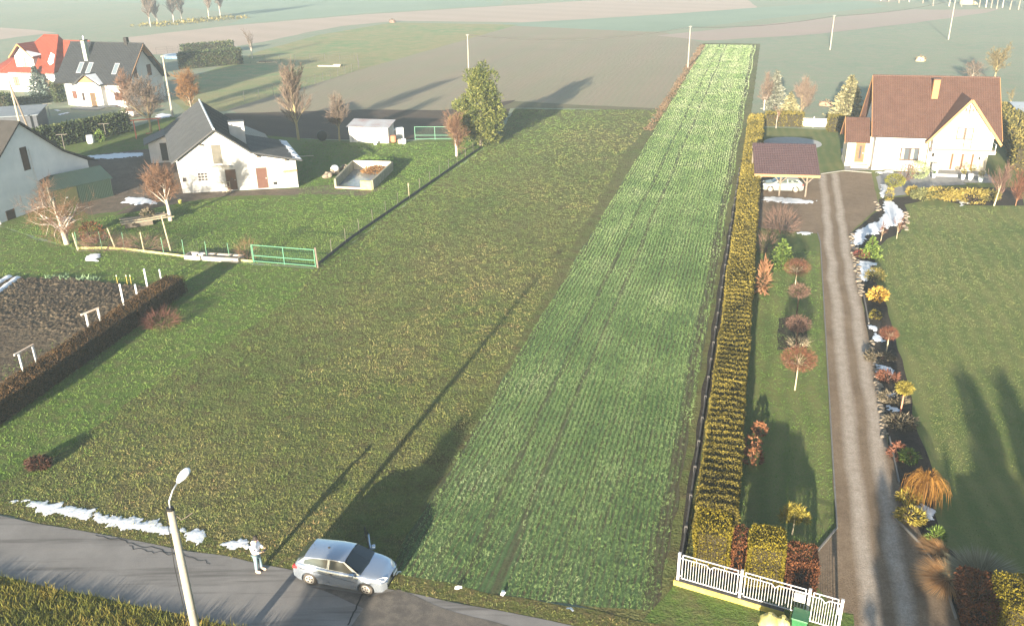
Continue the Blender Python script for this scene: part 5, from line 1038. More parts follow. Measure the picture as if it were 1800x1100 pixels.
mesh_fence('far thin fence by the thuja hedges behind the graphite-roofed house', [(275, 96), (320, 92), (370, 84)], 6, 1.6, m_wire, 0, pr=.04, wires=4, wr=.01, vstep=2, name='field_fence')
# dark ditch edge of the ploughed field
def steel_gate(label, a, b, h, nmid, mat, leaves=1):
    A, B = g(*a), g(*b); d = B - A; L = float(np.linalg.norm(d)); t_ = thing('steel_gate', label, 'gate', (A[0], A[1], 0), math.atan2(d[1], d[0]))
    for z in (.12, .62, h): MB().box(0, L, -.025, .025, z - .03, z + .03).build('rail', mat, t_)
    for k in range(nmid + 2): x = L * k / (nmid + 1); MB().box(x - .035, x + .035, -.035, .035, 0, h + .05).build('upright', mat, t_)
    w = []
    for k in range(int(L / .18)): x = k * .18; w.append((Vector((x, 0, .12)), Vector((x, 0, h)), .005, .005, 1))
    for k in range(7): z = .12 + (h - .12) * k / 7; w.append((Vector((0, 0, z)), Vector((L, 0, z)), .005, .005, 1))
    seg_mesh('wire_mesh', w, mat, t_, 3, .005)['kind'] = 'stuff'; return t_
m_gate = M('gate_green', (.054, .168, .102), (.078, .204, .126), 4, .5)
steel_gate('light green steel farm gate at the corner of the mesh fence', (447, 461), (555, 470), 1.55, 1, m_gate); steel_gate('green steel gate between board shed and red-twigged birch', (730, 246), (800, 246), 1.75, 1, m_gate)
GP = thing('gate_post', 'weathered wooden post beside the light green gate', 'post', (*gp(559, 471), 0)); MB().tube([(0, 0, 0), (-.06, .03, 1.75)], [.09, .08], 8).build('shaft', m_beam, GP); MB().cyl((-.06, .03), .095, 1.74, 1.8, 8).build('cap', m_beam, GP)
for lab, px, h, ln in (('leaning grey wooden stake in the vine tangle', (203, 437), 1.9, (-.35, 0)), ('tall leaning pale wooden stake behind the wire fence', (300, 441), 3.1, (-.3, .1)), ('short wooden stake in the meadow fence grass', (137, 440), 1.6, (-.15, 0))):
    t_ = thing('wooden_stake', lab, 'stake', (*gp(*px), 0)); MB().tube([(0, 0, 0), (ln[0] * .5, ln[1] * .5, h / 2), (ln[0], ln[1], h)], [.07, .065, .05], 7).build('shaft', m_palebark, t_); MB().cyl((ln[0], ln[1]), .055, h - .01, h + .04, 7, .02).build('point', m_palebark, t_)
bush('vine_tangle', 'tangle of bare brown vines on the wire fence by the birch', (185, 440), 80, 1.3, m_browntw, 900, .9, 60, .5, True, 31, up=.4); bush('vine_tangle', 'second tangle of bare vines on the fence behind the trough', (255, 440), 90, 1.1, m_browntw, 700, .9, 60, .4, True, 32, up=.4); bush('bare_shrub', 'reddish bare shrub beside the light green gate', (436, 456), 34, 1.6, m_rtw, 320, .8, 50, .8, True, 33, up=.7)
bush('hedge_shrub', 'orange-brown leafy shrub behind the pollarded birch', (165, 425), 44, 1.9, m_beech, 900, .18, 2, .8, seed=34)
# trough by the fence
a, b = g(325, 456), g(420, 462); d = b - a; TR = thing('concrete_trough', 'long low concrete trough frame lying by the wire fence', 'trough', (a[0], a[1], 0), math.atan2(d[1], d[0])); L_ = float(np.linalg.norm(d))
for x0, x1, y0, y1 in ((0, L_, -.08, .08), (0, L_, .82, .98), (0, .15, .082, .818), (L_ - .15, L_, .082, .818)): MB().box(x0, x1, y0, y1, 0, .4).build('side', m_conc, TR)
MB().box(.16, L_ - .16, .09, .81, 0, .08).build('soil', m_mulch, TR)
for x in (2.4, 3.9): MB().bar((x, -.05, .42), (x + .3, .95, .42), .1, .04).build('slat', m_beam, TR)
for i, (x, lab) in enumerate(((1.0, 'white enamel bowl on the trough, left one'), (1.6, 'white enamel bowl on the trough, right one'))):
    p = a[:2] + (d[:2] / L_) * x; t_ = thing('bowl', lab, 'bowl', (p[0], p[1] + .1, .40)); MB().lathe((0, 0, 0), [(.12, 0), (.24, .16), (.22, .16), (.11, .03)], 14).build('basin', m_whitepaint, t_, True); MB().lathe((0, 0, .155), [(.24, 0), (.26, .02), (.24, .03)], 14).build('rim', m_whitepaint, t_)
# wood and scrap pile
q = g(232, 398); WP = thing('scrap_pile', 'pile of old boards and a tarpaulin sack behind the wire fence', 'pile', (q[0], q[1], 0), R(25)); kp = random.Random(8)
MB().box(-.6, 1.9, -.5, .6, 0, .55).build('crate', m_beam, WP)
for k in range(9): MB().bar((-1 + kp.uniform(0, .6), -.9 + k * .22, .58 + .05 * k % .2), (3.4 + kp.uniform(-.5, .5), -.6 + k * .2, .62 + .04 * (k % 3)), .18, .05).build('plank', m_beam if k % 2 else m_palebark, WP)
foliage(WP, m_heath, [(1.6, .4, .95, .55, .45, .4)], 260, .25, 1.5, name='sacking')
# brown hedge round the vegetable plot
a, b = g(-30, 772), g(333, 512); d = b - a; L_ = float(np.linalg.norm(d))
m_bh = FOL('bronze_hedge', [(0, (.009, .006, .004)), (.35, (.036, .022, .009)), (.7, (.086, .047, .018)), (.9, (.137, .072, .025)), (1, (.115, .094, .022))])
hedge('brown_hedge', 'dense bronze-brown clipped hedge along the vegetable plot', (a[0] - .9, a[1], 0), math.atan2(d[1], d[0]), L_, 1.7, 1.35, 28000, .09, m_bh, seed=21, noise=.7)
# vegetable plot with clods: displaced sheet
plot = [gp(-60, 492), gp(120, 490), gp(243, 505), gp(300, 510), gp(55, 690), gp(-120, 790)]
nx, ny = 230, 320; lo, hi = np.min(plot, 0), np.max(plot, 0); X, Y = np.meshgrid(np.linspace(lo[0], hi[0], nx), np.linspace(lo[1], hi[1], ny)); PT_ = np.stack([X.ravel(), Y.ravel(), np.zeros(nx * ny)], 1); ins = inside(PT_, plot)
kz = np.random.default_rng(9); Z = np.zeros(nx * ny)
for s in (2.6, 5.0, 9.0): Z += np.abs(vnoise(PT_, s, int(s * 10)) - .5) * 2 * .10 / s * 2.6
Z += kz.random(nx * ny) ** 3 * .16; rough_ = np.clip((touv(PT_)[1] - touv(np.array([gp(120, 590)]))[1][0]) / 6 + .5, .25, 1); PT_[:, 2] = .03 + Z * rough_
idx = np.arange(nx * ny).reshape(ny, nx); Fq = np.stack([idx[:-1, :-1], idx[:-1, 1:], idx[1:, 1:], idx[1:, :-1]], -1).reshape(-1, 4); Fq = Fq[ins[Fq].all(1)]
o = mesh_obj('vegetable_plot', np_mesh('vegetable_plot', PT_, Fq), ground_mat('dug_soil', (.109, .083, .058), (.166, .128, .083), (.064, .049, .036), s1=.4, s2=2, s3=9, bump=.8, bdist=.06), None, True); o['kind'] = 'structure'
lk = scatter([gp(70, 492), gp(175, 497), gp(175, 490), gp(70, 486)], 9, 3); tufts('leek_row', lk, FOL('leek', [(0, (.05, .10, .05)), (1, (.20, .28, .16))]), .4, .07, 6, .7, 3, 1, 'row of blue-green leeks at the top of the vegetable plot', spread=.08)
def tframe(label, pa, pb, h):
    A, B = g(*pa), g(*pb); d = B - A; L = float(np.linalg.norm(d)); t_ = thing('drying_rack', label, 'frame', (A[0], A[1], 0), math.atan2(d[1], d[0]))
    for x in (0, L): MB().box(x - .05, x + .05, -.05, .05, 0, h).build('post', m_whitepaint, t_)
    MB().box(-.35, L + .1, -.05, .05, h, h + .1).build('crossbar', M('orange_tip', (.70, .66, .60), (.62, .42, .28), 2, .7), t_)
tframe('white T-shaped drying rack by the hedge, nearer one', (41, 652), (65, 638), 1.25); tframe('white T-shaped drying rack by the hedge, farther one', (157, 580), (178, 571), 1.25)
for i, (px, h) in enumerate((((219, 541), 1.9), ((242, 523), 1.1), ((260, 508), 1.7), ((284, 496), 1.1))):
    t_ = thing('white_post', ('tall white painted post with bare bands in the plot corner', 'short white post behind the tall banded one', 'white post at the top corner of the brown hedge', 'rightmost short white post behind the brown hedge')[i], 'post', (*gp(*px), 0)); MB().box(-.05, .05, -.05, .05, .25, h).build('upper_shaft', m_whitepaint, t_); MB().box(-.045, .045, -.045, .045, 0, .25).build('lower_shaft', m_beam, t_)
for i, x in enumerate((207, 224, 231)):
    t_ = thing('marker_stick', ('thin yellow marker stick, leftmost of three', 'thin yellow marker stick, middle of three', 'thin yellow marker stick, rightmost of three')[i], 'stick', (*gp(x, 500), 0)); MB().tube([(0, 0, 0), (.02, 0, .75)], .02, 5).build('stick', M('yellow_stick', (.5, .38, .08), rough=.7), t_); MB().cyl((.02, 0), .03, .7, .8, 6).build('tip', m_whitepaint, t_)
for i, (pa, pb) in enumerate((((-30, 515), (18, 488)), ((-20, 528), (32, 490)))):
    A, B = g(*pa), g(*pb); d = B - A; L = float(np.linalg.norm(d)); t_ = thing('fleece_tunnel', ('white fleece tunnel on the plot, outer row', 'white fleece tunnel on the plot, inner row')[i], 'tunnel', (A[0], A[1], 0), math.atan2(d[1], d[0])); mb = MB(); V = []; 
    for k in range(13):
        for j in range(7): a_ = math.pi * j / 6; V.append((L * k / 12, .28 * math.cos(a_), .05 + (.22 + .03 * math.sin(k * 1.9)) * math.sin(a_)))
    mb.poly(V, [(k * 7 + j, (k + 1) * 7 + j, (k + 1) * 7 + j + 1, k * 7 + j + 1) for k in range(12) for j in range(6)]).build('fleece', M('fleece', (.62, .66, .70), (.7, .73, .76), 4, .8), t_, True); MB().bar((-.1, -.3, .08), (L + .1, -.3, .08), .1).build('edge_board', m_beam, t_)
# dead bush heaps
bush('brush_heap', 'heap of dead dark twigs at the foot of the brown hedge', (285, 572), 62, .85, FOL('dead_twigs', [(0, (.03, .014, .01)), (1, (.16, .07, .05))]), 900, .7, 40, .9, True, 41, up=.2); bush('brush_heap', 'small dark brown heap of brush on the green grass', (70, 822), 44, .62, FOL('dead_leaf', [(0, (.015, .008, .006)), (1, (.09, .04, .025))]), 1300, .16, 3, .75, False, 42, shell=(.3, 1), stems=False)
# manure pit
PI = thing('manure_pit', 'open concrete manure pit with yellow corner block in the farmyard', 'pit', (*gp(590, 331), 0)); o0 = g(590, 331); c_ = [g(*p) - o0 for p in ((590, 331), (655, 334), (690, 300), (621, 298))]
m_mconc = M('mossy_concrete', (.16, .16, .10), (.30, .27, .20), 1.5, .95, bump=.3, bscale=8); m_sunc = M('pale_concrete', (.48, .42, .30), (.56, .50, .38), 2, .9)
def wall_(p, q, z, w, m, nm): MB().bar((p[0], p[1], z / 2), (q[0], q[1], z / 2), w, z).build(nm, m, PI)
wall_(c_[1], c_[2], 1.05, .22, m_mconc, 'side_wall'); wall_(c_[0], c_[3], 1.05, .22, m_mconc, 'side_wall'); wall_(c_[3] + (c_[2] - c_[3]) * .03, c_[3] + (c_[2] - c_[3]) * .97, 1.1, .22, m_sunc, 'back_wall'); wall_(c_[0], c_[0] + (c_[1] - c_[0]) * .7, .22, .25, M('pink_sill', (.36, .25, .19), (.42, .31, .24), 3), 'front_sill'); wall_(c_[0] + (c_[1] - c_[0]) * .70, c_[1], .95, .3, M('yellow_block', (.55, .44, .10), (.62, .52, .18), 3, .9), 'corner_block')
MB().poly([(p[0], p[1], .06) for p in c_], [(0, 1, 2, 3)]).build('floor', M('wet_floor', (.13, .14, .15), (.22, .23, .23), 2, .25, .6), PI)
mm_ = c_[2] * .62 + c_[3] * .38; foliage(PI, FOL('manure', [(0, (.06, .03, .012)), (.5, (.18, .09, .03)), (1, (.30, .16, .06))]), [(mm_[0] - .2, mm_[1] - 1.2, .25, 1.5, 1.3, .45)], 1300, .2, 2, (.2, 1), .1, 'straw_heap')
RH = thing('rubble_heap', 'heap of rubble and white sacks left of the manure pit', 'heap', (*gp(592, 305), 0)); kr = random.Random(5)
for k in range(34): o = link(bpy.data.objects.new('stone', SM[kr.randrange(6)]), RH); s = kr.uniform(.14, .34); f = kr.uniform(-1, 1); o.location = (f * .8 + kr.uniform(-.4, .4), f * 2.0 + kr.uniform(-.5, .5), kr.uniform(.1, .5)); o.scale = (s, s * 1.2, s * .8); o.rotation_euler = (kr.random(), 0, kr.uniform(0, 6))
MB().lathe((-.1, -.3, .4), [(.1, 0), (.45, .1), (.5, .35), (.3, .6), (.1, .65)], 9).build('sack', m_whitepaint, RH, True)
q = g(658, 290); MD = thing('grass_mound', 'low grassy mound behind the manure pit', 'mound', (q[0], q[1], 0)); foliage(MD, m_lawntuft, [(0, 0, 0, 3.0, 1.3, .75)], 1500, .3, 6, (.8, 1), .6, 'grass', True, 1, 3)['kind'] = 'stuff'; MB().lathe((0, 0, 0), [(2.6, 0), (2.0, .35), (1.0, .58), (.2, .62)], 16).build('earth', m_lawn, MD, True).scale = (1, .45, 1)
# yard clutter by the shed
def barrel(label, px, r, h, mat, name='barrel', cat='barrel'):
    t_ = thing(name, label, cat, (*gp(*px), 0)); MB().lathe((0, 0, 0), [(r * .9, 0), (r, h * .2), (r * 1.03, h * .5), (r, h * .8), (r * .9, h)], 14).build('body', mat, t_, True); MB().lathe((0, 0, h * .96), [(r * .93, 0), (r * .95, .04), (r * .8, .06)], 14).build('lid', mat, t_)
barrel('white plastic barrel on the lawn before the thuja hedge', (160, 252), .45, 1.1, m_whitepaint); barrel('white bucket on the grass in front of the shed', (660, 255), .2, .42, m_whitepaint, 'bucket', 'bucket'); barrel('rusty drum beside the shed', (692, 250), .42, .9, M('rust_drum', (.26, .11, .06), (.38, .18, .10), 4)); barrel('cream sack-like tub near the rusty drum', (704, 253), .35, .6, m_palebark, 'tub', 'tub'); barrel('white tub at the end of the clutter by the shed', (710, 253), .32, .65, m_whitepaint, 'tub', 'tub')
for lab, px, s in (('white appliance box standing right of the shed', (694, 243), .8), ('grey metal cabinet behind the white appliance box', (703, 244), 1.0)):
    t_ = thing('scrap_cabinet', lab, 'cabinet', (*gp(*px), 0), .3); MB().box(-s / 2, s / 2, -.35, .35, .05, 1.5 * s).build('body', m_whitepaint if 'white app' in lab else m_metal, t_, bevel=.02); MB().box(-s / 2 + .05, s / 2 - .05, -.37, -.35, .1, 1.4 * s).build('door', m_metal, t_)
q = g(567, 248); TY = thing('tractor_tyre', 'large black tractor tyre leaning in the yard shade', 'tyre', (q[0], q[1], .72), .6); mb = MB(); mb.lathe((0, 0, 0), [(.35, -.18), (.62, -.2), (.72, -.1), (.72, .1), (.62, .2), (.35, .18)], 20, 'y'); mb.build('tread', m_black, TY, True); MB().lathe((0, 0, 0), [(.1, -.12), (.36, -.14), (.36, .14), (.1, .12)], 16, 'y').build('rim', m_beam, TY)
PL = thing('plank', 'pale plank lying on the grass right of the farm building', 'plank', (*gp(520, 276), 0), .1); MB().box(0, 2.2, -.1, .1, .02, .08).build('board', m_palebark, PL); MB().box(.3, .5, -.14, .14, 0, .02).build('batten', m_palebark, PL)
LD = thing('lattice_frame', 'small wooden lattice frame leaning by the farm door', 'frame', (*gp(392, 339), 0), R(8))
for x in (0, .4, .8): MB().bar((x, 0, 0), (x, .25, 1.2), .05).build('upright', m_palebark, LD)
for z in (.15, .6, 1.1): MB().bar((0, z * .2, z), (.8, z * .2, z), .05).build('rung', m_palebark, LD)
BP = thing('yellow_bucket', 'small yellow bucket on the grass by the russet birch', 'bucket', (*gp(317, 358), 0)); MB().lathe((0, 0, 0), [(.15, 0), (.2, .4), (.18, .4), (.13, .05)], 12).build('body', M('bucket_yellow', (.62, .55, .12)), BP, True); MB().tube([(-.19, 0, .4), (0, 0, .55), (.19, 0, .4)], .012, 4).build('handle', m_metal, BP)
# neighbours' thuja hedges, spruce, swing
m_th = FOL('dark_thuja', [(0, (.008, .014, .006)), (.5, (.03, .045, .016)), (.85, (.07, .085, .03)), (1, (.13, .13, .05))])
def hedge2(label, pa, pb, W, h, n, size, mat, seed, name='thuja_hedge'):
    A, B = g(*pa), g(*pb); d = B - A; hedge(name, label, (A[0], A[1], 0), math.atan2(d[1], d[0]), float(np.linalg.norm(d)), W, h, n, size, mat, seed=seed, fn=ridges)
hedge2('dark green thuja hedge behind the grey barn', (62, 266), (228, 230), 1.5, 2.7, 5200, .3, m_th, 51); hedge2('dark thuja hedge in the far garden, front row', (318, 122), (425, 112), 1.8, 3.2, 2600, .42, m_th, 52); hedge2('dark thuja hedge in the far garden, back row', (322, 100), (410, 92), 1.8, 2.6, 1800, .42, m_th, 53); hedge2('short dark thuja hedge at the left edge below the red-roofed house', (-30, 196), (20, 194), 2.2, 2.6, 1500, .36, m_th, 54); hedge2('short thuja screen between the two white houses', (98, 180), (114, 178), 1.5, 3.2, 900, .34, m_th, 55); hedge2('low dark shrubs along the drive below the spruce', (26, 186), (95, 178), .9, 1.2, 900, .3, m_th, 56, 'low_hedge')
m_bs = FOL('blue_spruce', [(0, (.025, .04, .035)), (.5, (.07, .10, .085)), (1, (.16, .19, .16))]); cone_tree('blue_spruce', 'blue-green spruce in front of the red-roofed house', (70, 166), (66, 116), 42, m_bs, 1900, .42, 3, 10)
bush('small_shrub', 'small leafy shrub on the lawn before the thuja hedge', (177, 249), 16, 1.6, m_conG, 260, .25, 2, 1, seed=61)
m_rw = M('red_wood', (.36, .09, .05), (.44, .13, .07), 4, .7); SW = thing('swing_frame', 'red wooden swing frame on the neighbour lawn', 'swing', (*gp(240, 243), 0), R(20))
for x in (0, 3.2):
    for y in (-.7, .7): MB().bar((x, y, 0), (x, 0, 2.4), .12).build('leg', m_rw, SW)
MB().box(-.4, 3.6, -.07, .07, 2.4, 2.55).build('beam', m_rw, SW); MB().box(1.3, 1.9, -.15, .15, .5, .55).build('seat', m_rw, SW)
for x in (1.35, 1.85): MB().tube([(x, 0, .55), (x, 0, 2.4)], .012, 4).build('rope', m_beam, SW)
for i, px in enumerate(((114, 263), (187, 243), (88, 205))):
    t_ = thing('clothes_post', ('T-shaped clothes line post by the dark thuja hedge, nearer one', 'T-shaped clothes line post by the dark thuja hedge, farther one', 'dark T-shaped post on the lawn of the graphite-roofed house')[i], 'post', (*gp(*px), 0), .2); MB().tube([(0, 0, 0), (0, 0, 2.0)], .05, 6).build('shaft', m_fpost, t_); MB().bar((-.7, 0, 2.0), (.7, 0, 2.0), .07).build('crossbar', m_fpost, t_)
TRL = thing('garden_trailer', 'small white trailer with brown load by the end of the thuja hedge', 'trailer', (*gp(229, 207), 0), R(-14)); MB().box(-1.1, 1.1, -.6, .6, .45, 1.05).build('box', m_whitepaint, TRL, bevel=.03); MB().box(-.9, .9, -.5, .5, 1.055, 1.25).build('load', m_rtw, TRL)
for x in (-.5, .5): MB().lathe((x, -.64, .3), [(.3, -.08), (.3, .08)], 14, 'y').build('wheel', m_black, TRL)
PO = thing('pool_cover', 'blue tarpaulin cover by the far thuja hedges', 'tarpaulin', (*gp(315, 101), 0), .1); MB().lathe((0, 0, 0), [(3.6, 0), (3.5, .6), (2.0, .72), (.2, .75)], 18).build('cover', M('blue_tarp', (.03, .08, .17), (.16, .22, .30), 1.2, .5), PO, True); MB().lathe((0, 0, .58), [(3.62, 0), (3.66, .06), (3.5, .08)], 18).build('rim', m_metal, PO)
WB = thing('board_stack', 'pale boards lying at the hay field fence, right one', 'boards', (*gp(560, 117), 0), -.2); MB().box(0, 5, -.4, .4, 0, .25).build('plank', m_palebark, WB); MB().box(3.6, 5.2, -.5, .5, .26, .5).build('plank', m_palebark, WB)
WB = thing('board_stack', 'pale boards lying at the hay field fence, left one', 'boards', (*gp(452, 111), 0), 0); MB().box(0, 4.5, -.35, .35, 0, .22).build('plank', m_palebark, WB); MB().box(.5, 3.5, -.3, .3, .23, .4).build('plank', m_beam, WB)
# ================================================================== poles, lamp, cars, person
m_pole = M('concrete_pole', (.225, .210, .173), (.270, .255, .210), 4, .85, bump=.2, bscale=15)
def pole(name, label, base, h, r0, r1, arms=True, dirx=0.0, mat=None):
    t_ = thing(name, label, 'pole', (base[0], base[1], 0), dirx); MB().tube([(0, 0, 0), (0, 0, h)], [r0, r1], 8).build('shaft', mat or m_pole, t_)
    if arms:
        MB().bar((-.3, 0, h - .25), (.3, 0, h - .25), .05).build('crossarm', m_beam, t_)
        for x in (-.25, .25): MB().lathe((x, 0, h - .2), [(.04, 0), (.06, .06), (.03, .16)], 6).build('insulator', m_oldwhite, t_)
    else: MB().cyl((0, 0), r1 * 1.25, h - .02, h + .06, 8).build('cap', m_dark, t_)
    return t_
P1, P2, P3, P0 = g(1209, 120), g(1459, 88), g(1667, 70), g(824, 128)
pole('utility_pole', 'slim concrete pole at the far end of the crop strip', P1, ht((1209, 120), (1215, 46)), .15, .09); pole('utility_pole', 'concrete pole in the pale field left of the right-hand house', P2, ht((1459, 88), (1470, 27)), .15, .09); pole('utility_pole', 'tall leaning-looking concrete pole far behind the brown-roofed house', P3, ht((1667, 70), (1684, -4)), .16, .1); pole('utility_pole', 'pole standing behind the tall shaggy conifer', P0, 7.4, .15, .09)
pole('utility_pole', 'concrete pole beside the gable of the graphite-roofed house', g(304, 206), 9.3, .2, .13)
AP = thing('timber_pole', 'old A-frame timber pole with stay beside the dark shed', 'pole', (*gp(40, 238), 0)); MB().tube([(0, 0, 0), (-.1, 0, 7.6)], [.17, .12], 8).build('shaft', m_palebark, AP); MB().tube([(1.9, -1.2, 0), (-.05, 0, 7.0)], [.14, .11], 8).build('stay', m_beam, AP); MB().bar((-.5, 0, 7.3), (.4, 0, 7.3), .12).build('crossarm', m_beam, AP)
def wire(label, a, b, sag, r=.05):
    t_ = thing('power_line', label, 'cable', (a[0], a[1], 0)); pts = []; n = 14
    for i in range(n + 1): f = i / n; pts.append((a[0] + (b[0] - a[0]) * f - a[0], a[1] + (b[1] - a[1]) * f - a[1], a[2] + (b[2] - a[2]) * f - sag * 4 * f * (1 - f)))
    MB().tube(pts, r, 4).build('strand', m_wire, t_); MB().tube([pts[0], (pts[0][0], pts[0][1], pts[0][2] + .05)], .05, 5).build('clamp', m_wire, t_)
tp = lambda P, h: (P[0], P[1], h)
wire('power line from the conifer pole to the crop strip pole', tp(P0, 7.3), tp(P1, 7.9), 1.6); wire('power line from the crop strip pole to the pale field pole', tp(P1, 7.9), tp(P2, 7.4), .8); wire('power line from the pale field pole to the tall far pole', tp(P2, 7.4), tp(P3, 9.2), .7)
# street lamp at the road
lx = 343 + .196 * (1200 - 1095); lb = g(lx, 1200); lh = ht((lx, 1200), (303, 892))
SL = thing('street_lamp', 'concrete street lamp post with white lamp head beside the road', 'street lamp', (lb[0], lb[1], 0))
MB().tube([(0, 0, 0), (0, 0, lh * .5), (0, 0, lh)], [.17, .145, .115], 12).build('post', m_pole, SL, True); MB().cyl((0, 0), .122, lh - .07, lh + .03, 12).build('collar', m_black, SL)
MB().tube([(0, 0, lh), (0, .02, lh + .25), (.1, .22, lh + .55), (.22, .5, lh + .72)], .03, 8).build('arm', m_metal, SL, True)
hd = MB(); hd.lathe((0, 0, 0), [(.06, -.02), (.1, .06), (.155, .2), (.17, .38), (.13, .54), (.05, .6)], 14); hd = hd.build('lamp_head', M('lamp_white', (.70, .71, .73), (.75, .76, .78), 6, .35, .5), SL, True); hd.matrix_local = Matrix.Translation((.21, .48, lh + .71)) @ Vector((.35, .85, .3)).normalized().to_track_quat('Z', 'Y').to_matrix().to_4x4() @ Matrix.Diagonal((1, .7, 1, 1))
MB().tube([(-.13, -.05, lh - .05), (-.22, -.1, lh * .7), (-.2, -.1, lh * .4), (-.16, -.08, .5)], .014, 5).build('cable', m_black, SL); MB().tube([(.1, .05, lh - .3), (.25, .1, lh - .55), (.4, .2, lh - .5), (.55, .35, lh - .45)], .018, 5).build('bracket_cable', m_beam, SL)
for z in (.25, .45, .7, .88): MB().lathe((0, 0, lh * z), [(.175 - .055 * z, 0), (.175 - .055 * z, .03)], 10).build('strap', m_metal, SL)

# ---- cars
m_silver = M('silver_paint', (.40, .45, .52), rough=.24, spec=.5, metal=.75); m_silver2 = M('pale_silver_paint', (.26, .29, .27), rough=.3, spec=.5, metal=.4)
m_cglass = M('car_glass', (.018, .025, .028), rough=.06, spec=.7); m_sglass = M('side_glass', (.05, .062, .058), rough=.1, spec=.6); m_tyre = M('tyre', (.03, .029, .028), (.10, .085, .07), 4, .9); m_rim = M('alloy', (.36, .33, .29), (.42, .39, .35), 5, .4, .5, metal=.4); m_red = M('tail_red', (.45, .03, .03), rough=.25); m_lens = M('head_lens', (.62, .64, .66), rough=.1, spec=.7)
def ss(a, b, x): t = min(1, max(0, (x - a) / (b - a))); return t * t * (3 - 2 * t)
def car(label, loc, rz, paint, open_door=False, group=None):
    T = thing('hatchback_car', label, 'car', loc, rz); L = 2.085; rx, fx2, wz, ar = -1.315, 1.235, .31, .365
    def zarch(x):
        z = .2
        for c in (rx, fx2):
            if abs(x - c) < ar: z = max(z, wz + math.sqrt(ar * ar - (x - c) ** 2) - .02)
        return z
    def halfw(x): return .865 * (1 - .17 * ss(1.2, 1.95, x) ** 1.5 - .20 * ss(1.85, 2.085, x) ** 2 - .13 * ss(-1.5, -2.085, x) ** 1.5)
    def ztop(x):                                   # bonnet / belt line / tail
        if x > .85: return .98 - .10 * ss(.85, 1.7, x) - .24 * ss(1.6, 2.085, x) ** 1.4
        return .95 + .03 * ss(.85, .4, x) + .04 * ss(0, -1.6, x) - .22 * ss(-1.9, -2.085, x)
    xs = np.unique(np.concatenate([np.linspace(-L, L, 56), rx + ar * np.cos(np.linspace(0, math.pi, 15)), fx2 + ar * np.cos(np.linspace(0, math.pi, 15))])); V, Fs, ring = [], [], []
    for x in xs:
        w = halfw(x); za = zarch(x); zt = ztop(x); zf = .2 + .10 * ss(1.8, 2.085, abs(x)) ** 2; wi = w * .66; ends = 1 - .35 * ss(2.0, 2.085, abs(x))
        h = [(0, zf), (wi, zf), (wi, max(za, zf)), (w * .975, max(za, zf)), (w * .99, max(za + .02, .34)), (w, max(za + .04, .52)), (w * .995, max(za + .05, .66)), (w * .965, zt * .86 + .03), (w * .90, zt - .035), (w * .80, zt), (w * .45, zt + .03), (0, zt + .04)]
        ring.append(len(V)); r = [(x * (1 if ends == 1 else 1), y, z) for y, z in h]; V += r + [(p[0], -p[1], p[2]) for p in r[1:-1][::-1]]
    n = 22
    for i in range(len(xs) - 1):
        for k in range(n): a, b = ring[i] + k, ring[i] + (k + 1) % n; c, d = ring[i + 1] + (k + 1) % n, ring[i + 1] + k; Fs.append((a, b, c, d))
    Fs.append(tuple(ring[0] + k for k in range(n))); Fs.append(tuple(ring[-1] + k for k in range(n))[::-1])
    body = MB().poly(V, Fs).build('body', paint, T, True); body.modifiers.new('e', 'EDGE_SPLIT').split_angle = R(55)
    # cabin: stations (x, half width at belt, half width at roof, z belt, z roof)
    def roofz(x): return 1.44 - .10 * ss(-.2, -1.75, x) - .02 * ss(-.3, .45, x)
    bw = lambda x: halfw(x) * .915; rw = .60
    gh = MB(); st = [(-1.93, -1.62), (-1.35, -1.35), (-.7, -.7), (0, 0), (.2, .2), (.95, .22)]
    def zbelt(x): return ztop(x) - .02
    # roof and pillars shell
    roofx = [-1.55, -1.25, -.8, -.3, .1, .3]; Vr = []
    for x in roofx:
        z = roofz(x); Vr += [(x, -rw - .03, z - .06), (x, -rw * .8, z - .005), (x, 0, z + .02), (x, rw * .8, z - .005), (x, rw + .03, z - .06)]
    gh.poly(Vr, [(i * 5 + k, (i + 1) * 5 + k, (i + 1) * 5 + k + 1, i * 5 + k + 1) for i in range(5) for k in range(4)])
    roof_ = gh.build('roof', paint, T, True)
    sh = MB()                                                   # side shells under the glass
    for s in (-1, 1):
        bot = [(x, s * bw(x), zbelt(x)) for x in (-1.97, -1.3, -.4, .4, 1.02)]; top = [(x, s * (rw + .03), roofz(min(x, .3)) - .06) for x in (-1.55, -1.2, -.5, .0, .3)]
        Vv = bot + top; sh.poly(Vv, [(i, i + 1, i + 6, i + 5) if s > 0 else (i + 5, i + 6, i + 1, i) for i in range(4)])
    sh.poly([(-1.97, -bw(-1.97), zbelt(-1.97)), (-1.97, bw(-1.97), zbelt(-1.97)), (-1.55, rw + .03, roofz(-1.55) - .06), (-1.55, 0, roofz(-1.55) + .02), (-1.55, -rw - .03, roofz(-1.55) - .06)], [(0, 1, 2, 3, 4)]); sh.build('pillars', paint, T)
    ws = MB().poly([(1.03, -bw(1.0) * .93, .985), (1.1, 0, 1.01), (1.03, bw(1.0) * .93, .985), (.32, rw * .97, 1.36), (.34, 0, 1.43), (.32, -rw * .97, 1.36)], [(0, 1, 4, 5), (1, 2, 3, 4)]).build('windscreen', m_cglass, T, True)
    MB().poly([(-1.995, -bw(-1.95) * .85, 1.06), (-2.01, 0, 1.06), (-1.995, bw(-1.95) * .85, 1.06), (-1.60, rw * .93, 1.285), (-1.585, 0, 1.335), (-1.60, -rw * .93, 1.285)], [(0, 3, 4, 1)[::-1], (1, 4, 5, 0)] if False else [(1, 0, 5, 4), (2, 1, 4, 3)]).build('rear_window', m_cglass, T, True)
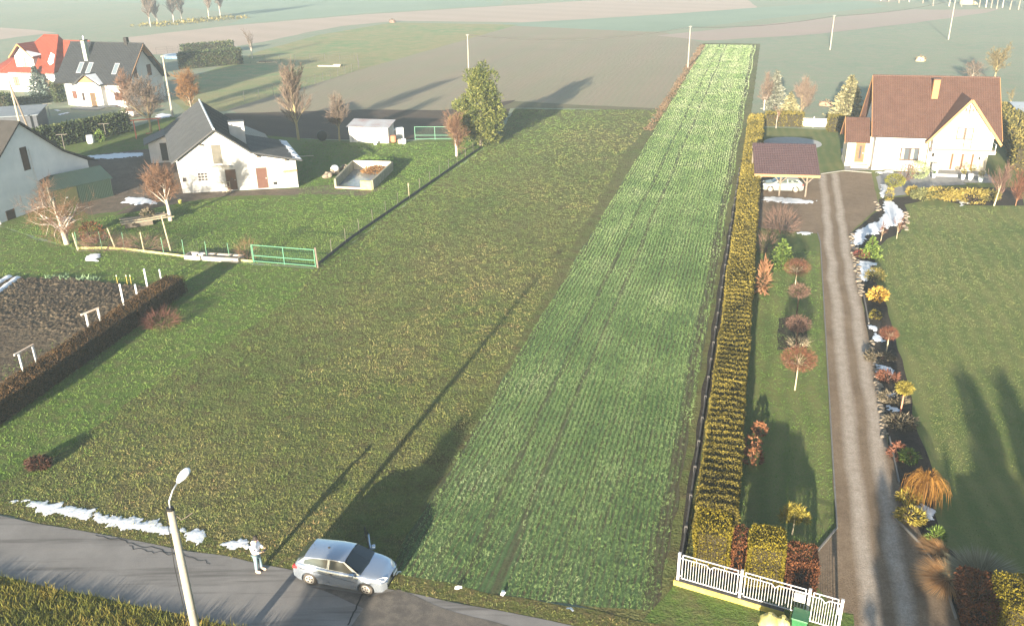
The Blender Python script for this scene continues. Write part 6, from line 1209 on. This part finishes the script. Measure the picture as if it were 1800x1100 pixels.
    for s in (-1, 1):
        for nm, q4 in (('front_side_window', [(-.38, .07), (.78, .05), (.24, .93), (-.36, .95)]), ('rear_side_window', [(-1.55, .22), (-.50, .08), (-.47, .93), (-1.2, .93), (-1.5, .7)])):
            pts = []
            for x, f in q4: zb_, zt_ = zbelt(x), roofz(min(x, .3)) - .06; yb, yt = bw(x), rw + .03; pts.append((x, s * (yb + (yt - yb) * f + .012), zb_ + (zt_ - zb_) * f + .004))
            MB().poly(pts, [tuple(range(len(pts))) if s < 0 else tuple(range(len(pts)))[::-1]]).build(nm, m_sglass, T)
        # door seams, waist line, mirror, handle
        for a, b in (((-.45, zbelt(-.45)), (-.42, .30)), ((.72, .92), (.78, .34)), ((-1.7, .84), (.85, .60))):
            ya, yb = halfw(a[0]) * (.93 if a[1] > .85 else .99), halfw(b[0]) * 1.0; MB().bar((a[0], s * (ya + .004), a[1]), (b[0], s * (yb + .002), b[1]), .014).build('panel_seam', m_dark, T)
        if not (open_door and s > 0):
            mr = MB().box(-.1, .1, -.09, .09, -.06, .07).build('mirror', paint, T, bevel=.03); mr.location = (.70, s * .93, .99)
        MB().box(-.34, -.2, s * .865 - .02, s * .865 + .02, .79, .82).build('door_handle', m_dark, T)
        MB().poly([(2.06, s * .30, .66), (1.99, s * .60, .66), (1.80, s * .745, .70), (1.72, s * .70, .84), (1.93, s * .46, .80)], [(0, 1, 2, 3, 4) if s > 0 else (4, 3, 2, 1, 0)]).build('headlight', m_lens, T)
        MB().box(-2.09, -1.86, s * .70 - .09, s * .70 + .075, .72, .86).build('tail_light', m_red, T, bevel=.03)
        MB().lathe((0, 0, 0), [(.05, 0), (.05, .03)], 8, 'y').build('fog_lamp', m_dark, T).location = (2.05, s * .5, .38)
        for x, nm in ((rx, 'rear'), (fx2, 'front')):
            W = MB(); W.lathe((0, 0, 0), [(.2, -.09), (.29, -.1), (.31, -.07), (.31, .07), (.29, .1), (.2, .09)], 24, 'y'); W = W.build('wheel', m_tyre, T, True); W.location = (x, s * .745, wz)
            if nm == 'front': W.rotation_euler = (0, 0, R(-6))
            rm = MB().lathe((0, 0, 0), [(.02, .085 * s), (.08, .095 * s), (.2, .098 * s), (.215, .085 * s), (.215, .0), (.02, .0)] if s > 0 else [(.02, 0), (.215, 0), (.215, -.085), (.2, -.098), (.08, -.095), (.02, -.085)], 24, 'y').build('rim', m_rim, W, True)
            for k in range(5): a = 2 * math.pi * k / 5 + .3; h_ = MB().lathe((.125 * math.cos(a), s * .098, .125 * math.sin(a)), [(.04, -.006), (.04, .006)], 10, 'y').build('rim_hole', m_dark, W)
    gr_ = MB().poly([(2.10, -.13, .66), (2.10, .13, .66), (2.105, 0, .30)], [(0, 2, 1)]).build('grille', m_dark, T); MB().box(2.03, 2.09, -.45, .45, .32, .41).build('lower_intake', m_dark, T); MB().box(2.085, 2.105, .12, .5, .42, .52).build('number_plate', m_whitepaint, T); MB().box(-2.115, -2.09, -.26, .26, .5, .61).build('number_plate', m_whitepaint, T); MB().tube([(-1.35, 0, 1.43), (-1.5, 0, 1.62)], .008, 4).build('aerial', m_dark, T); MB().box(-.75, -.65, -.02, .02, 1.44, 1.47).build('aerial_base', m_dark, T)
    MB().box(-.9, -.4, -.55, -.1, .6, 1.2).build('seat', m_dark, T); MB().box(-.9, -.4, .1, .55, .6, 1.2).build('seat', m_dark, T); MB().bar((.45, .18, 1.12), (.62, .05, 1.05), .12, .03).build('windscreen_sticker', m_blind, T).location = (.16, 0, .05)
    if open_door:
        D = MB(); D.box(-1.16, 0, -.045, .045, .30, .93); D = D.build('open_door', paint, T, bevel=.02); D.location = (.75, .86, 0); D.rotation_euler = (0, 0, R(-118 + 70)); D.rotation_euler = (0, 0, R(-62))
        fr = MB(); fr.bar((-1.14, 0, .93), (-1.06, -.14, 1.36), .04); fr.bar((-1.06, -.14, 1.36), (-.42, -.14, 1.36), .04); fr.bar((-.42, -.14, 1.36), (-.02, 0, .95), .04); fr.build('window_frame', m_dark, D); MB().poly([(-1.12, 0, .93), (-.05, 0, .93), (-.42, -.14, 1.35), (-1.05, -.14, 1.35)], [(0, 1, 2, 3)]).build('door_glass', m_cglass, D); MB().box(-1.0, -.1, -.055, -.047, .36, .85).build('door_lining', m_dark, D); MB().box(-.2, 0, .06, .24, .92, 1.06).build('mirror', paint, D, bevel=.03)
    return T
hdg = math.atan2(28.34 - 29.06, -6.16 + 8.75); cc = np.array([-7.455, 28.70]) + np.array([-math.sin(hdg), math.cos(hdg)]) * .745 + np.array([math.cos(hdg), math.sin(hdg)]) * .04
car('silver three-door hatchback parked on the road edge with its far door open', (cc[0], cc[1], .05), hdg, m_silver, True)
q = np.array([27.7, 86.49]) + np.array([math.cos(R(-10)) * .55 - math.sin(R(-10)) * 2.2, math.sin(R(-10)) * .55 + math.cos(R(-10)) * 2.2])
car('pale silver hatchback parked under the brown carport', (q[0], q[1], .04), R(170 - 0), m_silver2)

# ---- person with white jacket
def skin(name, pts, edges, radii, mat, parent, root=0, sub=2):
    me = bpy.data.meshes.new(name); me.from_pydata(pts, edges, []); me.update(); o = mesh_obj(name, me, mat, parent); md = o.modifiers.new('skin', 'SKIN'); md.use_smooth_shade = True; 
    if not me.skin_vertices: bpy.context.view_layer.objects.active = o
    sv = me.skin_vertices[0].data if me.skin_vertices else None
    if sv is None:
        bm = bmesh.new(); bm.from_mesh(me); bm.verts.layers.skin.verify(); bm.to_mesh(me); bm.free(); sv = me.skin_vertices[0].data
    for i, r in enumerate(radii): sv[i].radius = (r, r) if not hasattr(r, '__len__') else r; sv[i].use_root = (i == root)
    s = o.modifiers.new('sub', 'SUBSURF'); s.levels = sub; s.render_levels = sub; return o
m_skin = M('skin_tone', (.34, .2, .14), rough=.6); m_jack = M('white_jacket', (.70, .71, .76), (.78, .78, .82), 6, .85, bump=.3, bscale=9); m_jean = M('washed_jeans', (.130, .190, .220), (.180, .250, .280), 6, .9); m_hair = M('dark_hair', (.018, .014, .012), (.030, .025, .020), 12, .7); m_shoe = M('tan_shoe', (.500, .360, .260), (.600, .460, .340), 6, .8)
pq = g(455, 1004); PE = thing('person', 'person in white jacket and jeans standing by the road looking at a device', 'person', (pq[0], pq[1], .045), R(-15))          # local +x = facing (to the right)
J = [(0, 0, .96), (.0, 0, 1.15), (.0, 0, 1.38), (.03, 0, 1.50), (.07, 0, 1.58), (.10, 0, 1.66), (.11, 0, 1.76),           # pelvis .. head
     (.0, .18, 1.42), (.06, .25, 1.16), (.32, .14, 1.20), (.40, .09, 1.22), (.0, -.18, 1.42), (.04, -.25, 1.14), (.30, -.12, 1.12), (.39, -.06, 1.14),
     (.0, .09, .90), (.06, .11, .50), (.10, .12, .09), (.25, .12, .04), (.0, -.09, .90), (.01, -.11, .50), (-.02, -.11, .09), (.14, -.12, .04)]
E_ = [(0, 1), (1, 2), (2, 3), (3, 4), (4, 5), (5, 6), (2, 7), (7, 8), (8, 9), (9, 10), (2, 11), (11, 12), (12, 13), (13, 14), (0, 15), (15, 16), (16, 17), (17, 18), (0, 19), (19, 20), (20, 21), (21, 22)]
RR_ = [.13, .12, .13, .07, .055, .085, .07, .06, .045, .036, .028, .06, .045, .036, .028, .085, .06, .04, .03, .085, .06, .04, .03]
skin('body', J, E_, RR_, m_skin, PE)
skin('jacket', [(0, 0, .90), (0, 0, 1.12), (0, 0, 1.36), (.02, 0, 1.49), (0, .19, 1.42), (.06, .26, 1.16), (.30, .15, 1.195), (0, -.19, 1.42), (.04, -.26, 1.14), (.28, -.13, 1.115)], [(0, 1), (1, 2), (2, 3), (2, 4), (4, 5), (5, 6), (2, 7), (7, 8), (8, 9)], [.19, .175, .18, .09, .09, .072, .055, .09, .072, .055], m_jack, PE)
skin('trousers', [(0, 0, .93), (0, .095, .86), (.06, .11, .5), (.095, .12, .1), (0, -.095, .86), (.01, -.11, .5), (-.02, -.11, .1)], [(0, 1), (1, 2), (2, 3), (0, 4), (4, 5), (5, 6)], [.15, .115, .082, .072, .115, .082, .072], m_jean, PE)
for x, y in ((.17, .12), (.05, -.12)): MB().lathe((0, 0, 0), [(.05, 0), (.06, .04), (.05, .09), (.02, .11)], 12).build('shoe', m_shoe, PE, True).matrix_local = Matrix.Translation((x, y, 0)) @ Matrix.Diagonal((2.4, .85, 1, 1))
hm_ = MB().lathe((0, 0, 0), [(.04, -.10), (.098, -.05), (.112, .03), (.09, .10), (.03, .135)], 14).build('hair', m_hair, PE, True); hm_.matrix_local = Matrix.Translation((.085, 0, 1.735)) @ Matrix.Rotation(R(12), 4, 'Y')
for y in (.035, -.035): MB().lathe((.195, y, 1.69), [(.006, 0), (.012, .006), (.006, .012)], 6).build('eye', m_dark, PE)
MB().poly([(.19, .012, 1.68), (.19, -.012, 1.68), (.225, 0, 1.645), (.19, 0, 1.64)], [(0, 1, 2), (0, 2, 3), (1, 3, 2)]).build('nose', m_skin, PE); MB().box(.188, .197, -.025, .025, 1.612, 1.62).build('mouth', m_red, PE); MB().lathe((-.02, 0, 1.47), [(.11, 0), (.13, .03), (.10, .08)], 12).build('hood', m_jack, PE, True)
for s, (hx, hy, hz_) in ((1, (.40, .09, 1.22)), (-1, (.39, -.06, 1.14))):
    for k in range(4): f = k / 3; skin('finger', [(hx + .01, hy - s * .015 + (f - .5) * .01, hz_ + .025 - .017 * k), (hx + .05, hy - s * .03, hz_ + .03 - .017 * k), (hx + .07 - .006 * k, hy - s * .055, hz_ + .02 - .017 * k)], [(0, 1), (1, 2)], [.010, .009, .008], m_skin, PE, sub=1)
    skin('thumb', [(hx - .02, hy - s * .01, hz_ + .02), (hx + .02, hy - s * .04, hz_ + .055)], [(0, 1)], [.011, .009], m_skin, PE, sub=1)
DV = thing('controller', 'small dark handheld device held by the person', 'device', (pq[0] + .46 * math.cos(R(-15)), pq[1] + .46 * math.sin(R(-15)), .045), R(-15)); MB().box(-.06, .06, -.10, .10, 1.18, 1.205).build('case', m_black, DV, bevel=.01); MB().box(-.05, .05, -.085, .085, 1.206, 1.21).build('screen', m_cglass, DV)
# ================================================================== snow, trees far away, trees behind the camera
def snow(label, px, seed, h=.05, ragged=.25):
    P = np.array([gp(*p) for p in px]); lo, hi = P.min(0) - .4, P.max(0) + .4; d = np.hypot(*P.mean(0)); st = .05 * max(1, d / 32); nx = int((hi[0] - lo[0]) / st) + 2; ny = int((hi[1] - lo[1]) / st) + 2
    X, Y = np.meshgrid(lo[0] + np.arange(nx) * st, lo[1] + np.arange(ny) * st); Q = np.stack([X.ravel(), Y.ravel()], 1); ins = inside(Q, P); dm = np.full(len(Q), 1e9)
    for a, b in zip(P, np.roll(P, -1, 0)):
        e = b - a; t = np.clip(((Q - a) @ e) / (e @ e + 1e-9), 0, 1); dm = np.minimum(dm, np.linalg.norm(Q - a - t[:, None] * e, axis=1))
    Q3 = np.concatenate([Q, np.zeros((len(Q), 1))], 1); k = max(1, d / 45); nz = (vnoise(Q3, 2.2 / k, seed) - .5) * .8 + (vnoise(Q3, 6.5 / k, seed + 1) - .5) * .5 + (vnoise(Q3, 15 / k, seed + 2) - .5) * .28
    f = np.where(ins, dm, -dm) + .02 + nz * .62 * min(1.6, k); Z = .04 + h * np.clip(f / .3, 0, 1) ** .6 * (.7 + .6 * vnoise(Q3, 5 / k, seed + 4)) + .012 * np.random.default_rng(seed).random(len(Q)); Z[f < 0] = .02
    idx = np.arange(nx * ny).reshape(ny, nx); Fq = np.stack([idx[:-1, :-1], idx[:-1, 1:], idx[1:, 1:], idx[1:, :-1]], -1).reshape(-1, 4); Fq = Fq[(f[Fq] > -.02 * k).all(1)]
    used_, inv = np.unique(Fq, return_inverse=True); V = np.concatenate([Q, Z[:, None]], 1)[used_]
    ob = mesh_obj('snow_patch', np_mesh('snow_patch', V, inv.reshape(-1, 4)), m_snow, None, True); tag(ob, label, 'snow', 'melting snow patches'); return ob
SN = [('snow bank by the road, wide left end', [(45, 880), (100, 884), (165, 898), (160, 915), (110, 908), (60, 897)]), ('snow bank by the road, second piece from the left', [(160, 899), (180, 905), (230, 908), (262, 922), (255, 935), (200, 928), (165, 914)]), ('snow bank by the road left of the lamp post', [(248, 918), (280, 918), (301, 930), (298, 940), (262, 936)]), ('snow patch by the road right of the lamp post', [(318, 930), (330, 936), (352, 934), (366, 945), (348, 956), (330, 950)]), ('snow patch beside the person at the road', [(386, 958), (402, 955), (430, 948), (442, 952), (436, 966), (410, 964)]), ('tiny snow crumb at the left end of the road bank', [(22, 882), (30, 880), (34, 884), (26, 886)]),
      ('snow patch on the yard grass by the russet birch', [(207, 358), (225, 347), (250, 349), (277, 355), (270, 359), (230, 360)]), ('long snow strip on the yard behind the grey barn', [(158, 275), (200, 271), (255, 269), (253, 275), (210, 280), (168, 281)]), ('snow patch on the lawn below the wire fence', [(148, 456), (158, 447), (172, 447), (180, 452), (170, 459), (155, 461)]), ('small snow patch at the foot of the pollarded birch', [(101, 390), (112, 382), (125, 382), (128, 388), (112, 393)]),
      ('snow strip in front of the carport', [(1340, 347), (1360, 347), (1400, 350), (1434, 354), (1425, 360), (1380, 358), (1340, 354)]), ('small snow patch at the end of the strip lawn', [(1400, 410), (1412, 408), (1432, 410), (1420, 416), (1408, 416)]), ('broad snow in the bend of the border below the house', [(1553, 352), (1570, 357), (1582, 368), (1590, 380), (1588, 392), (1566, 399), (1545, 412), (1525, 416), (1518, 432), (1505, 438), (1500, 420), (1500, 408), (1520, 398), (1546, 385), (1556, 375)]), ('snow beside the paved path at the corner of the gravel', [(1548, 326), (1556, 326), (1557, 346), (1548, 347)]), ('snow patch above the barberry in the border', [(1507, 458), (1535, 462), (1533, 476), (1524, 496), (1512, 492)]), ('snow patch above the small red ball tree', [(1530, 574), (1540, 575), (1552, 592), (1550, 600), (1533, 597)]), ('snow patch beside the red-brown barberry', [(1541, 642), (1558, 645), (1575, 655), (1574, 662), (1545, 654)]), ('small snow patch above the olive ball tree', [(1550, 694), (1572, 694), (1570, 702), (1555, 704)]), ('small snow patch at the olive ball tree stem', [(1560, 716), (1582, 715), (1580, 724), (1565, 722)]), ('snow patch below the weeping shrub', [(1600, 890), (1615, 888), (1640, 896), (1638, 915), (1625, 930), (1616, 915)]), ('snow crumb beside the dark dwarf pine', [(1640, 953), (1650, 958), (1653, 964), (1643, 961)]), ('snow at the house corner by the paved path', [(1535, 303), (1560, 300), (1568, 304), (1545, 307)]),
      ('snow streak on the lawn of the graphite-roofed house, upper one', [(95, 192), (104, 194), (105, 196), (97, 195)]), ('snow streak on the lawn of the graphite-roofed house, lower one', [(101, 202), (120, 197), (122, 199), (104, 204)]), ('snow by the lichen-covered tree at the house drive', [(272, 204), (285, 200), (302, 203), (300, 208), (278, 208)]), ('snow between the golden junipers', [(1684, 345), (1690, 346), (1694, 356), (1700, 358), (1690, 362), (1683, 354)])]
for i, (lab, px) in enumerate(SN): snow(lab, px, 100 + i, .03 if px[0][1] > 600 else .06)
# litter on the verge
for i, px in enumerate(((806, 1036), (884, 1045), (1002, 1074), (700, 1010))):
    t_ = thing('litter', ('crumpled white litter on the verge right of the car', 'small white scrap on the verge before the crop', 'white scrap of litter at the crop edge near the yellow plinth', 'white scrap of litter at the car front bumper')[i], 'litter', (*gp(*px), .08), i * 1.3); MB().poly([(-.16, -.06, 0), (.0, -.08, .06), (.16, -.04, .02), (.14, .08, .05), (-.02, .05, .10), (-.15, .07, .03)], [(0, 1, 4, 5), (1, 2, 3, 4)]).build('sheet', m_whitepaint, t_); MB().poly([(-.1, -.1, .02), (.05, -.12, .05), (.02, -.04, .08)], [(0, 1, 2)]).build('corner', m_whitepaint, t_)
# back garden trees on the right
m_ps = FOL('pale_spruce', [(0, (.035, .035, .017)), (.4, (.112, .105, .049)), (.8, (.210, .189, .098)), (1, (.280, .252, .140))]); m_bsn = FOL('silver_spruce', [(0, (.034, .038, .025)), (.5, (.101, .105, .076)), (1, (.202, .202, .160))])  # pale and silvery spruce needles
cone_tree('spruce_tree', 'tall pale spruce left of the brown-roofed house', (1488, 206), (1492, 133), 52, m_ps, 2600, .5, 11, 11, tip=.75); cone_tree('spruce_tree', 'small spruce behind the golden cube hedges', (1387, 199), (1386, 163), 34, m_ps, 1500, .38, 12, 8); cone_tree('spruce_tree', 'silvery spruce beside the forked birch', (1360, 192), (1357, 124), 36, m_bsn, 1700, .45, 13, 9, tip=.8)
bare_tree('birch_tree', 'forked white birch behind the end of the long hedge', (*gp(1343, 194), 0), 5.8, .12, m_birch, m_ptw, 31, 5, .5, (8, 6, 5, 4), .5, .4, .25, .018, 2, fuzz=700, fuzzl=.7, fuzzr=.011); bare_tree('garden_tree', 'bare purple-twigged tree behind the white garden gate', (*gp(1408, 198), 0), 5.2, .1, m_mossbark, m_ptw, 32, 5, .6, (8, 7, 5, 4), .55, .35, .2, .018, 2, fuzz=1400, fuzzl=.8, fuzzr=.011)
bare_tree('field_tree', 'lone bare tree right of the brown-roofed house', (*gp(1747, 146), 0), 7.2, .16, m_mossbark, m_ytw, 33, 5, .75, (8, 6, 5, 4), .5, .3, .35, .022, 2); bare_tree('field_tree', 'low spreading bare tree behind the brown roof', (*gp(1708, 142), 0), 3.8, .12, m_bark, m_ptw, 34, 4, .9, (8, 6, 5), .55, .2, .15, .02, 2); bare_tree('garden_tree', 'small pruned tree with white tag by the right edge', (*gp(1775, 190), 0), 3.2, .12, m_mossbark, m_ytw, 35, 4, .6, (6, 5, 4), .5, .3, .3, .02, 2); bare_tree('sapling', 'white-stemmed sapling before the golden cube hedges', (*gp(1364, 226), 0), 3.0, .05, m_birch, m_rtw, 36, 4, .5, (6, 5, 4), .5, .3, .3, .014, 2)
for lab, px, w, h, mt_ in (('pale heap of chaff in the field behind the brown roof', (1618, 108), 16, 1.0, m_palebark), ('brown earth heap behind the garden gate', (1452, 186), 22, .7, M('clay_heap', (.238, .140, .091), (.294, .182, .126), 2, .9)), ('reddish heap at the far edge of the hay field', (690, 40), 12, 1.0, M('red_heap', (.196, .105, .084), (.238, .140, .112), 1, .9)), ('pale straw stack by the far wood', (1702, 8), 26, 2.0, m_palebark)):
    q = g(*px); r = w / ppm(px[1]) / 2; t_ = thing('field_heap', lab, 'heap', (q[0], q[1], 0), R(-16)); k = random.Random(px[0]); bm = bmesh.new(); bmesh.ops.create_icosphere(bm, subdivisions=3, radius=1)
    for v in bm.verts: s = .8 + .4 * vnoise(np.array([v.co]), 2.2, px[0])[0]; v.co = Vector((v.co.x * r * s, v.co.y * r * .6 * s, max(-.02, v.co.z) * h * s))
    me = bpy.data.meshes.new('heap'); bm.to_mesh(me); bm.free(); mesh_obj('mound', me, mt_, t_, True); foliage(t_, m_heath, [(0, 0, 0, r, r * .6, h)], 160, .4, 2, (.9, 1), .3, 'loose_straw')
# far trees along the top edge
FT = [(265, 47, 11), (278, 45, 9), (306, 42, 14), (320, 38, 11), (368, 36, 12), (388, 32, 13)]
nm_ = ('leftmost', 'second from left', 'third from left', 'fourth from left', 'fifth from left', 'rightmost')
for i, (x, y, h) in enumerate(FT): bare_tree('field_birch', f'hazy bare birch on the far left field, {nm_[i]} of six', (*gp(x, y), 0), h, .2, m_birch, m_ptw, 60 + i, 4, .45, (9, 7, 5), .45, .35, .3, .05, 1, group='birches on the far left field', fuzz=300, fuzzl=1.3, fuzzr=.03)
o = thing('field_bank', 'dark grassy bank under the far left birches', 'bank', (*gp(330, 40), 0)); a, b = g(262, 47) - g(330, 40), g(410, 33) - g(330, 40); foliage(o, m_hedgeO, [tuple((a + (b - a) * f)[:2]) + (0, 6, 1.5, .9) for f in np.linspace(0, 1, 9)], 1600, .7, 2, (.7, 1), .4, 'grass')['kind'] = 'stuff'
WX = [1548, 1562, 1580, 1598, 1622, 1640, 1668, 1690, 1721, 1733, 1742, 1752, 1762, 1775, 1790, 1808]; kw_ = random.Random(3)
for i, x in enumerate(WX): bare_tree('wood_tree', 'hazy bare tree of the far wood along the top right edge', (*gp(x, 4 + 14 * (x - 1548) / 260 + kw_.uniform(-3, 2)), 0), kw_.uniform(10, 15), .22, m_birch if i % 3 == 0 else m_bark, m_ptw, 80 + i, 4, .5, (9, 7, 5), .45, .3, .25, .05, 1, group='trees of the far wood', fuzz=260, fuzzl=1.4, fuzzr=.03)
# trees south of the road, behind the camera, that shade the gardens
def south(label, tip_px, h, w, kind=0, seed=1):
    q = g(*tip_px); L_ = h / math.tan(R(SUN_EL)); p = (q[0] - math.sin(R(SUN_AZ)) * L_, q[1] - math.cos(R(SUN_AZ)) * L_)
    cone_tree('roadside_tree', label, None, None, None, m_conD, 1500, .6, seed, 11, loc=p, h=h, w=w, bottom=.1, tip=.7, group='spruces south of the road')
for i, (tp_, h, w) in enumerate((((812, 748), 6.2, 4.2), ((1690, 645), 7.4, 1.9), ((1752, 655), 7.6, 1.9), ((1815, 700), 6.8, 2.2), ((1560, 850), 5.4, 3.4), ((1660, 850), 5.6, 3.6), ((1760, 870), 5.6, 3.0))):
    south('dark roadside spruce south of the road behind the viewpoint', tp_, h, w, 0, 200 + i)
